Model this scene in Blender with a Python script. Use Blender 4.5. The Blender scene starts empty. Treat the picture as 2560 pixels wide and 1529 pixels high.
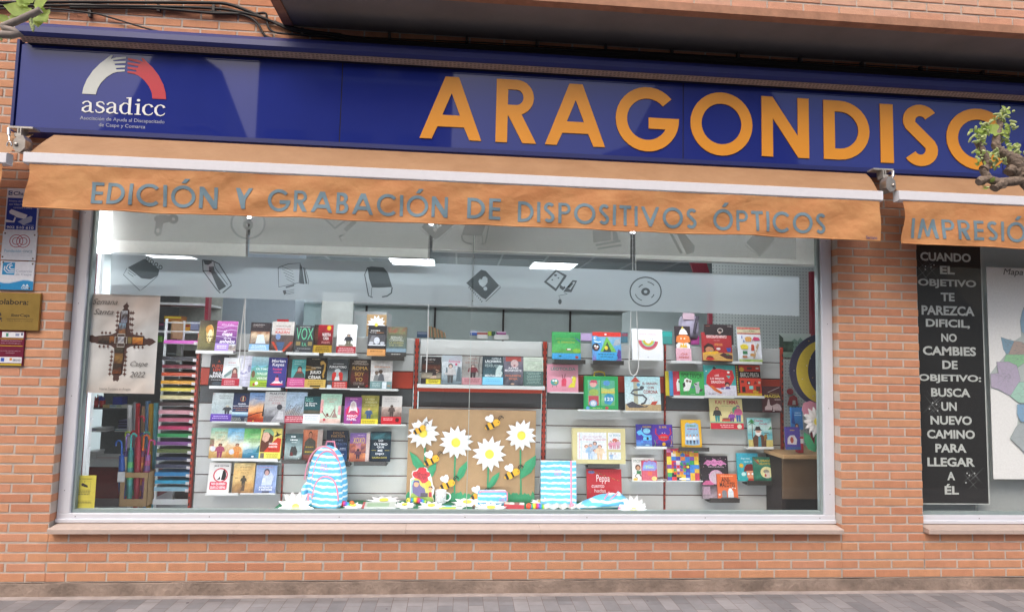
import bpy, bmesh, math, random
from mathutils import Vector, Matrix
R = math.radians
rnd = random.Random(7)
sc = bpy.context.scene
C = sc.collection

# ---------------------------------------------------------------- camera, sky, sun, exposure
F = 1600.0                                   # focal length in pixels of the 2560 wide photograph
EYE = Vector((-0.0146, -4.473, 1.6147))
def rot(v):
    a = v.length; return Matrix.Rotation(a, 3, v.normalized())
CAM = rot(Vector((-.0757018716, -.0821446852, .0258016277))) @ Matrix(((1, 0, 0), (0, 0, -1), (0, 1, 0)))
cd = bpy.data.cameras.new('camera'); cam = bpy.data.objects.new('camera', cd); C.objects.link(cam)
cd.sensor_width = 36; cd.lens = 36 * F / 2560; cd.clip_end = 2000; cd.clip_start = .05
m3 = Matrix((CAM[0], -CAM[1], -CAM[2])).transposed()
cam.matrix_world = Matrix.Translation(EYE) @ m3.to_4x4()
sc.camera = cam
w = bpy.data.worlds.new('World'); sc.world = w; w.use_nodes = True
nt = w.node_tree; nt.nodes.clear()
sky = nt.nodes.new('ShaderNodeTexSky'); sky.sky_type = 'NISHITA'; sky.sun_disc = False
SUN_EL, SUN_AZ = R(52), R(205)               # azimuth clockwise from +y, the light comes from behind the viewer's left shoulder
sky.sun_elevation = SUN_EL; sky.sun_rotation = SUN_AZ; sky.dust_density = 6; sky.air_density = 1.0; sky.ozone_density = .6
bg = nt.nodes.new('ShaderNodeBackground'); bg.inputs[1].default_value = .13
ow = nt.nodes.new('ShaderNodeOutputWorld'); nt.links.new(sky.outputs[0], bg.inputs[0]); nt.links.new(bg.outputs[0], ow.inputs[0])
sl = bpy.data.lights.new('sun', 'SUN'); sl.energy = .8; sl.angle = R(40); sl.color = (1, .98, .96)
so = bpy.data.objects.new('sun', sl); C.objects.link(so)
d = Vector((math.sin(SUN_AZ) * math.cos(SUN_EL), math.cos(SUN_AZ) * math.cos(SUN_EL), math.sin(SUN_EL)))
so.rotation_euler = d.to_track_quat('Z', 'Y').to_euler()
sc.view_settings.view_transform = 'Standard'; sc.view_settings.look = 'None'; sc.view_settings.gamma = 1
sc.view_settings.exposure = .68
sc.cycles.max_bounces = 8; sc.cycles.transparent_max_bounces = 12
sc.cycles.caustics_reflective = False; sc.cycles.caustics_refractive = False
sc.cycles.use_denoising = True

# ---------------------------------------------------------------- photo tile -> pixel -> point on a plane of the place
TILE = {'o': (0, 0, 1), 'f': (0, 0, 1.03018), 'S1': (0, 0, .35045), 'S2': (860, 0, .35045), 'S3': (1700, 0, .35045),
        'L1': (0, 460, .17523), 'L2': (0, 680, .21565), 'L3': (0, 980, .22909), 'R1': (2100, 420, .32349), 'R2': (2100, 900, .42396),
        'Z1': (380, 720, .17521), 'Z2': (700, 720, .17521), 'Z3': (480, 960, .21567), 'Z4': (680, 960, .22915), 'Z5': (1000, 800, .17521),
        'Z6': (980, 1000, .20212), 'Z7': (1340, 780, .1752), 'Z8': (1600, 760, .2022), 'Y1': (1340, 1020, .18868), 'Y2': (1560, 1020, .18868),
        'Y3': (1860, 760, .37736), 'P': (200, 500, .36217), 'Q': (1000, 500, .44266), 'L6': (180, 720, .18868)}
def px(t, x, y):
    a, b, s = TILE[t]; return a + x * s, b + y * s
def ray(t, x, y):
    x, y = px(t, x, y)
    return CAM.transposed() @ Vector(((x - 1280) / F, (y - 764.5) / F, 1))
def at(t, x, y, Y):
    d = ray(t, x, y); return EYE + d * ((Y - EYE.y) / d.y)
def atz(t, x, y, Z):
    d = ray(t, x, y); return EYE + d * ((Z - EYE.z) / d.z)

# ---------------------------------------------------------------- colours and materials
def lin(h):
    if not isinstance(h, str): return tuple(h)[:3]
    v = [int(h[i:i + 2], 16) / 255 for i in (0, 2, 4)]
    return tuple(c / 12.92 if c <= .04045 else ((c + .055) / 1.055) ** 2.4 for c in v)
MATS = {}
def mat(name, col='808080', rough=.5, metal=0, var=.12, scale=25, bump=0, bscale=None, spec=.5, attr=False, emit=0, trans=0, coat=0):
    if name in MATS: return MATS[name]
    m = bpy.data.materials.new(name); m.use_nodes = True; t = m.node_tree; n = t.nodes; L = t.links
    b = n['Principled BSDF']; b.inputs['Roughness'].default_value = rough; b.inputs['Metallic'].default_value = metal
    b.inputs['Specular IOR Level'].default_value = spec; b.inputs['Coat Weight'].default_value = coat
    tc = n.new('ShaderNodeTexCoord')
    src = None
    if attr:
        a = n.new('ShaderNodeVertexColor'); a.layer_name = 'Col'; src = a.outputs[0]
    c = lin(col)
    if var:
        ns = n.new('ShaderNodeTexNoise'); ns.inputs['Scale'].default_value = scale; ns.inputs['Detail'].default_value = 6; ns.inputs['Roughness'].default_value = .6
        L.new(tc.outputs['Object'], ns.inputs['Vector'])
        mr = n.new('ShaderNodeMapRange'); mr.inputs[3].default_value = 1 - var; mr.inputs[4].default_value = 1 + var
        mr.inputs[1].default_value = .3; mr.inputs[2].default_value = .7
        L.new(ns.outputs[0], mr.inputs[0])
        mx = n.new('ShaderNodeVectorMath'); mx.operation = 'SCALE'; L.new(mr.outputs[0], mx.inputs['Scale'])
        if src: L.new(src, mx.inputs[0])
        else: mx.inputs[0].default_value = c
        src = mx.outputs[0]
    if src: L.new(src, b.inputs['Base Color'])
    else: b.inputs['Base Color'].default_value = (*c, 1)
    if bump:
        n2 = n.new('ShaderNodeTexNoise'); n2.inputs['Scale'].default_value = bscale or scale * 4; n2.inputs['Detail'].default_value = 8
        L.new(tc.outputs['Object'], n2.inputs['Vector'])
        bp = n.new('ShaderNodeBump'); bp.inputs['Strength'].default_value = bump; bp.inputs['Distance'].default_value = .01
        L.new(n2.outputs[0], bp.inputs['Height']); L.new(bp.outputs[0], b.inputs['Normal'])
    if emit:
        b.inputs['Emission Color'].default_value = (*c, 1); b.inputs['Emission Strength'].default_value = emit
    if trans:
        tr = n.new('ShaderNodeBsdfTranslucent'); mxs = n.new('ShaderNodeMixShader'); mxs.inputs[0].default_value = trans
        if src: L.new(src, tr.inputs[0])
        else: tr.inputs[0].default_value = (*c, 1)
        L.new(b.outputs[0], mxs.inputs[1]); L.new(tr.outputs[0], mxs.inputs[2]); L.new(mxs.outputs[0], n['Material Output'].inputs[0])
    MATS[name] = m; return m
PRINT = mat('printed_card', rough=.38, var=.05, scale=60, attr=True, spec=.4)
COVER = mat('printed_cover', rough=.34, var=.2, scale=65, attr=True, spec=.4)
PAINT = mat('painted', rough=.5, var=.06, scale=30, attr=True)
INK = mat('ink', rough=.55, var=.03, attr=True)
SHEET = mat('thin_printed_paper', rough=.6, var=.03, scale=60, attr=True, trans=.35)
PAPER = mat('white_paper', 'e9e9ea', .8, var=.03)
def glassy(name, col, alpha, rough=.05, gloss=True, tl=.5):
    """a sheet one sees through: alpha = share that is solid, the rest clear, with a reflecting surface"""
    m = bpy.data.materials.new(name); m.use_nodes = True; t = m.node_tree; n = t.nodes; L = t.links; n.remove(n['Principled BSDF'])
    tp = n.new('ShaderNodeBsdfTransparent'); tp.inputs[0].default_value = (.93, .97, .96, 1) if not alpha else (1, 1, 1, 1)
    last = tp
    if alpha:
        df = n.new('ShaderNodeBsdfDiffuse'); df.inputs[0].default_value = (*lin(col), 1)
        tr = n.new('ShaderNodeBsdfTranslucent'); tr.inputs[0].default_value = (*lin(col), 1)
        m0 = n.new('ShaderNodeMixShader'); m0.inputs[0].default_value = tl; L.new(df.outputs[0], m0.inputs[1]); L.new(tr.outputs[0], m0.inputs[2])
        m1 = n.new('ShaderNodeMixShader'); m1.inputs[0].default_value = alpha; L.new(tp.outputs[0], m1.inputs[1]); L.new(m0.outputs[0], m1.inputs[2]); last = m1
    if gloss:
        fr = n.new('ShaderNodeFresnel'); ge = n.new('ShaderNodeNewGeometry')   # thin sheet: the same reflection from both sides
        e1 = n.new('ShaderNodeMath'); e1.operation = 'MULTIPLY_ADD'; L.new(ge.outputs['Backfacing'], e1.inputs[0]); e1.inputs[1].default_value = -2; e1.inputs[2].default_value = 1
        e2 = n.new('ShaderNodeMath'); e2.operation = 'POWER'; e2.inputs[0].default_value = 1.5; L.new(e1.outputs[0], e2.inputs[1]); L.new(e2.outputs[0], fr.inputs[0])
        gl = n.new('ShaderNodeBsdfGlossy'); gl.inputs['Roughness'].default_value = rough
        m2 = n.new('ShaderNodeMixShader'); L.new(fr.outputs[0], m2.inputs[0]); L.new(last.outputs[0], m2.inputs[1]); L.new(gl.outputs[0], m2.inputs[2]); last = m2
    L.new(last.outputs[0], n['Material Output'].inputs[0]); return m

# ---------------------------------------------------------------- mesh builder
class MB:
    def __init__(s): s.v = []; s.f = []; s.c = []; s.m = []; s.M = None; s.smooth = []
    def add(s, vs, fs, col=None, mi=0, sm=False):
        o = len(s.v)
        s.v += [tuple(s.M @ Vector(p)) if s.M else tuple(p) for p in vs]
        for k, f in enumerate(fs):
            s.f.append([o + i for i in f]); s.m.append(mi); s.smooth.append(sm)
            s.c.append([col[i] for i in f] if isinstance(col, list) else col)
        return s
    def box(s, a, b, col=None, mi=0, skip=()):
        (x0, y0, z0), (x1, y1, z1) = a, b
        v = [(x0, y0, z0), (x1, y0, z0), (x1, y1, z0), (x0, y1, z0), (x0, y0, z1), (x1, y0, z1), (x1, y1, z1), (x0, y1, z1)]
        fs = {'b': (0, 3, 2, 1), 't': (4, 5, 6, 7), 'f': (0, 1, 5, 4), 'k': (2, 3, 7, 6), 'l': (3, 0, 4, 7), 'r': (1, 2, 6, 5)}
        return s.add(v, [q for k, q in fs.items() if k not in skip], col, mi)
    def cbox(s, a, b, ch=.003, col=None, mi=0):
        """box whose front (-y) face is chamfered"""
        (x0, y0, z0), (x1, y1, z1) = a, b; c = ch
        v = [(x0, y0 + c, z0), (x1, y0 + c, z0), (x1, y1, z0), (x0, y1, z0), (x0, y0 + c, z1), (x1, y0 + c, z1), (x1, y1, z1), (x0, y1, z1),
             (x0 + c, y0, z0 + c), (x1 - c, y0, z0 + c), (x1 - c, y0, z1 - c), (x0 + c, y0, z1 - c)]
        return s.add(v, [(0, 3, 2, 1), (4, 5, 6, 7), (2, 3, 7, 6), (3, 0, 4, 7), (1, 2, 6, 5), (8, 9, 10, 11), (0, 1, 9, 8), (1, 5, 10, 9), (5, 4, 11, 10), (4, 0, 8, 11)], col, mi)
    def prism(s, pts, y0, y1, col=None, mi=0):
        """polygon in x,z extruded along y (front face at y0)"""
        n = len(pts)
        v = [(p[0], y0, p[1]) for p in pts] + [(p[0], y1, p[1]) for p in pts]
        return s.add(v, [list(range(n)), list(range(2 * n - 1, n - 1, -1))] + [(i, n + i, n + (i + 1) % n, (i + 1) % n) for i in range(n)], col, mi)
    def tube(s, pts, r, n=8, col=None, mi=0, cap=True):
        pts = [Vector(p) for p in pts]; rs = r if isinstance(r, (list, tuple)) else [r] * len(pts)
        t0 = (pts[1] - pts[0]).normalized(); u = t0.orthogonal().normalized(); vs = []
        for i, p in enumerate(pts):
            t = (pts[min(i + 1, len(pts) - 1)] - pts[max(i - 1, 0)]).normalized()
            u = (u - t * u.dot(t)).normalized(); w_ = t.cross(u)
            vs += [p + (u * math.cos(a) + w_ * math.sin(a)) * rs[i] for a in [2 * math.pi * k / n for k in range(n)]]
        fs = [(i * n + k, i * n + (k + 1) % n, (i + 1) * n + (k + 1) % n, (i + 1) * n + k) for i in range(len(pts) - 1) for k in range(n)]
        s.add(vs, fs, col, mi, True)
        if cap: s.add([vs[k] for k in range(n)], [list(range(n - 1, -1, -1))], col, mi); s.add(vs[-n:], [list(range(n))], col, mi)
        return s
    def lathe(s, prof, n=20, col=None, mi=0, c=(0, 0, 0)):
        """profile of (radius, z) turned about the z axis"""
        vs = [(c[0] + r * math.cos(2 * math.pi * k / n), c[1] + r * math.sin(2 * math.pi * k / n), c[2] + z) for r, z in prof for k in range(n)]
        fs = [(i * n + k, i * n + (k + 1) % n, (i + 1) * n + (k + 1) % n, (i + 1) * n + k) for i in range(len(prof) - 1) for k in range(n)]
        return s.add(vs, fs, col, mi, True)
    def ball(s, c, r, n=12, k=8, col=None, mi=0):
        r = r if isinstance(r, (list, tuple)) else (r, r, r)
        vs = [(c[0] + r[0] * math.sin(math.pi * j / k) * math.cos(2 * math.pi * i / n), c[1] + r[1] * math.sin(math.pi * j / k) * math.sin(2 * math.pi * i / n), c[2] + r[2] * math.cos(math.pi * j / k)) for j in range(k + 1) for i in range(n)]
        fs = [(j * n + i, (j + 1) * n + i, (j + 1) * n + (i + 1) % n, j * n + (i + 1) % n) for j in range(k) for i in range(n)]
        return s.add(vs, fs, col, mi, True)
    def fill(s, polys, y, col=None, mi=0, depth=0, org=(0, 0), sx=1, sz=1):
        """2D outlines with holes -> flat (or extruded by depth towards the viewer) shape in the x,z plane"""
        vs, fs = flat(polys, depth)
        return s.add([(org[0] + p[0] * sx, y - p[2] - depth / 2 if depth else y, org[1] + p[1] * sz) for p in vs], fs, col, mi)
    def build(s, name, mats=PAINT, parent=None, loc=None, rotation=None, label=None):
        me = bpy.data.meshes.new(name); me.from_pydata(s.v, [], s.f)
        if any(c is not None for c in s.c):
            ca = me.color_attributes.new('Col', 'FLOAT_COLOR', 'CORNER'); data = []
            for f, c in zip(s.f, s.c):
                if isinstance(c, list):
                    for k in c: data += [*lin(k), 1]
                else: data += [*lin(c or '808080'), 1] * len(f)
            ca.data.foreach_set('color', data)
        for m in (mats if isinstance(mats, (list, tuple)) else [mats]): me.materials.append(m)
        me.polygons.foreach_set('material_index', s.m); me.polygons.foreach_set('use_smooth', s.smooth); me.update()
        o = bpy.data.objects.new(name, me); C.objects.link(o)
        if parent: o.parent = parent
        if loc: o.location = loc
        if rotation: o.rotation_euler = rotation
        if label: o['label'] = label
        return o
def tag(o, label, cat, group=None):
    o['label'] = label; o['category'] = cat
    if group: o['group'] = group
    return o
def thing(name, label, cat, loc=(0, 0, 0), rz=0, group=None):
    o = bpy.data.objects.new(name, None); C.objects.link(o); o.location = loc; o.rotation_euler = (0, 0, rz); o.empty_display_size = .1
    return tag(o, label, cat, group)
def struct(o): o['kind'] = 'structure'; return o
_flat = {}
def flat(polys, depth=0):
    cu = bpy.data.curves.new('outline', 'CURVE'); cu.dimensions = '2D'; cu.fill_mode = 'BOTH'; cu.extrude = depth / 2
    for p in polys:
        sp = cu.splines.new('POLY'); sp.points.add(len(p) - 1); sp.use_cyclic_u = True
        sp.points.foreach_set('co', [c for q in p for c in (q[0], q[1], 0, 1)])
    return _mesh(cu)
def _mesh(cu):
    o = bpy.data.objects.new('tmp', cu); me = o.to_mesh()
    r = ([tuple(v.co) for v in me.vertices], [tuple(p.vertices) for p in me.polygons])
    o.to_mesh_clear(); bpy.data.objects.remove(o); bpy.data.curves.remove(cu); return r
_txt = {}
def words(text, bold=0, shear=0):
    k = (text, bold, shear)
    if k not in _txt:
        cu = bpy.data.curves.new('writing', 'FONT'); cu.body = text; cu.offset = bold * .022; cu.shear = shear; cu.resolution_u = 3
        vs, fs = _mesh(cu)
        x0 = min(v[0] for v in vs); x1 = max(v[0] for v in vs); z0 = min(v[1] for v in vs); z1 = max(v[1] for v in vs)
        _txt[k] = ([((v[0] - x0) / (x1 - x0), (v[1] - z0) / (z1 - z0)) for v in vs], fs)
    return _txt[k]
def write(b, text, x0, z0, x1, z1, y, col, bold=0, shear=0, mi=0):
    vs, fs = words(text, bold, shear)
    b.add([(x0 + u * (x1 - x0), y, z0 + v * (z1 - z0)) for u, v in vs], fs, col, mi)
def circ(cx, cy, rx, ry=None, n=28, a0=0, a1=360):
    ry = rx if ry is None else ry
    k = n if a1 - a0 >= 360 else n + 1
    return [(cx + rx * math.cos(R(a0 + (a1 - a0) * i / n)), cy + ry * math.sin(R(a0 + (a1 - a0) * i / n))) for i in range(k)]
def thick(pts, w_):
    """outline of a stroke of width w_ along pts (w_ may be a list)"""
    ws = w_ if isinstance(w_, (list, tuple)) else [w_] * len(pts); l = []; r = []
    for i, p in enumerate(pts):
        a = pts[max(i - 1, 0)]; b = pts[min(i + 1, len(pts) - 1)]
        dx, dy = b[0] - a[0], b[1] - a[1]; q = math.hypot(dx, dy) or 1; nx, ny = -dy / q * ws[i] / 2, dx / q * ws[i] / 2
        l.append((p[0] + nx, p[1] + ny)); r.append((p[0] - nx, p[1] - ny))
    return l + r[::-1]

# geometric capitals, cap height 1: (outlines, width)
def glyph(ch, w_=.19):
    i = 1 - w_
    if ch == 'Ó':
        p, wd = glyph('O', w_); return p + [[(.42, 1.12), (.62, 1.12), (.80, 1.33), (.58, 1.33)]], wd
    if ch == 'A':
        k = w_ / .19; return [[(0, 0), (.2 * k, 0), (.285, .2), (.715, .2), (1 - .2 * k, 0), (1, 0), (.61, 1), (.39, 1)], [(.5 - .14 / k, .385), (.5 + .14 / k, .385), (.5, .74)]], 1
    if ch == 'B': return [[(0, 0), (.3, 0)] + circ(.3, .28, .28, .28, 10, -90, 60) + circ(.28, .755, .245, .245, 10, -40, 90) + [(0, 1)],
                          [(w_, w_ * .8), (.29, w_ * .8)] + circ(.29, .29, .11, .14, 6, -70, 70) + [(w_, .43)], [(w_, .59), (.27, .59)] + circ(.27, .715, .08, .115, 6, -70, 70) + [(w_, 1 - w_ * .8)]], .58
    if ch == 'C': return [circ(.52, .5, .52, .52, 26, 42, 318) + circ(.52, .5, .52 - w_, .52 - w_, 26, 42, 318)[::-1]], .92
    if ch == 'D': return [[(0, 0), (.26, 0)] + circ(.26, .5, .5, .5, 16, -90, 90) + [(0, 1)], [(w_, w_), (.26, w_)] + circ(.26, .5, .5 - w_, .5 - w_, 14, -88, 88) + [(w_, i)]], .76
    if ch == 'E': q = w_ * .95; return [[(0, 0), (.5, 0), (.5, q), (w_, q), (w_, .5 - q / 2), (.48, .5 - q / 2), (.48, .5 + q / 2), (w_, .5 + q / 2), (w_, 1 - q), (.5, 1 - q), (.5, 1), (0, 1)]], .5
    if ch == 'G':
        r = .52 - w_; a = math.degrees(math.asin(.15 / r))
        return [circ(.52, .5, .52, .52, 30, 41, 363) + [(.54, .527), (.54, .35)] + circ(.52, .5, r, r, 26, 41, 360 - a)[::-1]], 1.04
    if ch == 'I': return [[(0, 0), (w_, 0), (w_, 1), (0, 1)]], w_
    if ch == 'M':
        k = w_; return [[(0, 0), (k, 0), (.29, .6), (.44, .1), (.56, .1), (.71, .6), (1 - k, 0), (1, 0), (.83, 1), (.70, 1), (.5, .38), (.3, 1), (.17, 1)]], 1
    if ch == 'N': return [[(0, 0), (w_, 0), (w_, .64), (.6, 0), (.78, 0), (.78, 1), (.78 - w_, 1), (.78 - w_, .36), (.18, 1), (0, 1)]], .78
    if ch == 'O': return [circ(.52, .5, .52, .52, 36), circ(.52, .5, .52 - w_, .52 - w_, 32)], 1.04
    if ch in 'PR':
        bowl = circ(.32, .72, .28, .28, 14, -72, 90) + [(0, 1)]
        hole = [(w_, .44 + w_ * .85), (.32, .44 + w_ * .85)] + circ(.32, .72, .28 - w_ * .9, .28 - w_ * .85, 10, -85, 85) + [(w_, 1 - w_ * .85)]
        if ch == 'P': return [[(0, 0), (w_, 0), (w_, .44), (.34, .44)] + bowl, hole], .6
        return [[(0, 0), (w_, 0), (w_, .42), (w_ + .015, .42), (.43, 0), (.65, 0)] + bowl, hole], .65
    if ch == 'S':
        r = .265 - w_ / 2; path = circ(.27, .735, r, r, 12, 30, 205); lo = circ(.26, .265, r, r, 12, 30, -150)
        return [thick(path + lo, w_)], .54
    if ch == 'T': return [[(.3 - w_ / 2, 0), (.3 + w_ / 2, 0), (.3 + w_ / 2, 1 - w_), (.6, 1 - w_), (.6, 1), (0, 1), (0, 1 - w_), (.3 - w_ / 2, 1 - w_)]], .6
    if ch == 'V': return [[(.39, 0), (.53, 0), (.92, 1), (.92 - w_ * 1.05, 1), (.46, .32), (w_ * 1.05, 1), (0, 1)]], .92
    if ch == 'Y': return [[(.35 - w_ / 2, 0), (.35 + w_ / 2, 0), (.35 + w_ / 2, .44), (.7, 1), (.7 - w_ * 1.1, 1), (.35, .62), (w_ * 1.1, 1), (0, 1)]], .7

# ================================================================ THE BUILDING
ZB, HC, MOD = .09, .0624, .25               # first brick course, course height, brick module
KX = lambda k: (k - 11) * MOD
M_BRICK = mat('facing_brick', rough=.85, var=.09, scale=14, bump=.5, bscale=160, attr=True, spec=.25)
M_MORTAR = mat('mortar', 'c4b8ae', .95, var=.15, scale=9, bump=.6, bscale=220)
M_CONC = mat('plinth_concrete', '8f7f74', .95, var=.4, scale=5, bump=.9, bscale=40)
M_FRAME = mat('white_lacquer', 'd2d5de', .35, var=.03, scale=6)
M_BEAD = mat('grey_bead', '8c9b9b', .5, var=.06)
M_SILL = mat('artificial_stone', 'b9a79d', .7, var=.07, scale=18, bump=.15, bscale=200)
BRICKS = ['ca9172', 'cc9372', 'c68c6d', 'cc9575', 'c88f71', 'ce9774', 'ca9472', 'c2876a', 'cb9377']
def bricks(b, x0, x1, z0, z1, y=0.0, depth=.105, ox=0.0, kinds=BRICKS, par=0, zb=ZB):
    """real bricks with recessed joints between x0..x1, z0..z1, front face at y"""
    j, e = .0065, .0062
    for r in range(int(round((z0 - zb) / HC)), 200):
        za = zb + r * HC
        if za >= z1 - .012: break
        k = math.floor((x0 - ox) / MOD) - 1; sh = 0 if (r + par) % 2 == 0 else .5
        while True:
            xa = ox + (k + sh) * MOD; k += 1
            if xa >= x1: break
            a, c = max(xa, x0), min(xa + MOD, x1)
            if c - a < .03: continue
            a2 = a + (j if a == xa else 0) + rnd.uniform(-.001, .0015); c2 = c - (j if c < x1 or abs(c - xa - MOD) < 1e-6 else 0) + rnd.uniform(-.0015, .001)
            dy = rnd.uniform(-.0012, .0012); zt = min(za + HC - e, z1)
            b.cbox((a2, y + dy, za + e + rnd.uniform(-.001, .001)), (c2, y + depth, zt + rnd.uniform(-.001, .001)), .0022, rnd.choice(kinds), 0)
TOPZ = 5.2
WIN_L, WIN_R, WIN2_L, WIN2_R = KX(.5), KX(22), KX(24.5), KX(36)
SILL_Z = ZB + 5 * HC                          # brick courses under the sills
GLASS, FACE = .112, .068                      # planes of glass and frame face
bld = thing('shop_building', 'orange brick shop building with a wide white framed display window and a balcony above', 'building')
b = MB()
X0, X1 = KX(-9), KX(38)
bricks(b, X0, WIN_L, ZB, TOPZ); bricks(b, WIN_R, WIN2_L, ZB, TOPZ)
bricks(b, WIN_L, WIN_R, ZB, SILL_Z); bricks(b, WIN2_L, X1, ZB, SILL_Z)
bricks(b, WIN_L, WIN_R, ZB + 42 * HC, TOPZ); bricks(b, WIN2_L, X1, ZB + 42 * HC, TOPZ)
b.build('brick_courses', M_BRICK, bld)
b = MB()
for a, c, e, f in ((X0, WIN_L, ZB, TOPZ), (WIN_R, WIN2_L, ZB, TOPZ), (WIN_L, WIN_R, ZB, SILL_Z - .004), (WIN2_L, X1, ZB, SILL_Z - .004), (WIN_L, WIN_R, ZB + 42 * HC + .004, TOPZ), (WIN2_L, X1, ZB + 42 * HC + .004, TOPZ)):
    b.box((a + .002 * (a in (WIN_R, WIN2_L)), .0035, e), (c - .002 * (c in (WIN_L, WIN2_L)), .3, f))
b.build('mortar_wall', M_MORTAR, bld)
b = MB()
n = 90
for i in range(n):                             # uneven concrete footing
    xa, xb = X0 + (X1 - X0) * i / n, X0 + (X1 - X0) * (i + 1) / n
    h0, h1 = [ZB - .002 + .004 * math.sin(k * 1.7) * math.sin(k * .37 + 1) for k in (i, i + 1)]
    d0, d1 = [-.006 + .004 * math.sin(k * 2.3) for k in (i, i + 1)]
    b.add([(xa, d0, -.1), (xb, d1, -.1), (xb, d1 + .002, h1 - .006), (xa, d0 + .002, h0 - .006), (xb, .02, h1), (xa, .02, h0)], [(0, 1, 2, 3), (3, 2, 4, 5)])
b.build('concrete_plinth', M_CONC, bld)

# balcony slab with brick parapet over the right two thirds
SOF = at('o', 1700, 126, 0).z
BX0, BY = at('o', 722, 70, 0).x, -.535
b = MB(); bricks(b, BX0 + .02, X1, SOF + .045, SOF + 1.2, BY, .1, .09, ['d6a78d', 'd4a189', 'd9ac93', 'd19d83', 'd4a791', 'cc9a82'], 1, SOF + .045)
b.box((BX0 + .022, BY + .006, SOF + .045), (X1, BY + .2, SOF + 1.2), 'a89c92', 1); b.box((BX0 + .02, BY + .1, SOF + .045), (BX0 + .2, -.001, SOF + 1.2), 'c9895f', 0)
bal = b.build('balcony', [M_BRICK, M_MORTAR], bld)
MB().box((BX0, BY + .055, SOF), (X1, 0.001, SOF + .03)).build('soffit', mat('dark_grey_plaster', '85807e', .9, var=.1, scale=3, bump=.2), bal)
b = MB(); b.box((BX0 - .03, BY - .02, SOF - .012), (X1, BY + .052, SOF + .042)); b.box((BX0 - .03, BY + .052, SOF - .012), (BX0 + .035, -.002, SOF + .042))
b.build('edge_tile', mat('terracotta_edge', 'a97c63', .8, var=.2, scale=12, bump=.2), bal)

def window(x0, x1, ztop, cut=None):
    zb = at('o', 600, 1303, FACE).z
    fw = .082
    b = MB()
    b.cbox((x0, FACE, zb), (x1, FACE + .05, zb + .052), .004)
    b.cbox((x0, FACE + .0015, zb + .052), (x0 + fw, FACE + .05, ztop), .004); b.cbox((x1 - fw, FACE + .0015, zb + .052), (x1, FACE + .05, ztop), .004)
    b.box((x0 + fw, FACE + .004, ztop - .08), (x1 - fw, FACE + .05, ztop))
    b.cbox((x0 + .001, FACE - .012, zb - .006), (x1 - .001, FACE + .048, zb + .018), .003)
    wd = b.build('shop_window', M_FRAME, bld)
    b = MB()
    for a, c, e, f in ((x0 + fw, x1 - fw, zb + .0535, zb + .074), (x0 + fw, x0 + fw + .018, zb + .074, ztop - .08), (x1 - fw - .018, x1 - fw, zb + .074, ztop - .08)):
        b.box((a + .001, FACE + .022, e), (c - .001, GLASS + .02, f))
    b.build('glazing_bead', M_BEAD, wd)
    pts = [(x0 + .12 + (x1 - x0 - .24) * i / 6, FACE, zb + .032) for i in range(7)] + [(xx, FACE + .002, zb + .2 + i * .62) for i in range(4) for xx in (x0 + .04, x1 - .04)]
    sw = None
    for p in pts:
        if sw is None: sw = MB().ball((0, 0, 0), (.004, .002, .004), 8, 4).build('screw', mat('screw_steel', '777a80', .4, .8, var=0), wd, p); continue
        o = sw.copy(); C.objects.link(o); o.parent = wd; o.location = p
    zs = SILL_Z + .006; b = MB(); xa, xb = at('o', 118, 1330, -.045).x, at('o', 2110, 1334, -.045).x
    if cut: xa, xb = WIN2_L + .002, x1 + .1
    seg = [xa] + [xa + (xb - xa) * k for k in (.217, .425, .595, .82)] + [xb]
    for a, c in zip(seg, seg[1:]):
        b.add([(a, -.05, zs), (c - .002, -.05, zs), (c - .002, -.05, zs + .027), (a, -.05, zs + .027), (a, FACE + .03, zb - .007), (c - .002, FACE + .03, zb - .007), (a, FACE + .03, zs), (c - .002, FACE + .03, zs),
               (a, -.046, zs + .031), (c - .002, -.046, zs + .031)], [(0, 1, 2, 3), (3, 2, 9, 8), (8, 9, 5, 4), (1, 0, 6, 7), (0, 3, 8, 4, 6), (1, 7, 5, 9, 2)])
    b.build('window_sill', M_SILL, wd)
    return wd, x0 + fw, x1 - fw, zb + .0535
WTOP = 2.71
win, GX0, GX1, GZ = window(WIN_L, WIN_R, WTOP)
win2, HX0, HX1, HZ = window(WIN2_L - .086, WIN2_R, WTOP, 1); HX0 = WIN2_L - .02
M_GLASS = glassy('shop_glass', 'dfe6e4', .025, 0, True, 0)  # faint solid film, dust that also paints in a milky haze of reflection
xm = at('o', 1176, 900, GLASS).x
b = MB(); b.box((GX0, GLASS, GZ), (xm - .0015, GLASS + .001, WTOP), skip='bktlr'); b.build('pane', M_GLASS, win)
b = MB(); b.box((xm + .0015, GLASS, GZ), (GX1, GLASS + .001, WTOP), skip='bktlr'); b.build('pane', M_GLASS, win)
b = MB(); b.box((xm - .0022, GLASS - .001, GZ), (xm + .0022, GLASS + .006, WTOP)); b.build('glass_joint', mat('joint_silicone', 'b9c4c2', .4, var=0), win)
b = MB(); b.box((HX0, GLASS, HZ), (HX1, GLASS + .001, WTOP), skip='bktlr'); b.build('pane', M_GLASS, win2)

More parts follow.
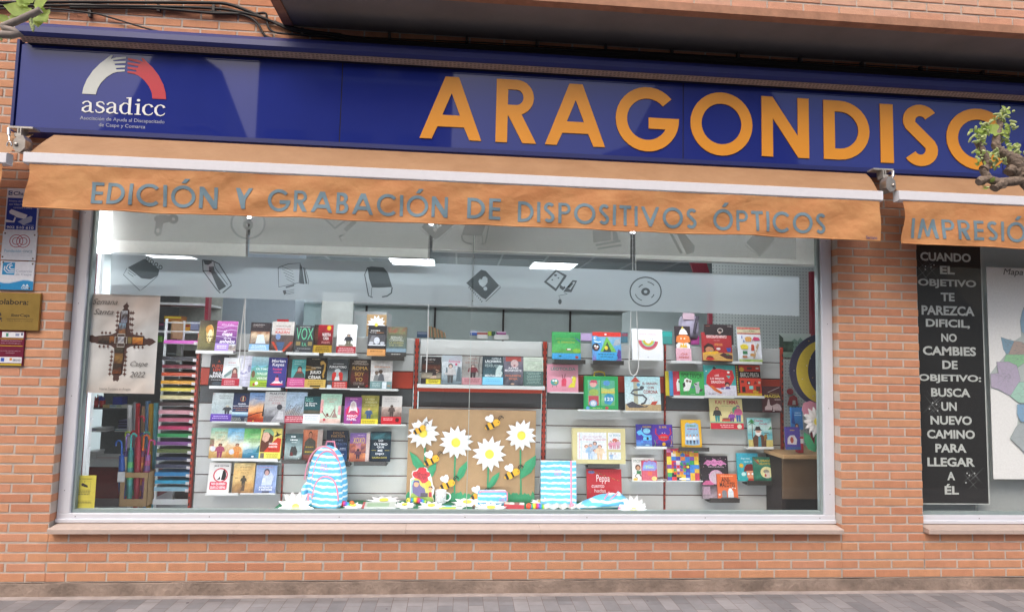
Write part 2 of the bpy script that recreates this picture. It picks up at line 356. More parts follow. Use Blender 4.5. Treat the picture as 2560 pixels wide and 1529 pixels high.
# ---------------------------------------------------------------- ground
M_PAVE = None
def paving():
    m = bpy.data.materials.new('grey_pavers'); m.use_nodes = True; t = m.node_tree; n = t.nodes; L = t.links; b = n['Principled BSDF']; b.inputs['Roughness'].default_value = .85
    tc = n.new('ShaderNodeTexCoord'); sx = n.new('ShaderNodeSeparateXYZ'); cx = n.new('ShaderNodeCombineXYZ'); L.new(tc.outputs['Object'], sx.inputs[0]); L.new(sx.outputs[1], cx.inputs[0]); L.new(sx.outputs[0], cx.inputs[1])
    nz = n.new('ShaderNodeTexNoise'); nz.inputs['Scale'].default_value = 6; L.new(tc.outputs['Object'], nz.inputs[0])
    ad = n.new('ShaderNodeVectorMath'); ad.operation = 'MULTIPLY_ADD'; L.new(nz.outputs[1], ad.inputs[0]); ad.inputs[1].default_value = (.006, .006, 0); L.new(cx.outputs[0], ad.inputs[2])
    br = n.new('ShaderNodeTexBrick'); br.offset = .5; br.inputs['Scale'].default_value = 1; br.inputs['Brick Width'].default_value = .2; br.inputs['Row Height'].default_value = .098; br.inputs['Mortar Size'].default_value = .0018; br.inputs['Mortar Smooth'].default_value = .4
    br.inputs['Color1'].default_value = (*lin('727276'), 1); br.inputs['Color2'].default_value = (*lin('8e8c8e'), 1); br.inputs['Mortar'].default_value = (*lin('6a5a58'), 1); br.inputs['Bias'].default_value = .1
    L.new(ad.outputs[0], br.inputs[0])
    n2 = n.new('ShaderNodeTexNoise'); n2.inputs['Scale'].default_value = 3.5; n2.inputs['Detail'].default_value = 8; n2.inputs['Roughness'].default_value = .7; L.new(tc.outputs['Object'], n2.inputs[0])
    mr = n.new('ShaderNodeMapRange'); mr.inputs[1].default_value = .3; mr.inputs[2].default_value = .7; mr.inputs[3].default_value = .8; mr.inputs[4].default_value = 1.16; L.new(n2.outputs[0], mr.inputs[0])
    sc_ = n.new('ShaderNodeVectorMath'); sc_.operation = 'SCALE'; L.new(br.outputs[0], sc_.inputs[0]); L.new(mr.outputs[0], sc_.inputs['Scale'])
    vo = n.new('ShaderNodeTexVoronoi'); vo.inputs['Scale'].default_value = 5; L.new(tc.outputs['Object'], vo.inputs[0])     # chewing gum spots
    lt = n.new('ShaderNodeMath'); lt.operation = 'LESS_THAN'; lt.inputs[1].default_value = .055; L.new(vo.outputs[0], lt.inputs[0])
    mx = n.new('ShaderNodeMix'); mx.data_type = 'RGBA'; L.new(lt.outputs[0], mx.inputs[0]); L.new(sc_.outputs[0], mx.inputs[6]); mx.inputs[7].default_value = (*lin('55525a'), 1)
    L.new(mx.outputs[2], b.inputs['Base Color'])
    bp = n.new('ShaderNodeBump'); bp.inputs['Strength'].default_value = .5; bp.inputs['Distance'].default_value = .004; bp.invert = True; L.new(br.outputs['Fac'], bp.inputs['Height']); L.new(bp.outputs[0], b.inputs['Normal'])
    return m
b = MB(); b.box((-30, -3.4, -.14), (30, -.055, 0)); struct(b.build('pavement', paving()))
b = MB(); b.box((-30, -.055, -.1), (30, .0, .004)); struct(b.build('mortar_strip_of_pavement', mat('pale_mortar', 'a69c99', .95, var=.2, scale=8, bump=.5)))
b = MB(); b.box((-300, -300, -.3), (300, -3.4, -.14), skip='bk'); b.box((-300, -3.4, -.3), (300, 300, -.15), skip='bkf'); struct(b.build('road', mat('asphalt', '454548', .9, var=.25, scale=40, bump=.4)))

# ================================================================ THE BLUE SIGN
SY = -.12
M_BLUE = mat('blue_acrylic', '253180', .025, var=.04, scale=3, spec=.45)
M_BLUED = mat('blue_lacquer', '1b2566', .5, var=.1, scale=5)
M_SLOTD = mat('joint_brown', '1c1614', .8); M_ORANGE = mat('orange_letter', 'e29628', .35, var=.04, scale=4)
zs0, zs1 = at('o', 1200, 380, SY).z, at('o', 1200, 178, SY).z
xs0, xs1 = at('o', 36, 220, SY).x, 5.2
sign = thing('shop_sign', 'long dark blue shop sign with raised orange capitals and a white and red hands emblem', 'sign', (0, 0, 0))
xp = [xs0 + .02] + [at('o', q, 250, SY).x for q in (853, 1708)] + [3.98, xs1 - .02]
for a, c in zip(xp, xp[1:]): MB().box((a + .0035, SY, zs0 + .02), (c - .0035, SY + .02, zs1)).build('sign_panel', M_BLUE, sign)
for q in xp[1:-1]: MB().box((q - .003, SY + .002, zs0 + .02), (q + .003, SY + .019, zs1)).build('panel_joint', M_SLOTD, sign)
b = MB(); b.box((xs0, SY - .012, zs0 - .012), (xs1, SY + .12, zs0 + .018)); b.box((xs0, SY - .012, zs0 + .018), (xs0 + .018, SY + .12, zs1 + .03)); b.box((xs1 - .018, SY - .012, zs0 + .018), (xs1, SY + .12, zs1 + .03))
b.box((xs0 + .018, SY + .022, zs0 + .018), (xs1 - .018, SY + .03, zs1 + .02)); b.build('sign_frame', M_BLUED, sign)
# hood over the sign: round nosed blue cover with a perforated strip under it
zh = at('o', 1200, 140, SY - .1).z; b = MB(); prof = [(SY + .1, zh + .075), (SY - .02, zh + .07), (SY - .07, zh + .055), (SY - .1, zh + .02), (SY - .105, zh - .02), (SY - .09, zh - .042), (SY - .07, zh - .05), (SY - .07, zh - .03), (SY + .1, zh - .03)]
xh = at('o', 36, 90, SY - .1).x
b.add([(x, y, z) for x in (xh, xs1 + .3) for y, z in prof], [(i, i + 1, 9 + i + 1, 9 + i) for i in range(8)] + [tuple(range(9))[::-1]], None, 0); b.build('sign_hood', M_BLUED, sign)
b = MB(); b.add([(xh + .02, SY - .088, zh - .046), (xs1, SY - .088, zh - .046), (xs1, SY - .05, zh - .07), (xh + .02, SY - .05, zh - .07)], [(0, 1, 2, 3)], None, 0)
for i in range(300):
    x = xh + .03 + i * .028
    for k in range(3): y_, z_ = SY - .083 + .011 * k, zh - .0495 - .007 * k; b.add([(x, y_, z_), (x + .016, y_, z_), (x + .016, y_ + .005, z_ - .0032), (x, y_ + .005, z_ - .0032)], [(0, 1, 2, 3)], None, 1)
b.build('perforated_strip', [mat('dirty_mesh', '9c8c84', .8, var=.2, scale=30), mat('mesh_hole', '6d615c', .8)], sign)
b = MB(); b.box((xh + .03, SY - .02, zs1 + .002), (xs1, SY + .02, zh - .031)); b.build('recess_shade_board', mat('dark_blue_shadow_board', '10142e', .6), sign)  # board filling the gap, the recess shade put into its dark blue
def place_glyph(ch, tile, x0, x1, yt, yb, Y, w_, name, m, parent, depth=.02):
    g, wd = glyph(ch, w_)
    a = at(tile, x0, (yt + yb) / 2, Y); c = at(tile, x1, (yt + yb) / 2, Y); zt = at(tile, (x0 + x1) / 2, yt, Y).z; z0 = at(tile, (x0 + x1) / 2, yb, Y).z
    xs = [p[0] for q in g for p in q]; zz = [p[1] for q in g for p in q]
    sx = (c.x - a.x) / (max(xs) - min(xs)); sz = (zt - z0) / (max(zz) - min(zz))
    b = MB(); b.fill(g, Y + depth, None, 0, depth, (a.x - min(xs) * sx, z0 - min(zz) * sz), sx, sz)
    return b.build(name, m, parent)
for ch, t, x0, x1, yt, yb in (('A', 'S2', 545, 985, 549, 995), ('R', 'S2', 1085, 1375, 570, 1019), ('A', 'S2', 1437, 1865, 600, 1040), ('G', 'S2', 1938, 2390, 623, 1080), ('O', 'S3', 75, 517, 660, 1110),
                              ('N', 'S3', 583, 920, 695, 1121), ('D', 'S3', 1025, 1352, 722, 1141), ('I', 'S3', 1430, 1522, 743, 1161), ('S', 'S3', 1594, 1838, 748, 1185), ('C', 'S3', 1902, 2300, 775, 1210)):
    place_glyph(ch, t, x0, x1, yt, yb, SY - .007, .185, 'letter', M_ORANGE, sign, .006)
# emblem: an arch of two forearms whose fingers meet
LGR, LRD = mat('pale_grey_vinyl', 'c6cbc7', .4, var=.03), mat('red_vinyl', 'b82836', .4, var=.03)
e0 = at('S1', 888, 690, SY); ex = (at('S1', 1190, 700, SY).x - at('S1', 585, 700, SY).x) / 2; ez = (at('S1', 888, 420, SY).z - at('S1', 888, 705, SY).z)
def arm(sgn):
    o = [(-1, 0), (-.67, 0), (-.64, .16), (-.56, .32), (-.44, .47), (-.30, .58), (-.2, .62)]
    o += [(-.02, .645), (-.02, .685), (-.2, .675), (-.28, .655), (-.02, .73), (-.02, .77), (-.31, .715)][0:2] + [(-.02, .69), (-.22, .68), (-.24, .72), (-.02, .75), (-.01, .80), (-.26, .79), (-.28, .83), (-.01, .87), (-.01, .92), (-.30, .89), (-.33, .92), (-.01, .985), (-.01, 1.03), (-.24, 1.0), (-.38, .95), (-.33, 1.05), (-.38, 1.05), (-.5, .93), (-.62, .82), (-.78, .62), (-.91, .38), (-.98, .16)]
    return [(sgn * p[0] * -1 if sgn > 0 else p[0], p[1]) for p in o]
for s_, m in ((-1, LGR), (1, LRD)):
    b = MB(); b.fill([arm(s_)], SY - .001, None, 0, .002, (e0.x + s_ * .004, e0.z - .004 * s_), ex * .98, ez * .95); b.build('hand_emblem', m, sign)
# serif word under the emblem, drawn as strokes
def serif_word(b, x0, x1, zb, xh, y):
    W_, V = .17, .09
    def a(): return [thick([(.08, .72), (.2, .9), (.4, .95), (.56, .8), (.57, .5), (.57, .12), (.68, .03), (.8, .05)], [.12, .1, .09, .14, .16, .16, .1, .07]), thick([(.56, .58), (.3, .5), (.12, .33), (.12, .14), (.28, .03), (.46, .1), (.57, .25)], [.07, .1, .15, .16, .12, .08, .06])], .84
    def s_(): return [thick([(.58, .74), (.46, .93), (.28, .95), (.13, .84), (.14, .66), (.32, .53), (.5, .43), (.58, .26), (.48, .08), (.3, .02), (.14, .07), (.06, .26)], [.06, .08, .1, .13, .15, .16, .16, .14, .11, .09, .08, .06])], .68
    def d_(): return [thick([(.6, .78), (.46, .94), (.28, .93), (.1, .7), (.09, .34), (.22, .08), (.4, .03), (.6, .2)], [.06, .08, .1, .16, .17, .12, .09, .06]), [(.56, .12), (.56, 1.36), (.42, 1.36), (.42, 1.43), (.73, 1.47), (.73, .09), (.86, .07), (.86, 0), (.6, -.02)]], .94
    def i_(): return [[(.04, 0), (.44, 0), (.44, .07), (.33, .09), (.33, .97), (.04, .92), (.04, .86), (.16, .84), (.16, .09), (.04, .07)], circ(.24, 1.25, .105, .105, 12)], .5
    def c_(): return [thick([(.62, .72), (.56, .86), (.4, .95), (.22, .88), (.09, .65), (.09, .34), (.22, .09), (.42, .02), (.6, .12), (.68, .26)], [.16, .13, .08, .1, .16, .17, .13, .09, .07, .04])], .76
    L_ = [a, s_, a, d_, i_, c_, c_]; tot = sum(f()[1] for f in L_); sx = (x1 - x0) / tot; x = x0
    for f in L_:
        g, wd = f()
        for k, q in enumerate(g): b.fill([q], y - .0006 * k, None, 0, .002, (x, zb), sx, xh)
        x += wd * sx
b = MB(); q0 = at('S1', 578, 808, SY); q1 = at('S1', 1185, 830, SY); serif_word(b, q0.x, q1.x, (q0.z + q1.z) / 2 + .003, at('S1', 880, 735, SY).z - at('S1', 880, 818, SY).z, SY - .002); b.build('serif_lettering', mat('white_vinyl', 'e4e6e6', .4, var=.02), sign)
b = MB(); y = SY - .0015
for s_, x0, x1, ya, yb in (('Asociación de Ayuda al Discapacitado', 570, 1175, 846, 872), ('de Caspe y Comarca', 705, 1037, 888, 915)):
    p = at('S1', x0, (ya + yb) / 2, SY); q = at('S1', x1, (ya + yb) / 2, SY); hz = .031
    zc = at('S1', (x0 + x1) / 2, (ya + yb) / 2, SY).z; write(b, s_, p.x, zc - hz / 2, q.x, zc + hz / 2, y, 'a7adbd')
b.build('small_lettering', INK, sign)

# ================================================================ AWNINGS
AY = -.35
def fabric(name, col, col2):
    m = mat(name, col, .75, var=0, trans=.0); t = m.node_tree; n = t.nodes; L = t.links; b = n['Principled BSDF']
    tc = n.new('ShaderNodeTexCoord'); mp = n.new('ShaderNodeMapping'); mp.inputs['Scale'].default_value = (2.2, 3, 3); L.new(tc.outputs['Object'], mp.inputs[0])
    ns = n.new('ShaderNodeTexNoise'); ns.inputs['Scale'].default_value = 1.6; ns.inputs['Detail'].default_value = 9; ns.inputs['Roughness'].default_value = .7; L.new(mp.outputs[0], ns.inputs[0])
    cr = n.new('ShaderNodeValToRGB'); cr.color_ramp.elements[0].position = .3; cr.color_ramp.elements[1].position = .72
    cr.color_ramp.elements[0].color = (*lin(col), 1); cr.color_ramp.elements[1].color = (*lin(col2), 1); L.new(ns.outputs[0], cr.inputs[0]); L.new(cr.outputs[0], b.inputs['Base Color'])
    mp2 = n.new('ShaderNodeMapping'); mp2.inputs['Scale'].default_value = (4.5, 4.5, 7); mp2.inputs['Rotation'].default_value = (0, .5, 0); L.new(tc.outputs['Object'], mp2.inputs[0])
    n2 = n.new('ShaderNodeTexNoise'); n2.inputs['Scale'].default_value = 1.5; n2.inputs['Detail'].default_value = 5; n2.inputs['Roughness'].default_value = .4; n2.inputs['Distortion'].default_value = .25; L.new(mp2.outputs[0], n2.inputs[0])
    bp = n.new('ShaderNodeBump'); bp.inputs['Strength'].default_value = .5; bp.inputs['Distance'].default_value = .03; L.new(n2.outputs[0], bp.inputs['Height']); L.new(bp.outputs[0], b.inputs['Normal']); return m
M_VAL = fabric('orange_canvas', 'b57648', 'c99562'); M_CAN = fabric('faded_canvas', '96704f', 'a98462')
M_BAR = mat('white_aluminium', 'e2e2e8', .3, var=.03); M_STEEL = mat('bracket_metal', 'a9a29a', .35, .7, var=.2, scale=30); M_DARK = mat('dark_gap', '2a2322', .8)
M_LETTER = mat('grey_blue_paint', '6f8793', .8, var=.16, scale=9)
def cloth_y(x, v, ph):                         # sag and folds of a hanging valance, v = 0 at the bar, 1 at the hem
    return AY - .006 + v * (.014 * math.sin(x * 5.1 + ph) * math.sin(x * 1.3 + .4) + .006 * math.sin(x * 17 + v * 3 + ph)) + .004 * math.sin(x * 9 + v * 7)
def awning(label, x0, x1, zt, zb_, zh_, ph, name='awning', text=(), sagL=0, zt2=None, brk=()):
    """zt/zb_ = top and foot of the front bar, zh_ = hem"""
    a = thing(name, label, 'awning', (0, 0, 0))
    b = MB(); n = int((x1 - x0) * 14) + 4
    for i in range(n + 1):
        x = x0 + (x1 - x0) * i / n
        for j in range(7):
            v = j / 6; b.v.append((x + .03 * (1 - v), SY - .035 + (AY + .04 - SY + .02) * v, zs0 - .035 + (zt + .004 - zs0 + .035) * v + .012 * math.sin(math.pi * v) * (1 + .5 * math.sin(x * 3 + ph))))
    b.f = [(i * 7 + j, i * 7 + j + 1, i * 7 + 8 + j, i * 7 + 7 + j) for i in range(n) for j in range(6)]; b.c = [None] * len(b.f); b.m = [0] * len(b.f); b.smooth = [True] * len(b.f)
    b.build('canopy', M_CAN, a)
    b = MB(); r = (zt - zb_) / 2; pr = [(AY + .05, zt), (AY + .012, zt), (AY - .004, zt - .002), (AY - .012, zt - .006), (AY - .012, zb_ + .008), (AY - .006, zb_ + .002), (AY + .012, zb_), (AY + .05, zb_)]
    b.add([(x, y, z) for x in (x0 - .012, x1 + .012) for y, z in pr], [(i, i + 1, 9 + i, 8 + i) for i in range(7)] + [(7, 0, 8, 15), tuple(range(8))[::-1], tuple(range(8, 16))]); b.build('front_bar', M_BAR, a)
    b = MB(); m_ = 14; n = int((x1 - x0) * 26) + 8; top = zb_ - .002
    hem = lambda x: zh_ + .003 * math.sin(x * 4 + ph) + .002 * math.sin(x * 11)
    for i in range(n + 1):
        u = i / n; x = x0 + .02 + (x1 - x0 - .03) * u
        for j in range(m_ + 1):
            v = j / m_; e = max(0, 1 - u * (x1 - x0) / .12); xx = x - sagL * v * max(0, 1 - u * 6) + (.012 * math.sin(v * 5)) * e
            b.v.append((xx, cloth_y(x, v, ph), top + (hem(x) - top) * v))
    k = m_ + 1; b.f = [(i * k + j, i * k + j + 1, i * k + k + j + 1, i * k + k + j) for i in range(n) for j in range(m_)]; b.c = [None] * len(b.f); b.m = [0] * len(b.f); b.smooth = [True] * len(b.f)
    val = b.build('valance', M_VAL, a)
    b = MB(); pts = [(x0 + .02 + (x1 - x0 - .03) * i / n, cloth_y(x0 + .02 + (x1 - x0 - .03) * i / n, 1, ph) - .0005, hem(x0 + .02 + (x1 - x0 - .03) * i / n) + .002) for i in range(n + 1)]
    b.tube(pts, .0045, 6); b.build('hem_roll', M_VAL, val)
    for wd, tx0, tx1, tyt, tyb, acc in text:   # words painted on the valance
        pl = at('f', tx0, (tyt + tyb) / 2, AY - .008); pr_ = at('f', tx1, (tyt + tyb) / 2, AY - .008); zc1 = at('f', (tx0 + tx1) / 2, tyt, AY - .008).z; zc0 = at('f', (tx0 + tx1) / 2, tyb, AY - .008).z
        gs = [glyph(c, .155) for c in wd]; gap = .17; tot = sum(g[1] for g in gs) + gap * (len(gs) - 1); sx = (pr_.x - pl.x) / tot; x = pl.x
        for g, gw in gs:
            bb = MB(); vs, fs = flat(g); bm = bmesh.new(); V_ = [bm.verts.new((x + p[0] * sx, 0, zc0 + p[1] * (zc1 - zc0))) for p in vs]
            for f in fs:
                try: bm.faces.new([V_[i] for i in f])
                except ValueError: pass
            bmesh.ops.remove_doubles(bm, verts=bm.verts, dist=1e-5)
            for _ in range(2): bmesh.ops.subdivide_edges(bm, edges=[e for e in bm.edges if e.calc_length() > .03], cuts=1, use_grid_fill=False)
            bmesh.ops.triangulate(bm, faces=bm.faces)
            for q in bm.verts: q.co.y = cloth_y(q.co.x, (top - q.co.z) / (top - zh_), ph) - .003
            me = bpy.data.meshes.new('letter'); bm.to_mesh(me); bm.free(); me.materials.append(M_LETTER)
            o = bpy.data.objects.new('letter', me); C.objects.link(o); o.parent = val; x += (gw + gap) * sx
    if sagL:
        b = MB(); p, q = at('R1', 186, 540, AY), at('R1', 271, 545, AY); write(b, 'Serrano', p.x, p.z - .011, q.x, p.z + .011, AY - .024, '4a4a78', 1); b.build('maker_mark', INK, val)
    for q in brk: bracket(a, *q)
    return a
def bracket(par, x, side, ex):
    """folding arm end: a T shaped wall rail, a swivel with its crank eye, and the cast elbow that carries the bar"""
    b = MB(); z = zs0 - .006
    b.box((x - .075, SY - .09, z - .012), (x + .075, SY - .016, z)); b.box((x - .012, SY - .1, z - .05), (x - .004, SY - .03, z - .013)); b.box((x + .004, SY - .1, z - .05), (x + .012, SY - .03, z - .013))
    b.box((x - .02, SY - .11, z - .075), (x + .02, SY - .05, z - .051))
    o = b.build('arm_bracket', mat('rail_grey', 'b9b4ac', .4, .5, var=.15, scale=40), par)
    b = MB(); c = Vector((x + side * .02, SY - .12, z - .06)); b.tube([c + Vector((.03 * side, 0, .03)), c + Vector((.012 * side, -.02, -.02))], .011, 10); b.tube([c + Vector((.012 * side, -.02, -.02)), c + Vector((.0 * side, -.03, -.055))], .005, 8)
    ring = [c + Vector((side * -.004 + .013 * math.cos(t), -.033, -.085 + .022 * math.sin(t))) for t in [i * math.pi / 8 for i in range(17)]]; b.tube(ring, .0042, 6, cap=False); b.build('crank_eye', mat('chrome', 'd8d8da', .2, .9, var=.1), o)
    b = MB(); e = Vector((ex, AY + .05, z - .15)); pts = [(0, .05), (.03, .045), (.055, .02), (.06, -.03), (.04, -.055), (.01, -.06), (-.02, -.03), (-.02, .02)]
    b.prism([(e.x + p[0] * side * .9, e.z + p[1]) for p in (pts if side > 0 else pts[::-1])], AY + .0, AY + .07); b.tube([(x, SY - .05, z - .08), (x + side * .02, AY + .12, z - .12), (e.x + side * .03, AY + .05, e.z)], [.012, .013, .012], 8)
    b.lathe([(.0, -.004), (.012, -.004), (.012, .004), (0, .004)], 10, c=(0, 0, 0)) if 0 else None
    b.ball((e.x + side * .035, AY - .004, e.z - .012), (.013, .006, .013), 10, 6); b.build('cast_elbow', M_STEEL, o)
ztA, zbA = [(at('o', 60, a, AY).z + at('o', 2207, c, AY).z) / 2 for a, c in ((381, 476), (409, 503))]
zhA = (at('o', 64, 521, AY).z + at('o', 2192, 600, AY).z) / 2
ax0, ax1 = at('o', 66, 395, AY).x, at('o', 2201, 490, AY).x
awning('long faded orange awning over the book window with the grey words about optical devices', ax0, ax1, ztA, zbA, zhA, .3, text=(
    ('EDICIÓN', 222, 527, 448, 500, 1), ('Y', 570, 613, 456, 507, 0), ('GRABACIÓN', 650, 1087, 469, 520, 1), ('DE', 1134, 1215, 481, 531, 0), ('DISPOSITIVOS', 1257, 1692, 497, 546, 0), ('ÓPTICOS', 1731, 2004, 513, 562, 1)), sagL=.012,
    brk=((at('o', 60, 345, SY - .05).x, -1, at('o', 52, 395, AY).x), (at('o', 2200, 435, SY - .05).x, 1, at('o', 2222, 485, AY).x)))
awning('orange awning above the black banner, its grey word starting with IMPRESIÓ', at('o', 2249, 500, AY).x, 6.0, ztA + .01, zbA + .01, at('o', 2300, 611, AY).z, 2.1, text=(('IMPRESIÓN', 2214, 2535, 536, 583, 1),))
awning('short end of an orange awning reaching in beside the camera notice plate', -5.2, at('o', 15, 378, AY).x, ztA - .01, zbA - .01, zhA + .035, 1.2)

# ================================================================ WALL PLATES, CABLES
def plate(name, label, cat, tl, br, t, Y=-.012, col='e6e8ec', th=.008, rz=0, mats=PRINT):
    """flat plate between two photo corners; returns the object and a mapping from photo tile to plate coordinates"""
    a = at(t, tl[0], (tl[1] + br[1]) / 2, Y); c = at(t, br[0], (tl[1] + br[1]) / 2, Y); zt = at(t, (tl[0] + br[0]) / 2, tl[1], Y).z; z0 = at(t, (tl[0] + br[0]) / 2, br[1], Y).z
    b = MB(); b.cbox((a.x, Y, z0), (c.x, Y + th, zt), .0015, col); o = b.build(name, mats); tag(o, label, cat)
    W, H = c.x - a.x, zt - z0
    return o, (lambda u: a.x + u * W), (lambda v: z0 + v * H), Y
FINE = set('Marta Jiménez|Amor en la estación|MERCEDES RON|ANTES DE|DICIEMBRE|Carmen Mola|El tercer paraíso|ELENA MONTAGUD|Corazones|SUSANA RODRÍGUEZ|MAURICIO WIESENTHAL|de la luz|Tres|Abril|RUSIA|HOMBRE|CHARCO|MEGAN MAXWELL|ALMUDENA MATÍAS|RECUERDO|MIGUEL DELIBES|La naturaleza amenazada|CALLE|CISNERIANA|VICTORIA RESCO|Axie Oh|Chus Muñoz|La torre|quieren un mundo|EL NEGOCIO DEL PATRIOTISMO|Corre, rosa|QUE SE DUERMA|EL ÚLTIMO|TEXTO|EL ARTE|DE SER YO|mi casita|LOBO|ROCA|LAS CAMPANAS|DE SANTIAGO|Una historia ridícula|NO ME|LAS NIEVES|El embrujo|Jamaica|ANDREA FREDIANI|Delparaíso|MIA|Temas'.split('|'))          # words too small to make out on the covers
class Art:
    """artwork on a flat rectangle: every element lies a hair in front of the last"""
    def __init__(s, fx, fz, y, step=.00012): s.fx, s.fz, s.y, s.st, s.k = fx, fz, y, step, 1; s.b = MB(); s.t = MB(); s.band = None; s.ts = []
    def draw(s, items):
        for it in items:
            if it[0] == 't' and it[5] in FINE: it = ('q', it[1], it[2], it[3], it[4], 1, it[6])
            y = s.y - s.st * s.k; s.k += 1; k = it[0]; fx, fz = s.fx, s.fz
            if k == 'r': s.b.add([(fx(it[1]), y, fz(it[2])), (fx(it[3]), y, fz(it[2])), (fx(it[3]), y, fz(it[4])), (fx(it[1]), y, fz(it[4]))], [(0, 1, 2, 3)], it[5])
            elif k == 'b':
                s.band = s.band or MB(); s.band.add([(fx(it[1]), y, fz(it[2])), (fx(it[3]), y, fz(it[2])), (fx(it[3]), y, fz(it[4])), (fx(it[1]), y, fz(it[4]))], [(0, 1, 2, 3)], it[5])
            elif k == 'g': s.b.add([(fx(it[1]), y, fz(it[2])), (fx(it[3]), y, fz(it[2])), (fx(it[3]), y, fz(it[4])), (fx(it[1]), y, fz(it[4]))], [(0, 1, 2, 3)], [it[5], it[5], it[6], it[6]])
            elif k == 'e': n = 18; s.b.add([(fx(it[1] + it[3] * math.cos(2 * math.pi * i / n)), y, fz(it[2] + it[4] * math.sin(2 * math.pi * i / n))) for i in range(n)], [list(range(n))], it[5])
            elif k == 'o':
                s.b.fill([circ(it[1], it[2], it[3], it[4], 22), circ(it[1], it[2], it[3] * it[5], it[4] * it[5], 20)], y, it[6], 0, 0, (fx(0), fz(0)), fx(1) - fx(0), fz(1) - fz(0))
            elif k == 'p': s.b.fill([it[1]], y, it[2], 0, 0, (fx(0), fz(0)), fx(1) - fx(0), fz(1) - fz(0))
            elif k == 'l': s.b.fill([thick(it[1], it[3])], y, it[2], 0, 0, (fx(0), fz(0)), fx(1) - fx(0), fz(1) - fz(0))
            elif k == 'n':                      # soft mottled picture
                _, u0, v0, u1, v1, cols, nx, ny = it; q = random.Random(int(u0 * 999 + v0 * 77 + len(cols) * 13 + ny * 7 + int(fx(0) * 1000)))
                pts = [(fx(u0 + (u1 - u0) * i / nx), y, fz(v0 + (v1 - v0) * j / ny)) for j in range(ny + 1) for i in range(nx + 1)]
                def pick(j):
                    f = j / max(1, ny) * (len(cols) - 1) + q.uniform(-.45, .45); f = min(max(f, 0), len(cols) - 1.001); i = int(f); a, c = lin(cols[i]), lin(cols[i + 1]); g = q.uniform(.8, 1.2)
                    return tuple(min(1, (a[m] + (c[m] - a[m]) * (f - i)) * g) for m in range(3))
                cl = [pick(j) for j in range(ny + 1) for i in range(nx + 1)]
                s.b.add(pts, [(j * (nx + 1) + i, j * (nx + 1) + i + 1, (j + 1) * (nx + 1) + i + 1, (j + 1) * (nx + 1) + i) for j in range(ny) for i in range(nx)], cl)
            elif k == 't':
                if s.t.f: s.ts.append(s.t); s.t = MB()
                write(s.t, it[5], fx(it[1]), fz(it[2]), fx(it[3]), fz(it[4]), y, it[6], it[7] if len(it) > 7 else 1, it[8] if len(it) > 8 else 0)
            elif k == 'q':                      # lines of small print, too fine to read
                _, u0, v0, u1, v1, n, col = it
                for i in range(n):
                    q = random.Random(i + int(u0 * 100)); h = (v1 - v0) / n; sh = q.uniform(0, .12) * (u1 - u0); x = u0 + sh
                    while x < u1 - sh - .01:
                        x2 = min(u1 - sh, x + q.uniform(.04, .13)); va, vb = fz(v1 - h * (i + .7)), fz(v1 - h * (i + .25)); s.b.add([(fx(x), y, va), (fx(x2), y, va), (fx(x2), y, vb), (fx(x), y, vb)], [(0, 1, 2, 3)], col); x = x2 + .018
            elif k == 'f':                      # a small printed figure: u, foot v, height, width scale, hair, skin, top, skirt or trousers
                _, u, v, h, wd, hair, skin, top, low = it
                P_ = lambda pts, c: s.b.add([(fx(u + a * wd), s.y - s.st * s.k - .00005 * len(s.b.f) % .0003, fz(v + e * h)) for a, e in pts], [list(range(len(pts)))], c)
                P_([(-.2, 0), (-.04, 0), (0, .4), (.04, 0), (.2, 0), (.26, .5), (-.26, .5)], low); P_([(-.28, .42), (.28, .42), (.36, .72), (.2, .8), (-.2, .8), (-.36, .72)], top)
                P_([(-.36, .72), (-.24, .76), (-.34, .42), (-.46, .44)], top); P_([(.36, .72), (.24, .76), (.34, .42), (.46, .44)], top)
                n = 12; P_([(.19 * math.cos(i * 6.283 / n), .9 + .12 * math.sin(i * 6.283 / n)) for i in range(n)], hair); s.k += 1; P_([(.13 * math.cos(i * 6.283 / n), .875 + .085 * math.sin(i * 6.283 / n)) for i in range(n)], skin)
        return s
    def done(s, parent, art='cover_art', title='title', mats=PRINT, band='paper_band'):
        if s.b.f: s.b.build(art, COVER if art == 'cover_art' else mats, parent)
        if s.t.f: s.ts.append(s.t)
        if title == 'plate_lettering':
            for m in s.ts: m.build(title, mats, parent)
        elif s.ts:
            t = MB()
            for m in s.ts:
                o_ = len(t.v); t.v += m.v; t.f += [[o_ + i for i in f] for f in m.f]; t.c += m.c; t.m += m.m; t.smooth += m.smooth
            t.build(title, mats, parent)
        if s.band: s.band.build(band, mats, parent)
def bolts(o, fx, fz, y, pts):
    s = None
    for u, v in pts:
        p = (fx(u), y, fz(v))
        if s is None: s = MB().ball((0, 0, 0), (.006, .004, .006), 10, 5).build('bolt', mat('dull_bolt', '6f5f55', .5, .6, var=.2), o, p)
        else: q = s.copy(); C.objects.link(q); q.parent = o; q.location = p
o, fx, fz, y = plate('alarm_notice', 'white and blue camera alarm notice with a phone number, topmost plate on the brick pier', 'notice', (78, 65), (548, 690), 'L1', col='dcdce4')
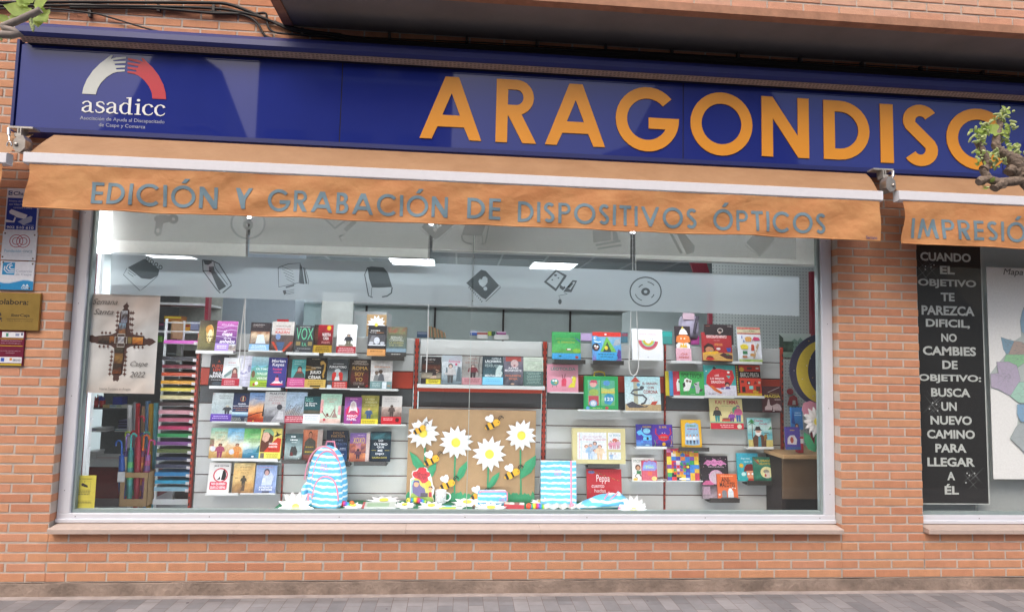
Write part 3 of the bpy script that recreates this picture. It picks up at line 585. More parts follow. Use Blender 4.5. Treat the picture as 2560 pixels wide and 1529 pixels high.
Art(fx, fz, y).draw([('r', .04, .06, .96, .78, '27419b'), ('t', .2, .84, .78, .93, 'Chubb', '27366f'), ('r', .05, .84, .17, .94, '3b4a86'), ('t', .08, .855, .155, .925, 'C', 'e6e8ec'),
    ('t', .08, .68, .8, .73, 'Sistema de Seguridad', 'cdd4e6', 0), ('t', .1, .61, .8, .66, 'con Video Verificación', 'cdd4e6', 0), ('t', .24, .54, .8, .585, 'conectado a central', 'cdd4e6', 0),
    ('p', [(.12, .47), (.18, .52), (.68, .4), (.62, .3), (.36, .34), (.28, .38), (.14, .42)], 'e2e4ec'), ('p', [(.06, .28), (.26, .25), (.3, .35), (.34, .33), (.3, .22), (.06, .22), (.0, .25)], 'e2e4ec'), ('p', [(.4, .24), (.58, .17), (.82, .25), (.84, .36), (.78, .38), (.62, .33)], 'aeb7cf'),
    ('t', .08, .08, .9, .14, '902 510 610', 'e8eaf2'), ('t', .55, .155, .9, .185, '24 horas', 'c6cce0', 0)]).done(o, 'plate_print', 'plate_lettering', band='x')
o, fx, fz, y = plate('foundation_plate', 'white plate with two linked red rings on the brick pier', 'plate', (24, 680), (518, 1085), 'L1', col='dfe2ea')
Art(fx, fz, y).draw([('o', .41, .67, .2, .23, .9, 'a82a45'), ('o', .41, .67, .12, .135, .84, 'a82a45'), ('o', .61, .67, .2, .23, .9, 'a82a45'), ('o', .61, .67, .12, .135, .84, 'a82a45'), ('t', .09, .27, .58, .37, 'Fundación', '8fb8cf'), ('t', .62, .27, .9, .36, 'ONCE', '86a2b6'),
    ('t', .1, .2, .9, .235, 'para la cooperación e inclusión social', 'b5c8d6', 0), ('t', .17, .14, .83, .175, 'de personas con discapacidad', 'b5c8d6', 0)]).done(o, 'plate_print', 'plate_lettering'); bolts(o, fx, fz, y, [(.07, .93), (.93, .9), (.05, .1), (.93, .07)])
o, fx, fz, y = plate('commerce_plate', 'white and blue plate with a wave emblem on the brick pier', 'plate', (-8, 1100), (482, 1484 + 25), 'L1', col='e3e6ee')
Art(fx, fz, y).draw([('p', [(0, 0), (1, 0), (1, .3), (.85, .34), (.7, .34), (.5, .28), (.3, .22), (.15, .22), (0, .26)], '2f8fc8'), ('p', [(.04, .28), (.16, .25), (.3, .26), (.5, .315), (.7, .375), (.85, .375), (1, .33), (1, .31), (.85, .35), (.7, .35), (.5, .29), (.3, .23), (.15, .235), (.04, .262)], 'bcd9ee'),
    ('r', .07, .52, .43, .95, '3096cf'), ('l', [(.42, .72), (.33, .72), (.27, .76), (.29, .83), (.36, .85)], 'e6eef6', .035), ('l', [(.42, .66), (.26, .66), (.18, .74), (.22, .86), (.33, .92)], 'e6eef6', .035), ('l', [(.42, .6), (.22, .59), (.12, .7), (.14, .82)], 'e6eef6', .03),
    ('t', .47, .62, .93, .7, 'Comercio', '9aa3b8', 0), ('t', .47, .49, .93, .58, 'de Caspe', '9aa3b8', 0), ('t', .66, .04, .88, .12, 'CASPE', 'dbe8f3', 1), ('p', [(.68, .14), (.73, .21), (.78, .14), (.83, .22), (.88, .14)], 'dbe8f3')]).done(o, 'plate_print', 'plate_lettering'); bolts(o, fx, fz, y, [(.08, .95), (.94, .92), (.03, .12), (.9, .07)])
M_BRASS = mat('brushed_brass', 'a98d4c', .38, .55, var=.12, scale=12, bump=.03)
o, fx, fz, y = plate('brass_plaque', 'gold coloured plaque with black lettering on the brick pier', 'plaque', (-130, 238), (455, 672), 'L2', -.022, th=.02, mats=M_BRASS)
Art(fx, fz, y).draw([('t', -.0 + .06, .68, .77, .83, 'Colabora:', '2b2218', 1), ('t', .45, .34, .82, .44, 'iberCaja', '33291c', 1), ('r', .36, .295, .9, .305, '3a2f1f'), ('t', .38, .22, .88, .275, 'Obra Social y Cultural', '5d4c2e', 0), ('p', [(.06, .28), (.2, .34), (.27, .32), (.27, .28), (.2, .26), (.16, .2), (.08, .2)], '2a2a35'), ('p', [(.16, .42), (.24, .46), (.26, .38), (.18, .36)], '3a2c2c'), ('e', .27, .24, .012, .018, '2a2a35')]).done(o, 'plate_print', 'plate_lettering', INK)
o, fx, fz, y = plate('programme_plate', 'maroon plate with yellow lines and pale logo strips, lowest on the brick pier', 'plate', (-130, 680), (276, 1082), 'L2', -.012, col='6c1d37')
Art(fx, fz, y).draw([('r', .345, .81, .97, .97, 'dfe0e6'), ('r', .46, .84, .53, .94, '4f8f78'), ('r', .73, .86, .84, .93, '8f97b5'), ('r', .89, .88, .94, .95, '55597a'), ('r', .3, .765, .97, .785, 'c0a22e'), ('t', .34, .7, .93, .735, 'PROGRAMA DE DESARROLLO', 'c9a9b5', 0), ('t', .34, .63, .9, .665, 'RURAL DE ARAGÓN 2007-2013', 'c9a9b5', 0), ('r', .3, .56, .97, .58, 'c0a22e'),
    ('t', .32, .41, .92, .44, 'CREACIÓN CENTRO ESPECIAL', 'c9a9b5', 0), ('t', .5, .35, .75, .38, 'DE EMPLEO', 'c9a9b5', 0), ('r', .3, .08, .97, .25, 'dfe0e6'), ('r', .37, .12, .47, .22, '3558b3'), ('r', .62, .15, .69, .22, 'd78b3f'), ('t', .71, .13, .94, .21, 'GOBIERNO DE ARAGÓN', '6c6877', 1), ('r', .3, .005, .97, .06, 'bfa63a')]).done(o, 'plate_print', 'plate_lettering')

M_CABLE = mat('black_cable', '1d1b1c', .6, var=.2)
def cable(label, pts, r=.008, name='cable', Y=-.02):
    q = [at('S1', x, yy, Y - .004 * (i % 3)) if len(p) == 0 else None for i, (x, yy, *p) in enumerate(pts)]
    fine = []
    for i in range(len(q) - 1):
        p0, p1, p2, p3 = q[max(i - 1, 0)], q[i], q[i + 1], q[min(i + 2, len(q) - 1)]
        for k in range(6):
            t = k / 6; fine.append(.5 * ((2 * p1) + (p2 - p0) * t + (2 * p0 - 5 * p1 + 4 * p2 - p3) * t * t + (3 * p1 - p0 - 3 * p2 + p3) * t ** 3))
    fine.append(q[-1]); b = MB(); b.tube(fine, r, 6); return tag(b.build(name, M_CABLE), label, 'cable')
run = [(2600, 285), (3600, 340), (4600, 393), (5600, 450), (6600, 520), (7600, 590)]
def shift(d, e=0): return [(x, yy + d + e * math.sin(x * .0021 + d)) for x, yy in run]
cable('thin black cable drooping from the wall clip down to the top of the blue sign', [(-200, 70), (300, 60), (640, 92), (800, 130), (1050, 205), (1300, 262)], .0055)
cable('thick upper black cable curving round the balcony corner', [(-100, 20), (500, 15), (1000, 18), (1500, 22), (1640, 35), (1780, 85), (1950, 160), (2150, 215), (2400, 250)] + shift(-4, 3), .0115)
cable('black cable running level above the bricks, just below the thickest one', [(-100, 42), (500, 40), (1000, 45), (1500, 60), (1700, 85), (1880, 130), (2080, 215), (2350, 262)] + shift(8, 5), .0095)
cable('black cable sagging into a loop beside the balcony corner', [(500, 55), (1100, 62), (1500, 95), (1720, 105), (1830, 160), (1900, 262), (2060, 285), (2400, 292)] + shift(20, 4), .009)
cable('black cable with a tight bend under the balcony corner', [(1500, 85), (1780, 100), (1890, 95), (1905, 150), (1930, 215), (2030, 242), (2400, 268)] + shift(14, 6), .008)
cable('lowest black cable lying along the hood of the blue sign', [(1880, 240), (1920, 280), (2100, 300), (2400, 312)] + shift(34, 3), .009)
cable('black cable tied behind the lowest one above the sign hood', [(2000, 290), (2400, 318)] + shift(42, 2), .008)
cable('slender black cable hugging the foot of the balcony wall', [(1960, 150), (2050, 190), (2200, 222), (2400, 238)] + shift(-22, 5), .004)
sc0 = None
for i, x in enumerate((650, 1140, 1530, 2160, 2780, 3330, 3830, 4320, 4790, 5260, 5700, 6140, 6560, 7000)):
    yy = 100 if i == 0 else (60 if i < 3 else 0) or [p for p in [(2160, 225), (2780, 255), (3330, 285), (3830, 310), (4320, 336), (4790, 364), (5260, 398), (5700, 432), (6140, 465), (6560, 495), (7000, 525)] if p[0] == x][0][1]
    p = at('S1', x, yy, -.006)
    if sc0 is None: sc0 = MB().box((-.009, -.022, -.03), (.009, .004, .016)).build('cable_clip', mat('grey_clip', '4b4642', .7)); o = sc0
    else: o = sc0.copy(); C.objects.link(o)
    o.location = p; tag(o, 'small dark clip fixing the black cables to the bricks above the sign', 'clip', 'cable clips along the facade')

# ================================================================ ROOM BEHIND THE GLASS
IX0, IX1, IY = GX0 - .35, 6.5, 6.2
FLZ, CEZ = .06, 2.92
struct(MB().box((IX0 - 2, .31, FLZ - .1), (IX1, IY, FLZ)).build('shop_floor', mat('grey_vinyl_floor', '7d7f83', .4, var=.1, scale=3)))
def tiles_mat():
    m = mat('ceiling_tiles', '77797c', .9, var=.04); return m
b = MB(); b.box((IX0 - 2, .31, CEZ), (IX1, IY, CEZ + .1))
struct(b.build('shop_ceiling', tiles_mat()))
b = MB()
for i in range(14): b.box((IX0 - 2 + i * .6, .32, CEZ - .012), (IX0 - 1.976 + i * .6, IY, CEZ - .001))
for i in range(7): b.box((IX0 - 2, .5 + i * .6, CEZ - .011), (IX1, .524 + i * .6, CEZ - .0005))
struct(b.build('ceiling_grid_strip', mat('ceiling_tee', '8b8d8f', .6, var=0)))
M_WALLI = mat('white_room_wall', 'c9d2d2', .85, var=.03, scale=2)
struct(MB().box((IX0 - 2, IY, FLZ), (IX1, IY + .1, CEZ)).build('shop_back_wall', M_WALLI))
struct(MB().box((IX0 - 2.1, .31, FLZ), (IX0 - 2, IY, CEZ)).build('shop_side_wall', M_WALLI))
struct(MB().box((IX1, .31, FLZ), (IX1 + .1, IY, CEZ)).build('shop_side_wall', M_WALLI))
M_LAMP = mat('lit_panel', 'f4f8ff', .5, var=0, emit=9); M_WHITE = mat('white_melamine', 'cfd3d3', .55, var=.04, scale=5)
def lamp(label, t, x0, x1, y):
    a, c = atz(t, x0, y, CEZ), atz(t, x1, y, CEZ); cx = (a.x + c.x) / 2; cy = (a.y + c.y) / 2; cy = min(cy, IY - .4); h = .3
    L = thing('ceiling_lamp', label, 'ceiling light', (cx, cy, CEZ - .016))
    MB().box((-h - .02, -h - .02, -.006), (h + .02, h + .02, .003)).build('lamp_frame', M_WHITE, L); MB().box((-h, -h, -.01), (h, h, -.0065)).build('diffuser', M_LAMP, L)
    l = bpy.data.lights.new('panel_light', 'AREA'); l.shape = 'SQUARE'; l.size = .58; l.energy = 32; l.color = (.93, .98, 1); o = bpy.data.objects.new('panel_light', l); C.objects.link(o); o.parent = L; o.location = (0, 0, -.02)
    return l
lamp('lit square ceiling panel seen just under the second blind', 'P', 1185, 1440, 391); lamp('lit square ceiling panel left of the long white cord', 'P', 2175, 2420, 417); lamp('lit square ceiling panel above the computer pictogram', 'Q', 755, 968, 365)
lamp('thin lit ceiling panel far back above the notepad pictogram', 'P', 480, 710, 369).energy = 9
# unseen tube behind the left jamb, added for the burnt out blind and poster edge
def unseen_tube_light(label, x, z0, z1, e):
    T_ = thing('unseen_tube_light', label, 'light', (x, .17, z0)); MB().box((-.012, .0, 0), (.012, .02, z1 - z0)).build('lamp_body', M_WHITE, T_)
    MB().tube([(0, -.012, .02), (0, -.012, z1 - z0 - .02)], .011, 10).build('lit_tube', mat('lit_tube', 'eef3ff', .5, var=0, emit=26), T_)
    l = bpy.data.lights.new('tube_glow', 'AREA'); l.shape = 'RECTANGLE'; l.size = .03; l.size_y = z1 - z0; l.energy = e; l.color = (1, .98, .94); o = bpy.data.objects.new('tube_glow', l); C.objects.link(o); o.parent = T_
    o.location = (0, -.03, (z1 - z0) / 2); o.rotation_euler = (R(90), 0, R(-65 if x < 0 else 65))
def unseen_strip_light(label, x0, x1, e, y=.42, z=2.62, rx=28, w_=.03):  # out of view; the upper pair is added to brighten the book fronts
    T_ = thing('unseen_strip_light', label, 'light', ((x0 + x1) / 2, y, z)); h = (x1 - x0) / 2
    up = rx > 90; MB().box((-h, -w_, -.012 if up else 0), (h, w_, -.006 if up else .03)).build('lamp_body', M_WHITE, T_); MB().tube([(-h + .02, 0, 0 if up else -.014), (h - .02, 0, 0 if up else -.014)], .005 if up else .012, 10).build('lit_tube', mat('lit_tube', 'eef3ff', .5, var=0, emit=26), T_)
    l = bpy.data.lights.new('strip_glow', 'AREA'); l.shape = 'RECTANGLE'; l.size = x1 - x0; l.size_y = .04; l.energy = e; l.color = (.95, .98, 1); o = bpy.data.objects.new('strip_glow', l); C.objects.link(o); o.parent = T_
    o.location = (0, .004, .008) if up else (0, 0, -.03); o.rotation_euler = (R(rx), 0, 0)
unseen_strip_light('long unseen lit tube added over the novels behind the blinds', -2.3, .1, 13); unseen_strip_light('long unseen lit tube added over the picture books behind the blinds', .3, 2.6, 13)
unseen_strip_light('long unseen lit tube lying at the foot of the panes behind the white bottom rail', -2.4, 2.5, 8, GLASS + .03, GZ - .012, 128, .008)  # foot tube out of view, inferred from streaks on the low slats
unseen_tube_light('upright unseen lit tube tucked behind the white frame beside the cross poster', GX0 - .055, .9, 2.55, 7)

# ---------------------------------------------------------------- blinds
BLY = .19
M_BLIND = mat('blind_fabric', 'e6e7e2', .85, var=.03, scale=40, trans=.45)
def blind(label, x0, x1, yb, cord=None):
    a, c = at('o', x0, yb, BLY), at('o', x1, yb, BLY); z0 = (a.z + c.z) / 2
    B = thing('roller_blind', label, 'blind', (0, 0, 0))
    b = MB(); b.box((a.x + .004, BLY, z0), (c.x - .004, BLY + .0015, 2.64)); b.build('blind_fabric', M_BLIND, B)
    b = MB(); b.tube([(a.x + .006, BLY + .0007, z0 - .006), (c.x - .006, BLY + .0007, z0 - .006)], .007, 8); b.build('bottom_bar', M_WHITE, B)
    b = MB(); b.tube([(a.x, BLY + .03, 2.66), (c.x, BLY + .03, 2.66)], .028, 12); b.build('roller', M_WHITE, B)
    if cord:
        pts = [at(t, x, y, BLY - .03) for t, x, y in cord]; b = MB(); b.tube(pts, .0038, 6); b.build('pull_cord', mat('white_cord', 'e8ebea', .6, var=0), B)
    return B
blind('roller blind beside the burnt out left jamb, without a cord loop', 236, 615, 635)
loop = lambda t, l, r_, bot: [(t, *p) for p in l] + [(t, *p) for p in bot] + [(t, *p) for p in r_]
blind('roller blind whose thin looped cord hangs over the pale lilac novel', 621, 1071, 637, [('o', 616, 560), ('o', 613, 720), ('Z1', 1325, 150), ('Z1', 1300, 400), ('Z1', 1262, 750), ('Z1', 1245, 1040), ('Z1', 1262, 1130), ('Z1', 1285, 1172), ('Z1', 1308, 1130), ('Z1', 1325, 950), ('Z1', 1325, 750), ('Z1', 1322, 400), ('Z1', 1335, 150), ('o', 617, 720), ('o', 618, 560)])
blind('roller blind across the glass joint with a single straight cord', 1079, 1577, 634, [('o', 1073, 560), ('o', 1072, 700), ('Z2', 2120, 230), ('Z2', 2112, 700), ('Z2', 2095, 1050), ('Z2', 2088, 1200)])
blind('roller blind beside the brick pier, its wide cord loop over the rainbow book', 1586, 2044, 655, [('o', 1581, 560), ('o', 1582, 700), ('Z7', 1355, 5), ('Z7', 1345, 400), ('Z7', 1328, 700), ('Z7', 1330, 800), ('Z7', 1352, 880), ('Z7', 1392, 908), ('Z7', 1435, 880), ('Z7', 1465, 780), ('Z7', 1466, 600), ('Z7', 1446, 300), ('Z7', 1438, 5), ('o', 1590, 700), ('o', 1588, 560)])
# ---------------------------------------------------------------- frosted vinyl and its pictograms on the glass
M_FROST = glassy('frosted_vinyl', 'c8d4d8', .74, .3, False, .45); M_CLEAR = glassy('dark_cutout', '465154', .72, .1, False, 0); M_FROST2 = glassy('thin_frosted_vinyl', 'a6aca9', .4, .3, False, .4); M_GHOST = glassy('pale_cutout', 'ccd0cc', .5, .1, False, .3)
fy = GLASS - .0012
def strip(y0l, y0r, y1l, y1r, xl, xr, m, yo):
    tl, tr, bl_, br_ = at('o', xl, y0l, yo), at('o', xr, y0r, yo), at('o', xl - 3, y1l, yo), at('o', xr, y1r, yo)
    b = MB()
    for s_ in ((0, (xm - .003 - tl.x) / (tr.x - tl.x)), ((xm + .003 - tl.x) / (tr.x - tl.x), 1)):
        q = [tl.lerp(tr, s_[0]), tl.lerp(tr, s_[1]), bl_.lerp(br_, s_[1]), bl_.lerp(br_, s_[0])]; b.add([(p.x, yo, p.z) for p in q], [(3, 2, 1, 0)])
    return b.build('frosted_band', m, win)
band1 = strip(630, 690, 735, 790, 278, 1998, M_FROST, fy); band2 = strip(470, 540, 600, 648, 284, 1990, M_FROST2, fy)
def pic(par, m, t, polys, tf=lambda x, y: (x, y)):
    b = MB()
    for k, q in enumerate(polys):
        qs = q if isinstance(q[0], list) else [q]
        b.fill([[(lambda P_: (P_.x, P_.z))(at(t, *tf(*p), fy)) for p in r_] for r_ in qs], fy - .0006 - .00025 * k)
    return b.build('pictogram', m, par)
H_ = lambda *a: list(a)
notepad = [[(330, 465), (445, 405), (548, 478), (540, 520), (490, 545), (470, 545), (425, 540)], thick([(325, 470), (300, 515), (415, 625), (450, 600), (535, 525)], 4), thick([(335, 485), (385, 520)], 4), thick([(330, 500), (370, 528)], 4)] + [[circ(467 + 30 * i, 407 + 19 * i, 14, 16, 12), circ(467 + 30 * i, 407 + 19 * i, 8, 10, 10)] for i in range(4)]
pencil = [[(848, 410), (905, 415), (912, 432), (885, 448), (862, 444)], thick([(846, 412), (850, 488), (940, 612), (968, 642)], 7), thick([(905, 415), (960, 440), (1040, 570), (1045, 590), (985, 640)], 8), [(890, 460), (925, 458), (930, 490), (1010, 595), (960, 625), (952, 610), (905, 500), (892, 495)], thick([(925, 430), (935, 470), (1020, 585)], 5), thick([(850, 488), (905, 490)], 5)]
papers = [thick([(1370, 465), (1440, 440), (1520, 435), (1512, 570), (1372, 600), (1368, 465)], 5)] + [thick([(1385 + 10 * i, 455 + 22 * i), (1470 + 4 * i, 490 + 22 * i)], 3) for i in range(5)] + [[(1522, 440), (1535, 465), (1550, 580), (1515, 575)], [(1540, 465), (1552, 470), (1570, 575), (1558, 580)], thick([(1555, 470), (1580, 560), (1575, 582)], 4), [(1420, 598), (1478, 582), (1480, 592), (1422, 607)], [(1400, 625), (1420, 620), (1425, 645), (1410, 655)], thick([(1420, 630), (1480, 617)], 3), thick([(1422, 642), (1480, 630)], 3), thick([(1425, 652), (1480, 641)], 3)]
bookp = [[(1985, 465), (2010, 458), (2095, 465), (2125, 500), (2155, 600), (2060, 605), (2015, 602), (1995, 540)], thick([(1985, 465), (1965, 515), (1992, 660), (2020, 672)], 7), thick([(2015, 602), (2010, 665)], 4), thick([(2155, 602), (2150, 640), (2120, 662), (2085, 668)], 9)]
heart = [(468, 492), (450, 478), (443, 458), (450, 445), (462, 448), (468, 434), (482, 430), (494, 442), (494, 465), (482, 482)]
diary = [[[(374, 468), (458, 393), (485, 400), (560, 482), (484, 560), (462, 550)], heart, circ(482, 500, 11, 11, 10)], thick([(484, 572), (568, 492), (562, 482)], 4)] + [thick([(392 + 9 * i, 488 + 10 * i), (388 + 9 * i, 496 + 10 * i)], 5) for i in range(9)]
comp = [[[(812, 462), (880, 392), (942, 425), (935, 440), (880, 515)], [(828, 460), (884, 404), (925, 430), (880, 498)]], circ(878, 424, 9, 6, 10), circ(895, 440, 5, 4, 8), circ(860, 450, 5, 4, 8), [(905, 478), (922, 490), (930, 485), (935, 495), (920, 510), (900, 495)], [[(938, 495), (975, 452), (1000, 455), (968, 520), (922, 517)], [(948, 497), (978, 462), (990, 463), (962, 506)]], [(945, 490), (970, 468), (980, 470), (955, 500)], thick([(925, 520), (945, 530), (895, 540), (905, 555)], 3), circ(903, 573, 10, 15, 12)]
disc = [[circ(1387, 517, 91, 85, 36), circ(1387, 517, 84, 78, 36)], [circ(1387, 517, 25, 22, 20), circ(1387, 517, 10, 9, 14)], thick(circ(1387, 517, 60, 52, 10, 110, 165), 4), thick(circ(1387, 517, 50, 44, 8, 20, 50), 5), thick(circ(1387, 517, 62, 56, 8, 280, 320), 5), thick(circ(1387, 517, 48, 42, 8, 215, 250), 5)]
sciss = [[(1738, 472), (1765, 478), (1797, 497), (1765, 518), (1745, 500)], [(1775, 512), (1850, 500), (1915, 510), (1905, 530), (1860, 545), (1820, 610), (1795, 620), (1785, 570)]]
for m_, t_, q_ in ((M_CLEAR, 'P', notepad), (M_CLEAR, 'P', pencil), (M_CLEAR, 'P', papers), (M_CLEAR, 'P', bookp), (M_CLEAR, 'Q', diary), (M_CLEAR, 'Q', comp), (M_CLEAR, 'Q', disc)): pic(band1, m_, t_, q_)
# the second band higher up carries the same pictograms in the opposite order, paler
def tf(cx, cy, nx, ny, fl=-1): return lambda x, y: (nx + fl * (x - cx), ny + (y - cy) * .9)
pic(band2, M_GHOST, 'P', [circ(570, 130, 60, 30, 16), [circ(645, 130, 36, 34, 16), circ(645, 132, 12, 12, 12)], [[(525, 150), (580, 140), (560, 240), (530, 252), (512, 225)], circ(538, 210, 12, 16, 12)]])
pic(band2, M_GHOST, 'P', [[circ(1160, 160, 122, 112, 30), circ(1160, 160, 108, 100, 30)], [circ(1160, 172, 36, 34, 18), circ(1160, 172, 14, 13, 12)]])
pic(band2, M_GHOST, 'Q', diary, tf(470, 480, 210, 150)); pic(band2, M_GHOST, 'P', [q for q in bookp], tf(2060, 560, 2950 - 220, 205)); pic(band2, M_GHOST, 'Q', [[(1088, 172), (1190, 172), (1190, 225), (1092, 240)], thick([(1105, 255), (1245, 230)], 12), thick([(1115, 275), (1250, 255)], 10), [(1200, 175), (1225, 180), (1235, 225), (1205, 230)]])
pic(band2, M_GHOST, 'Q', [thick([(1525, 180), (1590, 300)], 14), [(1560, 185), (1600, 180), (1665, 260), (1660, 295), (1620, 308)]]); pic(band2, M_GHOST, 'Q', [[(1955, 240), (2005, 185), (2110, 210), (2115, 225), (2030, 315)], thick([(1950, 255), (2030, 318), (2115, 235)], 4)])
pic(band2, M_GHOST, 'P', [thick([(1690, 130), (1760, 195), (1830, 140)], 16), thick([(1830, 210), (1900, 145)], 30), thick([(1790, 245), (1830, 235), (1790, 255), (1805, 285)], 6)])

# ================================================================ SLATTED DISPLAY WALL
SLY = .96                                     # face of the slats
M_SLAT = mat('slat_metal', 'bcbebb', .34, 0, var=.04, scale=4); M_SDARK = mat('slat_dark', '45484a', .5, var=.08, scale=4); M_SRED = mat('slat_red', 'b23a22', .45, var=.05, scale=4)
M_GROOVE = mat('groove_red', '4a1a18', .5, var=0); M_UPR = mat('upright_red', 'a8321c', .45, var=.08); M_SLOT = mat('slot_black', '241c1c', .7, var=0); M_LEDW = mat('ledge_white', 'd6d8d6', .35, var=.03); M_LEDK = mat('ledge_black', '35322f', .4, var=.06)
gl = [at('Z3', 150, 412, SLY).z, at('Z3', 130, 1245, SLY).z]; MH = (gl[0] - gl[1]) / 4          # slat module from five visible grooves
G0 = (at('Z3', 150, 412, SLY).z + at('Y2', 650, 262, SLY).z) / 2; FLOORZ = at('o', 1160, 1252, .9).z
wall_ = thing('display_wall', 'grey slatted display wall with red perforated posts, books ranged on its ledges', 'display wall')
bays = [('Z3', 60, 715, None), ('o', 714, 1033, None), ('o', 1047, 1353, None), ('o', 1368, 1660, None), ('o', 1665, 1950, None)]
bx = [(at('o', 492, 1100, SLY).x, at('o', 708, 1100, SLY).x), (at('o', 714, 1050, SLY).x, at('o', 1033, 950, SLY).x), (at('o', 1048, 950, SLY).x, at('o', 1354, 950, SLY).x), (at('o', 1368, 950, SLY).x, at('o', 1660, 950, SLY).x), (at('o', 1665, 950, SLY).x, at('o', 1950, 950, SLY).x)]
TOPR = [5.0, 4.98, 4.95, 4.92, 4.9]
for i, (a, c) in enumerate(bx):
    b = MB()
    for r in range(-5, 6):                     # rows counted from the reference groove: dark row 1, red row 2
        z0 = G0 + r * MH; z1 = z0 + MH
        top = G0 + TOPR[i] * MH
        if z0 > top - .03: break
        z1 = min(z1, top); k = 1 if r == 1 else 2 if r == 2 and i != 2 else 0
        b.cbox((a, SLY, z0 + .004), (c, SLY + .018, z1 - .004), .003, None, k)
    b.box((a, SLY + .008, G0 - 5 * MH), (c, SLY + .03, G0 + TOPR[i] * MH - .006), None, 3); b.build('slat_panel', [M_SLAT, M_SDARK, M_SRED, M_GROOVE], wall_)
def upright(x, w_, pair=False):
    b = MB(); z0, z1 = G0 - 5.2 * MH, G0 + 4.95 * MH
    for s_ in ((-1, 1) if pair else (0,)):
        xx = x + s_ * w_ * .6; b.box((xx - w_ / 2, SLY - .012, z0), (xx + w_ / 2, SLY + .03, z1), None, 0); z = z0 + .02
        while z < z1 - .04: b.box((xx - w_ * .28 + s_ * w_ * .3, SLY - .0128, z), (xx + w_ * .28 + s_ * w_ * .3, SLY - .0119, z + .025), None, 1); z += .05
    b.build('upright', [M_UPR, M_SLOT], wall_)
upright(at('o', 489, 1000, SLY).x, .016); upright(at('o', 711, 1100, SLY).x, .01); upright(at('o', 1040, 950, SLY).x, .014, True); upright(at('o', 1361, 950, SLY).x, .014, True); upright(at('o', 1662, 1000, SLY).x, .01); upright(at('o', 1955, 1000, SLY).x, .016)
BKY = .868                                    # front faces of the books on the ledges
def ledge(t, x0, x1, y0, y1, black=0, depth=.11, Y=None):
    Y = (BKY - .02) if Y is None else Y; a, c = at(t, x0, y0, Y), at(t, x1, y0, Y); z1 = (a.z + c.z) / 2; z0 = at(t, (x0 + x1) / 2, y1, Y).z
    b = MB(); b.cbox((a.x, Y, z0), (c.x, Y + .004, z1 + .004), .001); b.box((a.x, Y + .0042, z0), (c.x, SLY - .001, z0 + .004)); b.build('ledge', M_LEDK if black else M_LEDW, wall_)
for l in (('Z1', 620, 1155, 897, 935), ('Z1', 1370, 1860, 893, 908), ('Z2', 88, 555, 922, 956), ('Z2', 625, 1095, 932, 965), ('Z2', 1305, 1770, 978, 1030, 1), ('Z1', 815, 1285, 1400, 1435), ('Z1', 1365, 1835, 1424, 1454), ('Z1', 1900, 2283, 1420, 1430), ('Z2', 560, 1000, 1432, 1442), ('Z2', 1000, 1680, 1440, 1462),
          ('Z3', 228, 625, 436, 446), ('Z3', 628, 1015, 446, 471), ('Z4', 330, 790, 428, 434), ('Z4', 780, 1455, 440, 449), ('Z3', 222, 995, 864, 890), ('Z4', 102, 365, 830, 868, 1), ('Z4', 595, 850, 842, 894, 1), ('Z4', 892, 1250, 848, 888, 1), ('Z3', 152, 535, 1264, 1288), ('Z3', 560, 960, 1268, 1276),
          ('Z7', 262, 708, 680, 735, 1), ('Z7', 815, 1255, 694, 750, 1), ('Z7', 1370, 1815, 682, 690), ('Z8', 385, 765, 704, 732), ('Z8', 1145, 1510, 716, 741), ('Z8', 415, 792, 1134, 1160), ('Z8', 795, 1165, 1134, 1160), ('Z8', 1170, 1540, 1137, 1160), ('Z7', 200, 680, 1145, 1156), ('Z7', 600, 1200, 1396, 1412), ('Z7', 1250, 1790, 1412, 1424),
          ('Y2', 158, 570, 512, 538), ('Y2', 725, 1132, 522, 570, 1), ('Y2', 1640, 1985, 516, 540), ('Y2', 1135, 1535, 1197, 1250, 1), ('Y2', 1638, 2035, 966, 1020, 1), ('Y1', 690, 1110, 738, 795, 1), ('Y2', 105, 540, 964, 972), ('Y2', 570, 1045, 964, 972)): ledge(*l)
a, c = at('Z5', 245, 915, BKY - .02), at('Z5', 2068, 942, BKY - .02); zz = (a.z + c.z) / 2
b = MB(); b.cbox((a.x, BKY - .03, zz - .028), (c.x, SLY - .002, zz), .003); b.build('shelf_board', M_LEDW, wall_)
b = MB(); b.box((a.x + .004, BKY - .005, zz - .058), (c.x - .02, SLY - .003, zz - .0285)); b.build('shelf_rail', M_SRED, wall_)

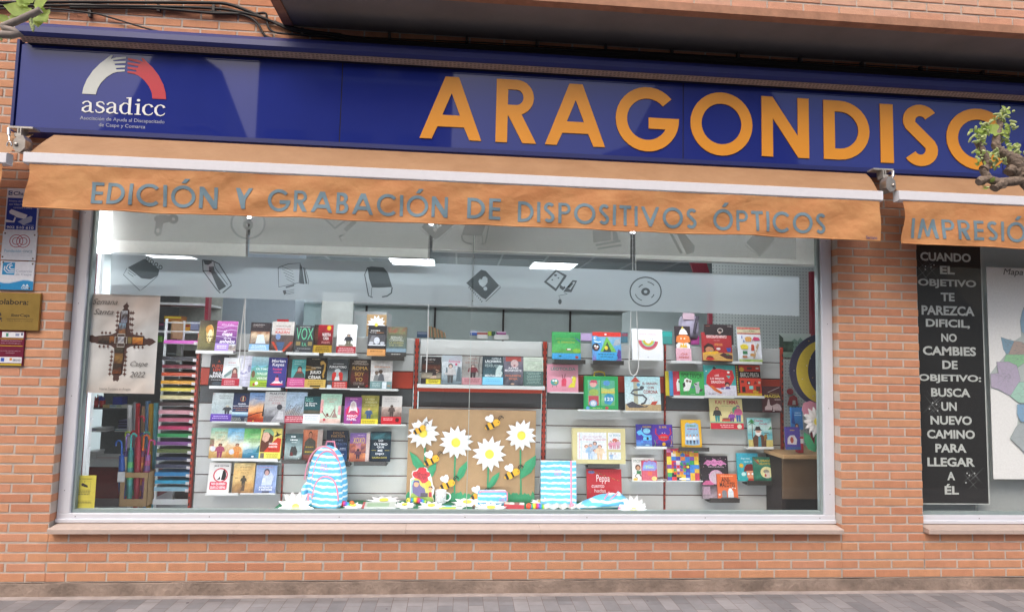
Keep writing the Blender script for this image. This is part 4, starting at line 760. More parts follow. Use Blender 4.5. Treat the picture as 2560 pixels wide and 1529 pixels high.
# ================================================================ BOOKS
def book(t, x0, x1, yt, yb, col, label, art=(), dy=0, lean=9, th=.022, edge='d9d4c8', spine=None, name='book', cat='book', Y=None):
    Y = BKY + dy if Y is None else Y
    xm_, ym_ = (x0 + x1) / 2, (yt + yb) / 2
    p = at(t, xm_, yb, Y); a, c = at(t, x0, ym_, Y + .02), at(t, x1, ym_, Y + .02); W = c.x - a.x; H = .2
    for _ in range(4): H = (at(t, xm_, yt, Y + H * math.sin(R(lean))).z - p.z) / math.cos(R(lean))
    b = MB(); e = spine or col
    v = [(-W / 2, 0, 0), (W / 2, 0, 0), (W / 2, 0, H), (-W / 2, 0, H), (-W / 2, th, 0), (W / 2, th, 0), (W / 2, th, H), (-W / 2, th, H)]
    b.add(v, [(0, 1, 2, 3), (5, 4, 7, 6)], col); b.add(v, [(4, 0, 3, 7)], e)
    b.add([(W / 2, 0, 0), (W / 2, .0015, 0), (W / 2, th - .0015, 0), (W / 2, th, 0), (W / 2, 0, H), (W / 2, .0015, H), (W / 2, th - .0015, H), (W / 2, th, H)], [(0, 1, 5, 4), (2, 3, 7, 6)], col)
    b.add([(W / 2 - .002, .0015, .002), (W / 2 - .002, th - .0015, .002), (W / 2 - .002, th - .0015, H - .002), (W / 2 - .002, .0015, H - .002), (-W / 2, .0015, H - .002), (-W / 2, th - .0015, H - .002), (-W / 2, .0015, .002), (-W / 2, th - .0015, .002)], [(0, 1, 2, 3), (3, 2, 5, 4), (1, 0, 6, 7)], edge)
    o = b.build(name, PRINT, None, (a.x + W / 2 if False else (a.x + c.x) / 2, Y, p.z), (R(-lean), 0, 0)); tag(o, label, cat)
    A = Art(lambda u: (u - .5) * W, lambda v: v * H, 0); A.draw(art); A.done(o); return o
bk = book
# --- first row of the left part
bk('Z1', 665, 930, 455, 893, '3b3420', 'dark olive novel with a golden glow, first in the top row', [('n', 0, 0, 1, 1, ['3e3e22', '6e6634', '4f4422', '2b2018'], 4, 6), ('e', .6, .55, .2, .3, 'c9b06a'), ('e', .55, .7, .2, .14, 'b97f35'), ('e', .62, .5, .12, .2, 'e6dba8'), ('t', .36, .43, .98, .49, 'ARMAS', '4a3518'), ('t', .42, .28, .93, .4, 'LUZ', '4a3014')], .03, spine='6d1b1b')
bk('Z1', 915, 1208, 471, 900, '6c3f86', 'purple novel with curly white script and a lavender band, next to the olive one', [('g', 0, .25, 1, 1, '3f3570', 'b25a9e'), ('l', [(0, .8), (.3, .78), (.6, .85), (1, .84)], 'd9cfe4', .012), ('l', [(0, .68), (.4, .66), (.7, .72), (1, .69)], 'd9cfe4', .012), ('l', [(0, .5), (.3, .48), (.7, .5), (1, .46)], 'd9cfe4', .012), ('t', .2, .84, .82, .92, 'Alice Kellen', 'e0c4e0', 0, .3), ('t', .35, .63, .5, .7, 'el', 'eee8f2', 1, .3), ('t', .28, .48, .78, .6, 'mapa', 'f0eaf4', 1, .3), ('t', .38, .41, .75, .46, 'de los', 'e8e0ee', 1, .3), ('t', .2, .27, .95, .39, 'anhelos', 'f0eaf4', 1, .3), ('b', 0, .0, .66, .26, 'a88ccb'), ('n', .67, .02, 1, .24, ['c9c0b5', '8d7a75', 'cfd3d8'], 3, 3), ('q', .05, .08, .6, .2, 2, 'e6def2')], 0)
bk('Z1', 1400, 1686, 490, 890, '2c2428', 'dark novel with a street picture in its middle and a light blue foot band', [('t', .12, .9, .68, .95, 'Fernando Aramburu', 'cfc8c4', 0), ('t', .12, .83, .6, .88, 'Los vencejos', 'b9a9a0', 0), ('r', .03, .24, .97, .68, '9c7a63'), ('n', .05, .25, .95, .67, ['6c5a50', 'a99684', 'c7b394', '7e4c34'], 6, 6), ('p', [(.3, .25), (.8, .25), (.66, .56), (.38, .56)], 'c4d0da'), ('b', 0, .0, 1, .23, '7fadd3'), ('q', .06, .04, .9, .2, 3, 'd7e6f2')], .01)
bk('Z1', 1706, 2020, 478, 912, '574a48', 'grey and dark novel whose red block title stands above a blue jacketed figure', [('r', 0, .56, 1, 1, 'bcb6b0'), ('t', .15, .83, .84, .89, 'VICENTE VALLÉS', '6f6864'), ('t', .17, .73, .82, .79, 'OPERACIÓN', 'b8332f'), ('t', .16, .61, .8, .71, 'KAZÁN', 'c22f2c'), ('n', 0, 0, 1, .55, ['3b2d2c', '5d4744', '4b4a48'], 4, 5), ('e', .3, .5, .11, .1, '6f86b0'), ('p', [(.0, .33), (.3, .02), (.38, .02), (.12, .34)], 'b8452f'), ('p', [(1, .33), (.62, .02), (.5, .02), (.86, .34)], 'b8452f'), ('p', [(.24, .33), (.62, .33), (.52, .05), (.34, .05)], '41597a')], .008)
tag(MB().box((-.045, 0, 0), (.045, .02, .09), 'a11f27').build('card_box', PRINT, None, at('Z2', 30, 600, BKY + .09)), 'small red card box showing behind the grey novel with the red block title', 'box')
bk('Z2', 212, 478, 528, 915, '38393d', 'charcoal novel with three tall mint green capitals', [('t', .22, .92, .8, .96, 'ANDRÉS GONZÁLEZ', 'cfd2d2', 0), ('t', .06, .46, .97, .9, 'VOX', '63b98e', 0), ('r', .06, .24, .34, .4, '2a2a2e'), ('r', .08, .25, .32, .39, '8d7a4e'), ('r', .7, .24, .96, .4, '2a2a2e'), ('r', .72, .25, .94, .39, '8d7a4e'), ('t', .4, .23, .66, .36, 'S.A.', '5fb38a'), ('t', .1, .12, .94, .15, 'EL NEGOCIO DEL PATRIOTISMO', 'd0d2d2', 0), ('t', .08, .04, .3, .07, 'Temas', 'd0d2d2', 0)], 0)
bk('Z2', 480, 750, 523, 925, '571219', 'novel shading from black to wine red with a mustard band and a yellow dot', [('n', 0, .27, 1, 1, ['3a1216', '7a161f', '981c28'], 4, 4), ('n', 0, .27, .22, 1, ['1f1211', '4f3324', '231414'], 2, 6), ('e', .78, .89, .11, .08, 'c9a928'), ('t', .45, .6, .9, .71, 'NUESTRA', 'e4dcd8'), ('t', .5, .47, .8, .57, 'CASA', 'e4dcd8'), ('q', .4, .33, .9, .42, 2, 'c08a86'), ('b', 0, 0, 1, .27, 'ad8a24'), ('q', .12, .05, .9, .24, 3, '4b3a10')], .006)
bk('Z2', 812, 1090, 518, 930, 'e6e4e4', 'white novel with a man in a cap seated on a suitcase and a red band', [('t', .1, .83, .4, .87, 'Luis Landero', '8d8a8c', 0), ('t', .1, .76, .62, .8, 'Una historia ridícula', '9a979a', 0), ('n', .1, .24, .85, .3, ['6f6a60', 'a9a59a'], 5, 1), ('f', .6, .26, .4, .5, '2a2c2e', 'b59a86', '32353a', '6b6a58'), ('e', .62, .3, .2, .05, '7d7a66'), ('b', 0, 0, 1, .24, 'a3202c'), ('q', .06, .03, .96, .2, 3, 'e0b8ba')], .004)
bk('Z2', 1252, 1512, 533, 965, '2a282a', 'black novel with a grey photograph of masks and an orange band at its foot', [('t', .1, .8, .68, .86, 'Chus Muñoz', 'd8d5d0', 0), ('t', .1, .74, .5, .79, 'Rodrigo', 'd8d5d0', 0), ('t', .45, .74, .88, .79, 'La torre', 'b87c4c', 0), ('r', .02, .34, .98, .7, '4a4a4e'), ('p', [(.02, .34), (.3, .34), (.42, .66), (.2, .66)], '77777b'), ('e', .5, .5, .16, .12, 'c9ccd4'), ('e', .2, .42, .13, .05, 'b8bac0'), ('e', .8, .42, .13, .05, 'b8bac0'), ('r', .02, .335, .98, .37, 'd8dade'), ('b', 0, 0, 1, .22, 'd2975a'), ('q', .12, .1, .9, .2, 1, 'a0703c')], 0)
bk('Z2', 1522, 1806, 553, 970, '4f4c45', 'mossy grey novel with pale gothic lettering, last in the top row before the red posts', [('n', 0, .1, 1, 1, ['4c5a5c', '5a6a66', '5b5f4c', '6a4a3c'], 5, 7), ('n', .1, .75, .9, .98, ['5f7a52', '8a4a40', '5c7050'], 5, 3), ('t', .2, .6, .78, .68, 'BERNARD', 'cfd0c4', 0), ('t', .14, .51, .86, .59, 'CORNWELL', 'cfd0c4', 0), ('t', .14, .42, .86, .49, 'LA GUERRA', 'b7ad72', 0), ('t', .16, .34, .84, .4, 'DEL LOBO', 'b7ad72', 0), ('r', 0, .14, 1, .26, '7d93a0'), ('r', 0, 0, 1, .14, '3c3a38'), ('q', .2, .03, .8, .1, 1, 'b9b6ae')], 0)
# --- second row
bk('Z1', 822, 1080, 958, 1392, '1c1c20', 'black novel with orange red words above white ones, first in the second row', [('t', .4, .77, .55, .84, 'A', 'c0492d'), ('t', .12, .6, .92, .7, 'FUEGO', 'b8462c'), ('t', .2, .48, .9, .58, 'LENTO', 'c0432e'), ('t', .22, .36, .84, .45, 'PAULA', 'e2e2e4'), ('t', .05, .26, .99, .36, 'HAWKINS', 'e2e2e4'), ('q', .1, .17, .8, .22, 1, '9a9a9e'), ('e', .5, .08, .3, .06, '3a4650')], .012)
bk('Z1', 1012, 1260, 992, 1398, 'dde0e2', 'white novel with a long haired girl leaning out of a train and a red band', [('t', .2, .8, .75, .85, 'Marta Jiménez', 'c86a72', 0), ('t', .2, .72, .85, .77, 'Amor en la estación', 'b5b9bd', 0), ('p', [(0, .3), (.75, .7), (.9, .7), (.9, .28), (0, .28)], 'b9c5c1'), ('p', [(.05, .36), (.5, .6), (.5, .45), (.15, .3)], '6f8784'), ('e', .68, .52, .16, .14, '5c4540'), ('e', .68, .5, .09, .09, 'c9a090'), ('p', [(.5, .28), (.9, .28), (.84, .46), (.54, .46)], '8c4a4c'), ('b', 0, 0, 1, .27, 'b02a3c'), ('q', .1, .04, .78, .22, 3, 'e0a8b0')], .006)
bk('Z1', 1204, 1440, 962, 1403, 'c9c8d4', 'pale lilac novel with faint birds and grey violet letters', [('n', 0, 0, 1, 1, ['bdbccb', 'c9c7d6', 'd3d3de'], 4, 5), ('t', .4, .87, .9, .91, 'MERCEDES RON', 'aeaec2', 0), ('p', [(.1, .42), (.3, .48), (.5, .43), (.6, .5), (.7, .44), (.4, .38)], '9d9cb8'), ('e', .78, .58, .1, .12, '8d8ba6'), ('t', .3, .26, .9, .32, 'ANTES DE', 'a29fb6', 0), ('t', .28, .18, .92, .24, 'DICIEMBRE', 'a29fb6', 0)], .009)
bk('Z1', 1412, 1672, 978, 1407, '4c9fae', 'turquoise and green landscape novel with white capitals and a lime band', [('g', 0, .2, 1, .55, '7ba04c', '6fb3a4'), ('g', 0, .55, 1, 1, '4fa6bf', 'bcd7dc'), ('p', [(0, .58), (.3, .72), (.55, .62), (1, .74), (1, .5), (0, .45)], '5f9f98'), ('t', .28, .56, .98, .64, 'ÚLTIMO', 'dfe8e4'), ('t', .34, .4, .9, .48, 'VALLE', 'e4ebe0'), ('t', .34, .24, .92, .32, 'VERDE', 'e4ebe0'), ('e', .14, .42, .1, .12, '6f5038'), ('b', 0, 0, 1, .2, '9fbb34'), ('e', .36, .12, .09, .06, 'e6e8e0'), ('e', .22, .08, .06, .05, 'b5413c'), ('q', .5, .03, .95, .16, 2, '6a8424')], .004)
bk('Z1', 1652, 1920, 990, 1413, '37367c', 'navy violet novel with white rounded name above a seated pink figure', [('t', .17, .84, .9, .94, 'Marian', 'ecebf2'), ('t', .22, .68, .84, .82, 'Keyes', 'ecebf2'), ('t', .26, .58, .74, .64, 'Rachel', 'd8456a'), ('t', .3, .48, .72, .54, 'vuelve', 'd8456a'), ('e', .52, .1, .36, .035, 'd83a5e'), ('p', [(.24, .13), (.8, .13), (.62, .22), (.42, .22)], 'e0d4da'), ('p', [(.42, .2), (.62, .2), (.6, .33), (.44, .33)], 'e2889a'), ('e', .52, .37, .05, .05, '4a2a3a'), ('r', .78, .13, .82, .22, 'e6e6ee')], 0)
bk('Z2', 112, 372, 1008, 1415, '2f3432', 'teal novel with a man clutching his coat collar and a pink band', [('r', .2, .33, .97, .98, '4f9d9b'), ('t', .3, .88, .9, .93, 'Carmen Mola', 'b9d4d0', 0), ('t', .3, .8, .72, .84, 'El tercer paraíso', 'b9d4d0', 0), ('p', [(.3, .33), (.95, .33), (.9, .48), (.7, .58), (.45, .55)], '3d4a48'), ('e', .64, .62, .14, .13, '3a3230'), ('e', .64, .6, .1, .1, 'b08c7c'), ('p', [(.46, .5), (.84, .5), (.8, .56), (.5, .57)], '7a3a34'), ('b', 0, 0, 1, .33, 'bf4d83'), ('q', .12, .08, .9, .28, 3, 'd98cb0'), ('o', .3, .13, .1, .07, .8, 'd68aae')], .005)
bk('Z2', 362, 662, 993, 1422, '17140f', 'black novel with a golden eagle and a gold band', [('p', [(0, .74), (.45, .68), (.5, .62), (.0, .55)], '8a6a2e'), ('p', [(0, .7), (.36, .66), (.4, .63), (0, .62)], '4a3816'), ('l', [(.7, .78), (.82, .86), (.92, .78), (.9, .6), (.84, .44), (.88, .34)], 'a07c38', .09), ('e', .78, .84, .1, .06, 'b08c46'), ('t', .22, .94, .72, .97, 'ANDREA FREDIANI', 'b0a890', 0), ('t', .28, .64, .74, .7, 'LA SOMBRA', 'cfc6ae', 0), ('t', .22, .44, .74, .57, 'JULIO', 'e6e4de'), ('t', .16, .3, .76, .42, 'CÉSAR', 'e6e4de'), ('b', 0, 0, 1, .28, 'c6a452'), ('q', .1, .08, .92, .25, 3, '8a6f2a'), ('r', .26, .03, .76, .08, '3a3016')], .003)
bk('Z2', 672, 968, 1015, 1432, '3d4245', 'dark grey novel with a white title above a red ruined house', [('g', 0, .28, 1, .6, '7d8a88', '4a5558'), ('t', .26, .82, .78, .86, 'JON SISTIAGA', 'd6d8d8'), ('t', .1, .7, .92, .78, 'PURGATORIO', 'f0f0ee'), ('e', .5, .6, .14, .08, 'a9b0b0'), ('p', [(.24, .28), (.76, .28), (.76, .5), (.7, .56), (.3, .56), (.24, .48)], 'b22d28'), ('p', [(.36, .28), (.62, .28), (.58, .44), (.42, .4)], 'c9cccb'), ('r', .44, .4, .56, .6, '9aa2a2'), ('b', .28, 0, 1, .24, 'b3322f'), ('q', .34, .04, .96, .22, 3, 'e0aaa4'), ('e', .14, .17, .07, .06, '5a4438'), ('p', [(.02, 0), (.27, 0), (.24, .12), (.05, .12)], 'c3d0dc')], .004)
bk('Z2', 985, 1282, 1008, 1427, '241a17', 'brown black novel with three golden words under a pale line of capitals', [('n', .1, .1, .95, .8, ['2a1a16', '5f1f1c', '3a201a', '231815'], 5, 6), ('t', .22, .88, .82, .94, 'SANTIAGO', 'cdbfb0', 0), ('t', .14, .8, .9, .86, 'POSTEGUILLO', 'cdbfb0', 0), ('t', .16, .62, .88, .74, 'ROMA', 'bf9a4e', 0), ('t', .28, .42, .72, .54, 'SOY', 'bf9a4e', 0), ('t', .32, .24, .66, .36, 'YO', 'c2a053', 0), ('q', .15, .17, .82, .2, 1, 'b5a8a0'), ('t', .24, .11, .76, .15, 'JULIO CÉSAR', 'c5b9b0', 0), ('p', [(.78, .06), (.9, .14), (.98, .08), (.9, .04)], '8c1d20'), ('e', .5, .05, .03, .02, 'd9d6d2')], .002)
bk('Z2', 1292, 1600, 1034, 1438, 'd3cfcc', 'pale beige novel with a couple touching foreheads and a grey teal band', [('n', 0, .28, 1, 1, ['bdb9b6', 'cfcbc8', 'd8d2cc'], 4, 5), ('t', .2, .93, .8, .96, 'ELENA MONTAGUD', 'b5aeaa', 0), ('t', .14, .73, .9, .82, 'Corazones', 'dcae92', 0), ('p', [(.14, .28), (.4, .28), (.38, .46), (.26, .54), (.18, .46)], '7d7f7e'), ('e', .28, .57, .09, .07, '6b5a4e'), ('p', [(.34, .28), (.66, .28), (.6, .5), (.48, .58), (.4, .5)], '595b60'), ('e', .46, .61, .1, .07, '574438'), ('b', 0, 0, 1, .27, '6f8f90'), ('r', .56, .02, .76, .25, 'd8e2e6'), ('q', .08, .06, .5, .22, 3, 'b9cccb'), ('r', .8, .08, .95, .15, 'a58a70')], 0)
# --- third row
bk('Z3', 228, 470, 100, 433, 'b7c3c6', 'pale grey green novel with a blonde girl seen from behind and a violet band', [('n', 0, .28, 1, 1, ['a9b5b8', 'b7c4c4', 'c4cdcc'], 4, 6), ('t', .3, .86, .95, .92, 'LA CHICA DE', '8b979a', 0), ('t', .3, .78, .95, .84, 'LAS NIEVES', '8b979a', 0), ('f', .76, .27, .3, .5, 'b9b09c', 'b9b09c', '3b3d42', '33353a'), ('r', .02, .95, .05, .99, 'b04a4a'), ('l', [(.1, .3), (.2, .5), (.12, .7)], '93a09e', .02), ('b', 0, 0, 1, .27, '5c3c9c'), ('q', .06, .08, .9, .22, 2, 'b4a2d8')], .006)
bk('Z3', 446, 676, 102, 436, '1e2c44', 'midnight blue novel with a glowing horizon and a red gold emblem', [('n', 0, 0, 1, 1, ['2a2b2e', '243a5c', '1d2d50', '23304a'], 4, 7), ('r', 0, .27, 1, .34, 'b9d2e2'), ('g', 0, .2, 1, .28, '3a5a78', '90b4cc'), ('o', .6, .8, .15, .1, .75, '9c5a3a'), ('r', .57, .72, .63, .89, 'c9b48c'), ('t', .38, .6, .78, .65, 'ISABEL', 'e4e6ec'), ('t', .14, .53, .99, .58, 'SAN SEBASTIÁN', 'e4e6ec'), ('t', .14, .45, .98, .5, 'LAS CAMPANAS', 'a0705c', 0), ('t', .2, .38, .9, .43, 'DE SANTIAGO', 'a0705c', 0), ('q', .06, .03, .6, .16, 3, 'a9aca0'), ('e', .85, .08, .1, .08, '6a6a6c')], .008)
bk('Z3', 658, 846, 98, 438, 'c98a5c', 'narrow sunset novel, blue above orange with a black branch', [('n', 0, 0, 1, 1, ['5c1c14', 'c05428', 'e2a468', 'c9b8a8', '7f9cc4', '6c90c0'], 3, 8), ('t', .3, .84, .92, .91, 'El embrujo', '4f6a94', 0), ('t', .3, .76, .8, .83, 'Jamaica', '4f6a94', 0), ('l', [(0, .2), (.5, .3), (1, .36)], '2b1c1a', .03), ('p', [(.85, .2), (1, .2), (1, .62), (.92, .62)], '2b1c1a'), ('r', 0, 0, 1, .07, 'b02a1c'), ('e', .35, .04, .06, .02, 'e8b050')], .004)
bk('Z3', 838, 1085, 86, 442, 'bfbfc1', 'grey novel with a black and white crouching woman and pinkish capitals', [('g', 0, .55, 1, 1, 'b9b9bb', 'd2d2d2'), ('n', 0, 0, 1, .52, ['6a6a70', '55565c', '8f9094', 'a9aaac'], 6, 6), ('t', .2, .9, .92, .97, 'PILAR EYRE', '5f5c60'), ('t', .2, .78, .92, .86, 'CUANDO', 'a98c8c', 0), ('t', .18, .69, .92, .76, 'ÉRAMOS', 'a98c8c', 0), ('t', .34, .59, .76, .66, 'AYER', 'c08a88', 0), ('p', [(.34, 0), (1, 0), (1, .4), (.8, .48), (.6, .3)], '9a9a9e'), ('e', .72, .5, .13, .09, '3c3c42'), ('p', [(.6, .1), (.95, .1), (.9, .36), (.7, .38)], 'b9b9bd')], .002)
bk('Z3', 1074, 1325, 90, 448, 'a8bfd2', 'light blue novel of bare branches against the sky with a dark red band', [('n', 0, .24, 1, 1, ['9a8f86', '8fa0ae', 'a9c0d6', 'b0c6dc'], 4, 6), ('t', .12, .9, .9, .94, 'SUSANA RODRÍGUEZ', '8fa4ba', 0), ('t', .18, .79, .88, .87, 'EL DETECTIVE', '8398b0', 0)] + [('l', [(.02 + .08 * i, .24), (.1 + .09 * i, .45 + .05 * (i % 3)), (.22 + .08 * i, .62 - .04 * (i % 4))], '4c4240', .018) for i in range(9)] + [('b', 0, 0, 1, .23, 'a0283c'), ('q', .06, .04, .92, .2, 3, 'e0b4ba')], .004)
bk('Z4', 346, 528, 131, 425, '1f4f55', 'small dark teal novel with mint lettering and a white band', [('t', .08, .88, .5, .95, 'Kerri', '7fc2b4'), ('t', .08, .8, .56, .87, 'Maher', '7fc2b4'), ('t', .08, .71, .78, .78, 'La librera', 'e6eaea'), ('t', .08, .63, .66, .7, 'de París', 'e6eaea'), ('n', 0, .35, 1, .5, ['3a3a34', '6a5a44', '2c4a48'], 6, 2), ('b', 0, 0, 1, .34, 'dfe3ea'), ('q', .08, .1, .9, .3, 3, 'b0bac6')], .003)
bk('Z4', 528, 754, 105, 428, 'b5d6c2', 'mint novel with pink blossom, an iron tower and a woman raising her arms', [('g', 0, .2, 1, 1, 'c3d6c4', 'a5cdb8'), ('t', .14, .9, .9, .94, 'MAURICIO WIESENTHAL', '93b8a4', 0), ('t', .32, .78, .76, .85, 'El tiempo', 'd29a8c', 0), ('t', .4, .7, .66, .76, 'de la luz', 'd29a8c', 0), ('n', 0, .35, .14, .8, ['d98a94', 'e2b8ae'], 2, 5), ('n', .86, .3, 1, .6, ['d98a94', 'dcb4ac'], 2, 4), ('p', [(.56, .2), (.86, .2), (.74, .36), (.71, .62), (.69, .62), (.66, .36)], '9c7f78'), ('l', [(.08, .42), (.3, .22), (.4, .26), (.5, .22), (.66, .46)], '8e5a50', .04), ('e', .35, .3, .06, .045, '6b3a30'), ('n', 0, 0, 1, .17, ['d9b4a8', 'e2c8bc'], 4, 2), ('e', .22, .13, .06, .045, 'c03a4a')], 0)
bk('Z4', 790, 976, 140, 436, '8d4a92', 'magenta and purple novel with a white haired girl above white capitals', [('n', 0, 0, 1, 1, ['8f3f8a', 'a94a9c', '7d5aa0', '93458c'], 3, 5), ('e', .48, .45, .4, .26, 'c92f62'), ('t', .24, .91, .8, .96, 'VICTORIA RESCO', 'e0a8c8', 0), ('p', [(.24, .4), (.36, .8), (.5, .87), (.66, .8), (.78, .42), (.64, .5), (.5, .46), (.38, .5)], 'dfdcdc'), ('e', .5, .68, .13, .13, 'c9b9b6'), ('p', [(.3, .38), (.7, .38), (.6, .5), (.42, .5)], 'b04a70'), ('t', .18, .26, .78, .35, 'REINO', 'eeeaf0'), ('t', .18, .14, .74, .23, 'PAPEL', 'eeeaf0'), ('e', .46, .06, .06, .05, 'd02a58')], .002)
bk('Z4', 968, 1162, 122, 440, '93893a', 'olive yellow novel with a fair haired woman in a garden and a bright yellow band', [('n', 0, .2, 1, 1, ['6f7a3a', '9a9440', 'a8a052', '8a8440', '98904a'], 5, 7), ('t', .24, .84, .76, .9, 'LA VIDA', 'd8d4b0', 0), ('t', .24, .74, .9, .8, 'A PEDAZOS', 'd8d4b0', 0), ('t', .2, .65, .8, .69, 'LUCÍA GALÁN', 'd0cca8', 0), ('f', .46, .2, .36, .5, 'c9a050', 'd0b48c', '3f5a7c', '37507a'), ('b', 0, 0, 1, .19, 'e2d03c'), ('q', .05, .03, .92, .16, 2, '8f8420')], .008)
bk('Z4', 1196, 1414, 127, 443, 'd6d2cf', 'novel with white sky over a sepia field, a dark figure and a red band', [('n', 0, .28, 1, .62, ['6e5a54', '9a837a', 'c3b2a8'], 6, 3), ('t', .14, .87, .74, .93, 'Inés Plana', 'a5a2a6', 0), ('t', .14, .78, .84, .84, 'La inquietud', 'a5a2a6', 0), ('f', .5, .28, .4, .4, '4a3f3c', '5a4a44', '564844', '453a38'), ('b', 0, 0, 1, .28, 'c01f2c'), ('q', .08, .14, .6, .24, 2, 'e8a8ac'), ('e', .8, .17, .1, .07, '4a1a1c')], 0)
# --- fourth row
bk('Z3', 208, 415, 507, 858, 'c0a878', 'green to sand novel with a woman in a plum dress walking away', [('n', 0, 0, 1, 1, ['b08a4e', 'cfae74', 'e2d4b4', 'a9c4a8', '74b4a0'], 4, 7), ('t', .24, .82, .98, .88, 'REGRESO', 'a88f6a', 0), ('t', .4, .7, .82, .76, 'VILLA', 'a88f6a', 0), ('t', .4, .58, .82, .64, 'TELAS', 'a88f6a', 0), ('f', .6, .03, .46, .62, '3f2a24', '9c6a54', '9c4a62', '8a3a58'), ('e', .2, .32, .15, .09, 'c9c9d2'), ('n', 0, .4, .24, .66, ['9a5a58', '7d9a70'], 2, 3)], .008)
bk('Z3', 405, 606, 508, 859, '9fc0cc', 'blue sky and ochre novel with a woman in an orange dress', [('n', 0, 0, 1, 1, ['a8763c', 'c89a58', 'e0d8c0', '8fc0d4', '5fa0c8'], 4, 7), ('t', .2, .81, .99, .87, 'TORMENTA', '8fa0a0', 0), ('t', .45, .69, .86, .75, 'VILLA', 'a8a088', 0), ('t', .45, .57, .86, .63, 'TELAS', 'a8a088', 0), ('f', .62, .03, .46, .6, '6b4a38', 'b08468', 'c8884e', 'c87a3a'), ('e', .32, .22, .16, .09, 'c4c6d0')], .005)
bk('Z3', 596, 796, 511, 861, '7fb47a', 'green and blue misty novel between the orange dress one and the yellow one', [('n', 0, 0, 1, 1, ['1f5a7c', '4f8fa0', 'd4dcd8', 'a9cc94', '6ab06a', '4f9a5a'], 4, 7), ('t', .3, .77, .96, .82, 'SECRETO', '7f9a70', 0), ('t', .22, .61, .99, .67, 'RIVERVIEW', '6f8a6a', 0), ('t', .3, .53, .98, .59, 'COLLEGE', '6f8a6a', 0), ('p', [(.1, .2), (.6, .2), (.6, .28), (.36, .33), (.1, .28)], '6a94a8'), ('p', [(.75, .2), (1, .2), (1, .5), (.9, .42)], '2f6a70'), ('e', .6, .07, .08, .025, 'e0e6ea')], .002)
bk('Z3', 788, 1036, 511, 863, 'd0c05e', 'yellow novel with a girl in a green woollen cap, red mountain and a crow', [('r', 0, .21, 1, 1, 'd2c468'), ('p', [(.02, .22), (.02, .5), (.1, .95), (.45, 1), (.62, .86), (.6, .6), (.42, .3), (.3, .22)], '5a3428'), ('p', [(.08, .62), (.12, .86), (.34, .88), (.44, .76), (.38, .6), (.24, .54)], 'd8b09c'), ('p', [(.1, .86), (.2, .98), (.46, .99), (.62, .86), (.6, .74), (.42, .84), (.26, .88)], '7fa882'), ('p', [(.2, .22), (.96, .22), (.98, .66), (.8, .7), (.5, .48)], 'bf3a28'), ('p', [(.62, .72), (.74, .8), (.72, .92), (.84, .82), (1, .82), (.8, .74)], '2c2a26'), ('t', .42, .46, .82, .53, 'SANDRA', 'f0eaea'), ('t', .42, .37, .82, .44, 'SABATÉS', 'f0eaea'), ('t', .4, .27, .78, .34, 'NO ME', '7c1f1c'), ('b', 0, 0, 1, .2, 'd8d158'), ('r', .06, .02, .24, .19, '6a5f58'), ('q', .32, .04, .92, .17, 3, '8a8430')], 0)
bk('Z4', 142, 332, 536, 828, '5f7376', 'misty grey teal novel with horsemen and scrawled white title, under the girl in the cap', [('n', 0, 0, 1, 1, ['2c3a3c', '9fb0b0', '8aa0a2', '4f6668', '3c5054'], 4, 7), ('t', .3, .82, .6, .93, 'Tres', 'dfe6e6', 0, .2), ('t', .28, .7, .72, .81, 'Abril', 'dfe6e6', 0, .2), ('t', .36, .64, .7, .69, 'RUSIA', 'c4cfcf', 0), ('p', [(.3, .18), (.7, .18), (.74, .34), (.6, .54), (.5, .5), (.38, .52), (.32, .36)], '3a3c3c'), ('p', [(.34, .16), (.5, .16), (.46, .3), (.36, .3)], '6a2a2a'), ('e', .85, .07, .03, .02, 'd8d8d8')], .004)
bk('Z4', 330, 545, 494, 848, '8a4a3a', 'russet novel with a bearded man in a grey jersey, half hidden by the backpack', [('n', 0, 0, 1, 1, ['4a3432', '8a4a42', 'b86a50', 'c47a5a'], 4, 6), ('p', [(.08, .22), (.7, .22), (.66, .64), (.44, .74), (.3, .74), (.12, .62)], '4c4a44'), ('e', .38, .84, .1, .11, '4a2c22'), ('e', .38, .82, .075, .085, 'a8705a'), ('r', .74, 0, 1, 1, 'b0a39c'), ('t', .16, .42, .6, .5, 'HOMBRE', 'a08a34'), ('t', .12, .26, .7, .36, 'CHARCO', 'b09a38')], .012)
bk('Z4', 588, 824, 501, 842, '1d2432', 'dark blue novel with bronze capitals peeking over the backpack', [('n', 0, 0, 1, .55, ['2a5a8a', '1f3a68', '1c2a44'], 4, 4), ('t', .3, .88, .8, .95, 'DOLLY', 'a07c4c', 0), ('t', .22, .77, .84, .85, 'PARTON', 'a07c4c', 0), ('t', .26, .64, .78, .71, 'JAMES', '6f7f9c', 0), ('t', .08, .53, .96, .61, 'PATTERSON', '5f74a0', 0), ('p', [(.42, .3), (.58, .3), (.54, .5), (.46, .5)], '5a2a2a'), ('q', .62, .36, .95, .45, 2, 'b0b8c8'), ('t', .5, .2, .88, .27, 'Corre, rosa', 'd0d6e0', 0)], .006)
bk('Z4', 846, 1064, 531, 842, '7d5a90', 'violet and orange novel with four scrawled yellow letters', [('n', 0, 0, 1, 1, ['8a4a44', 'c07a52', 'b8785c', '8c64a0', '70609c'], 4, 6), ('t', .16, .64, .74, .84, 'XOXO', 'e0c43c', 0, .1), ('t', .36, .9, .74, .94, 'Axie Oh', 'c9b4d8', 0), ('n', 0, .3, .3, .62, ['5a3a54', 'b86a4a'], 2, 4), ('n', .56, .3, .82, .62, ['5a3a54', 'b07050'], 2, 4), ('f', .44, .1, .34, .4, '3a2a30', 'a0705c', '5a3a4a', '3f3040'), ('r', .82, 0, 1, 1, 'c2b0ac')], .002)
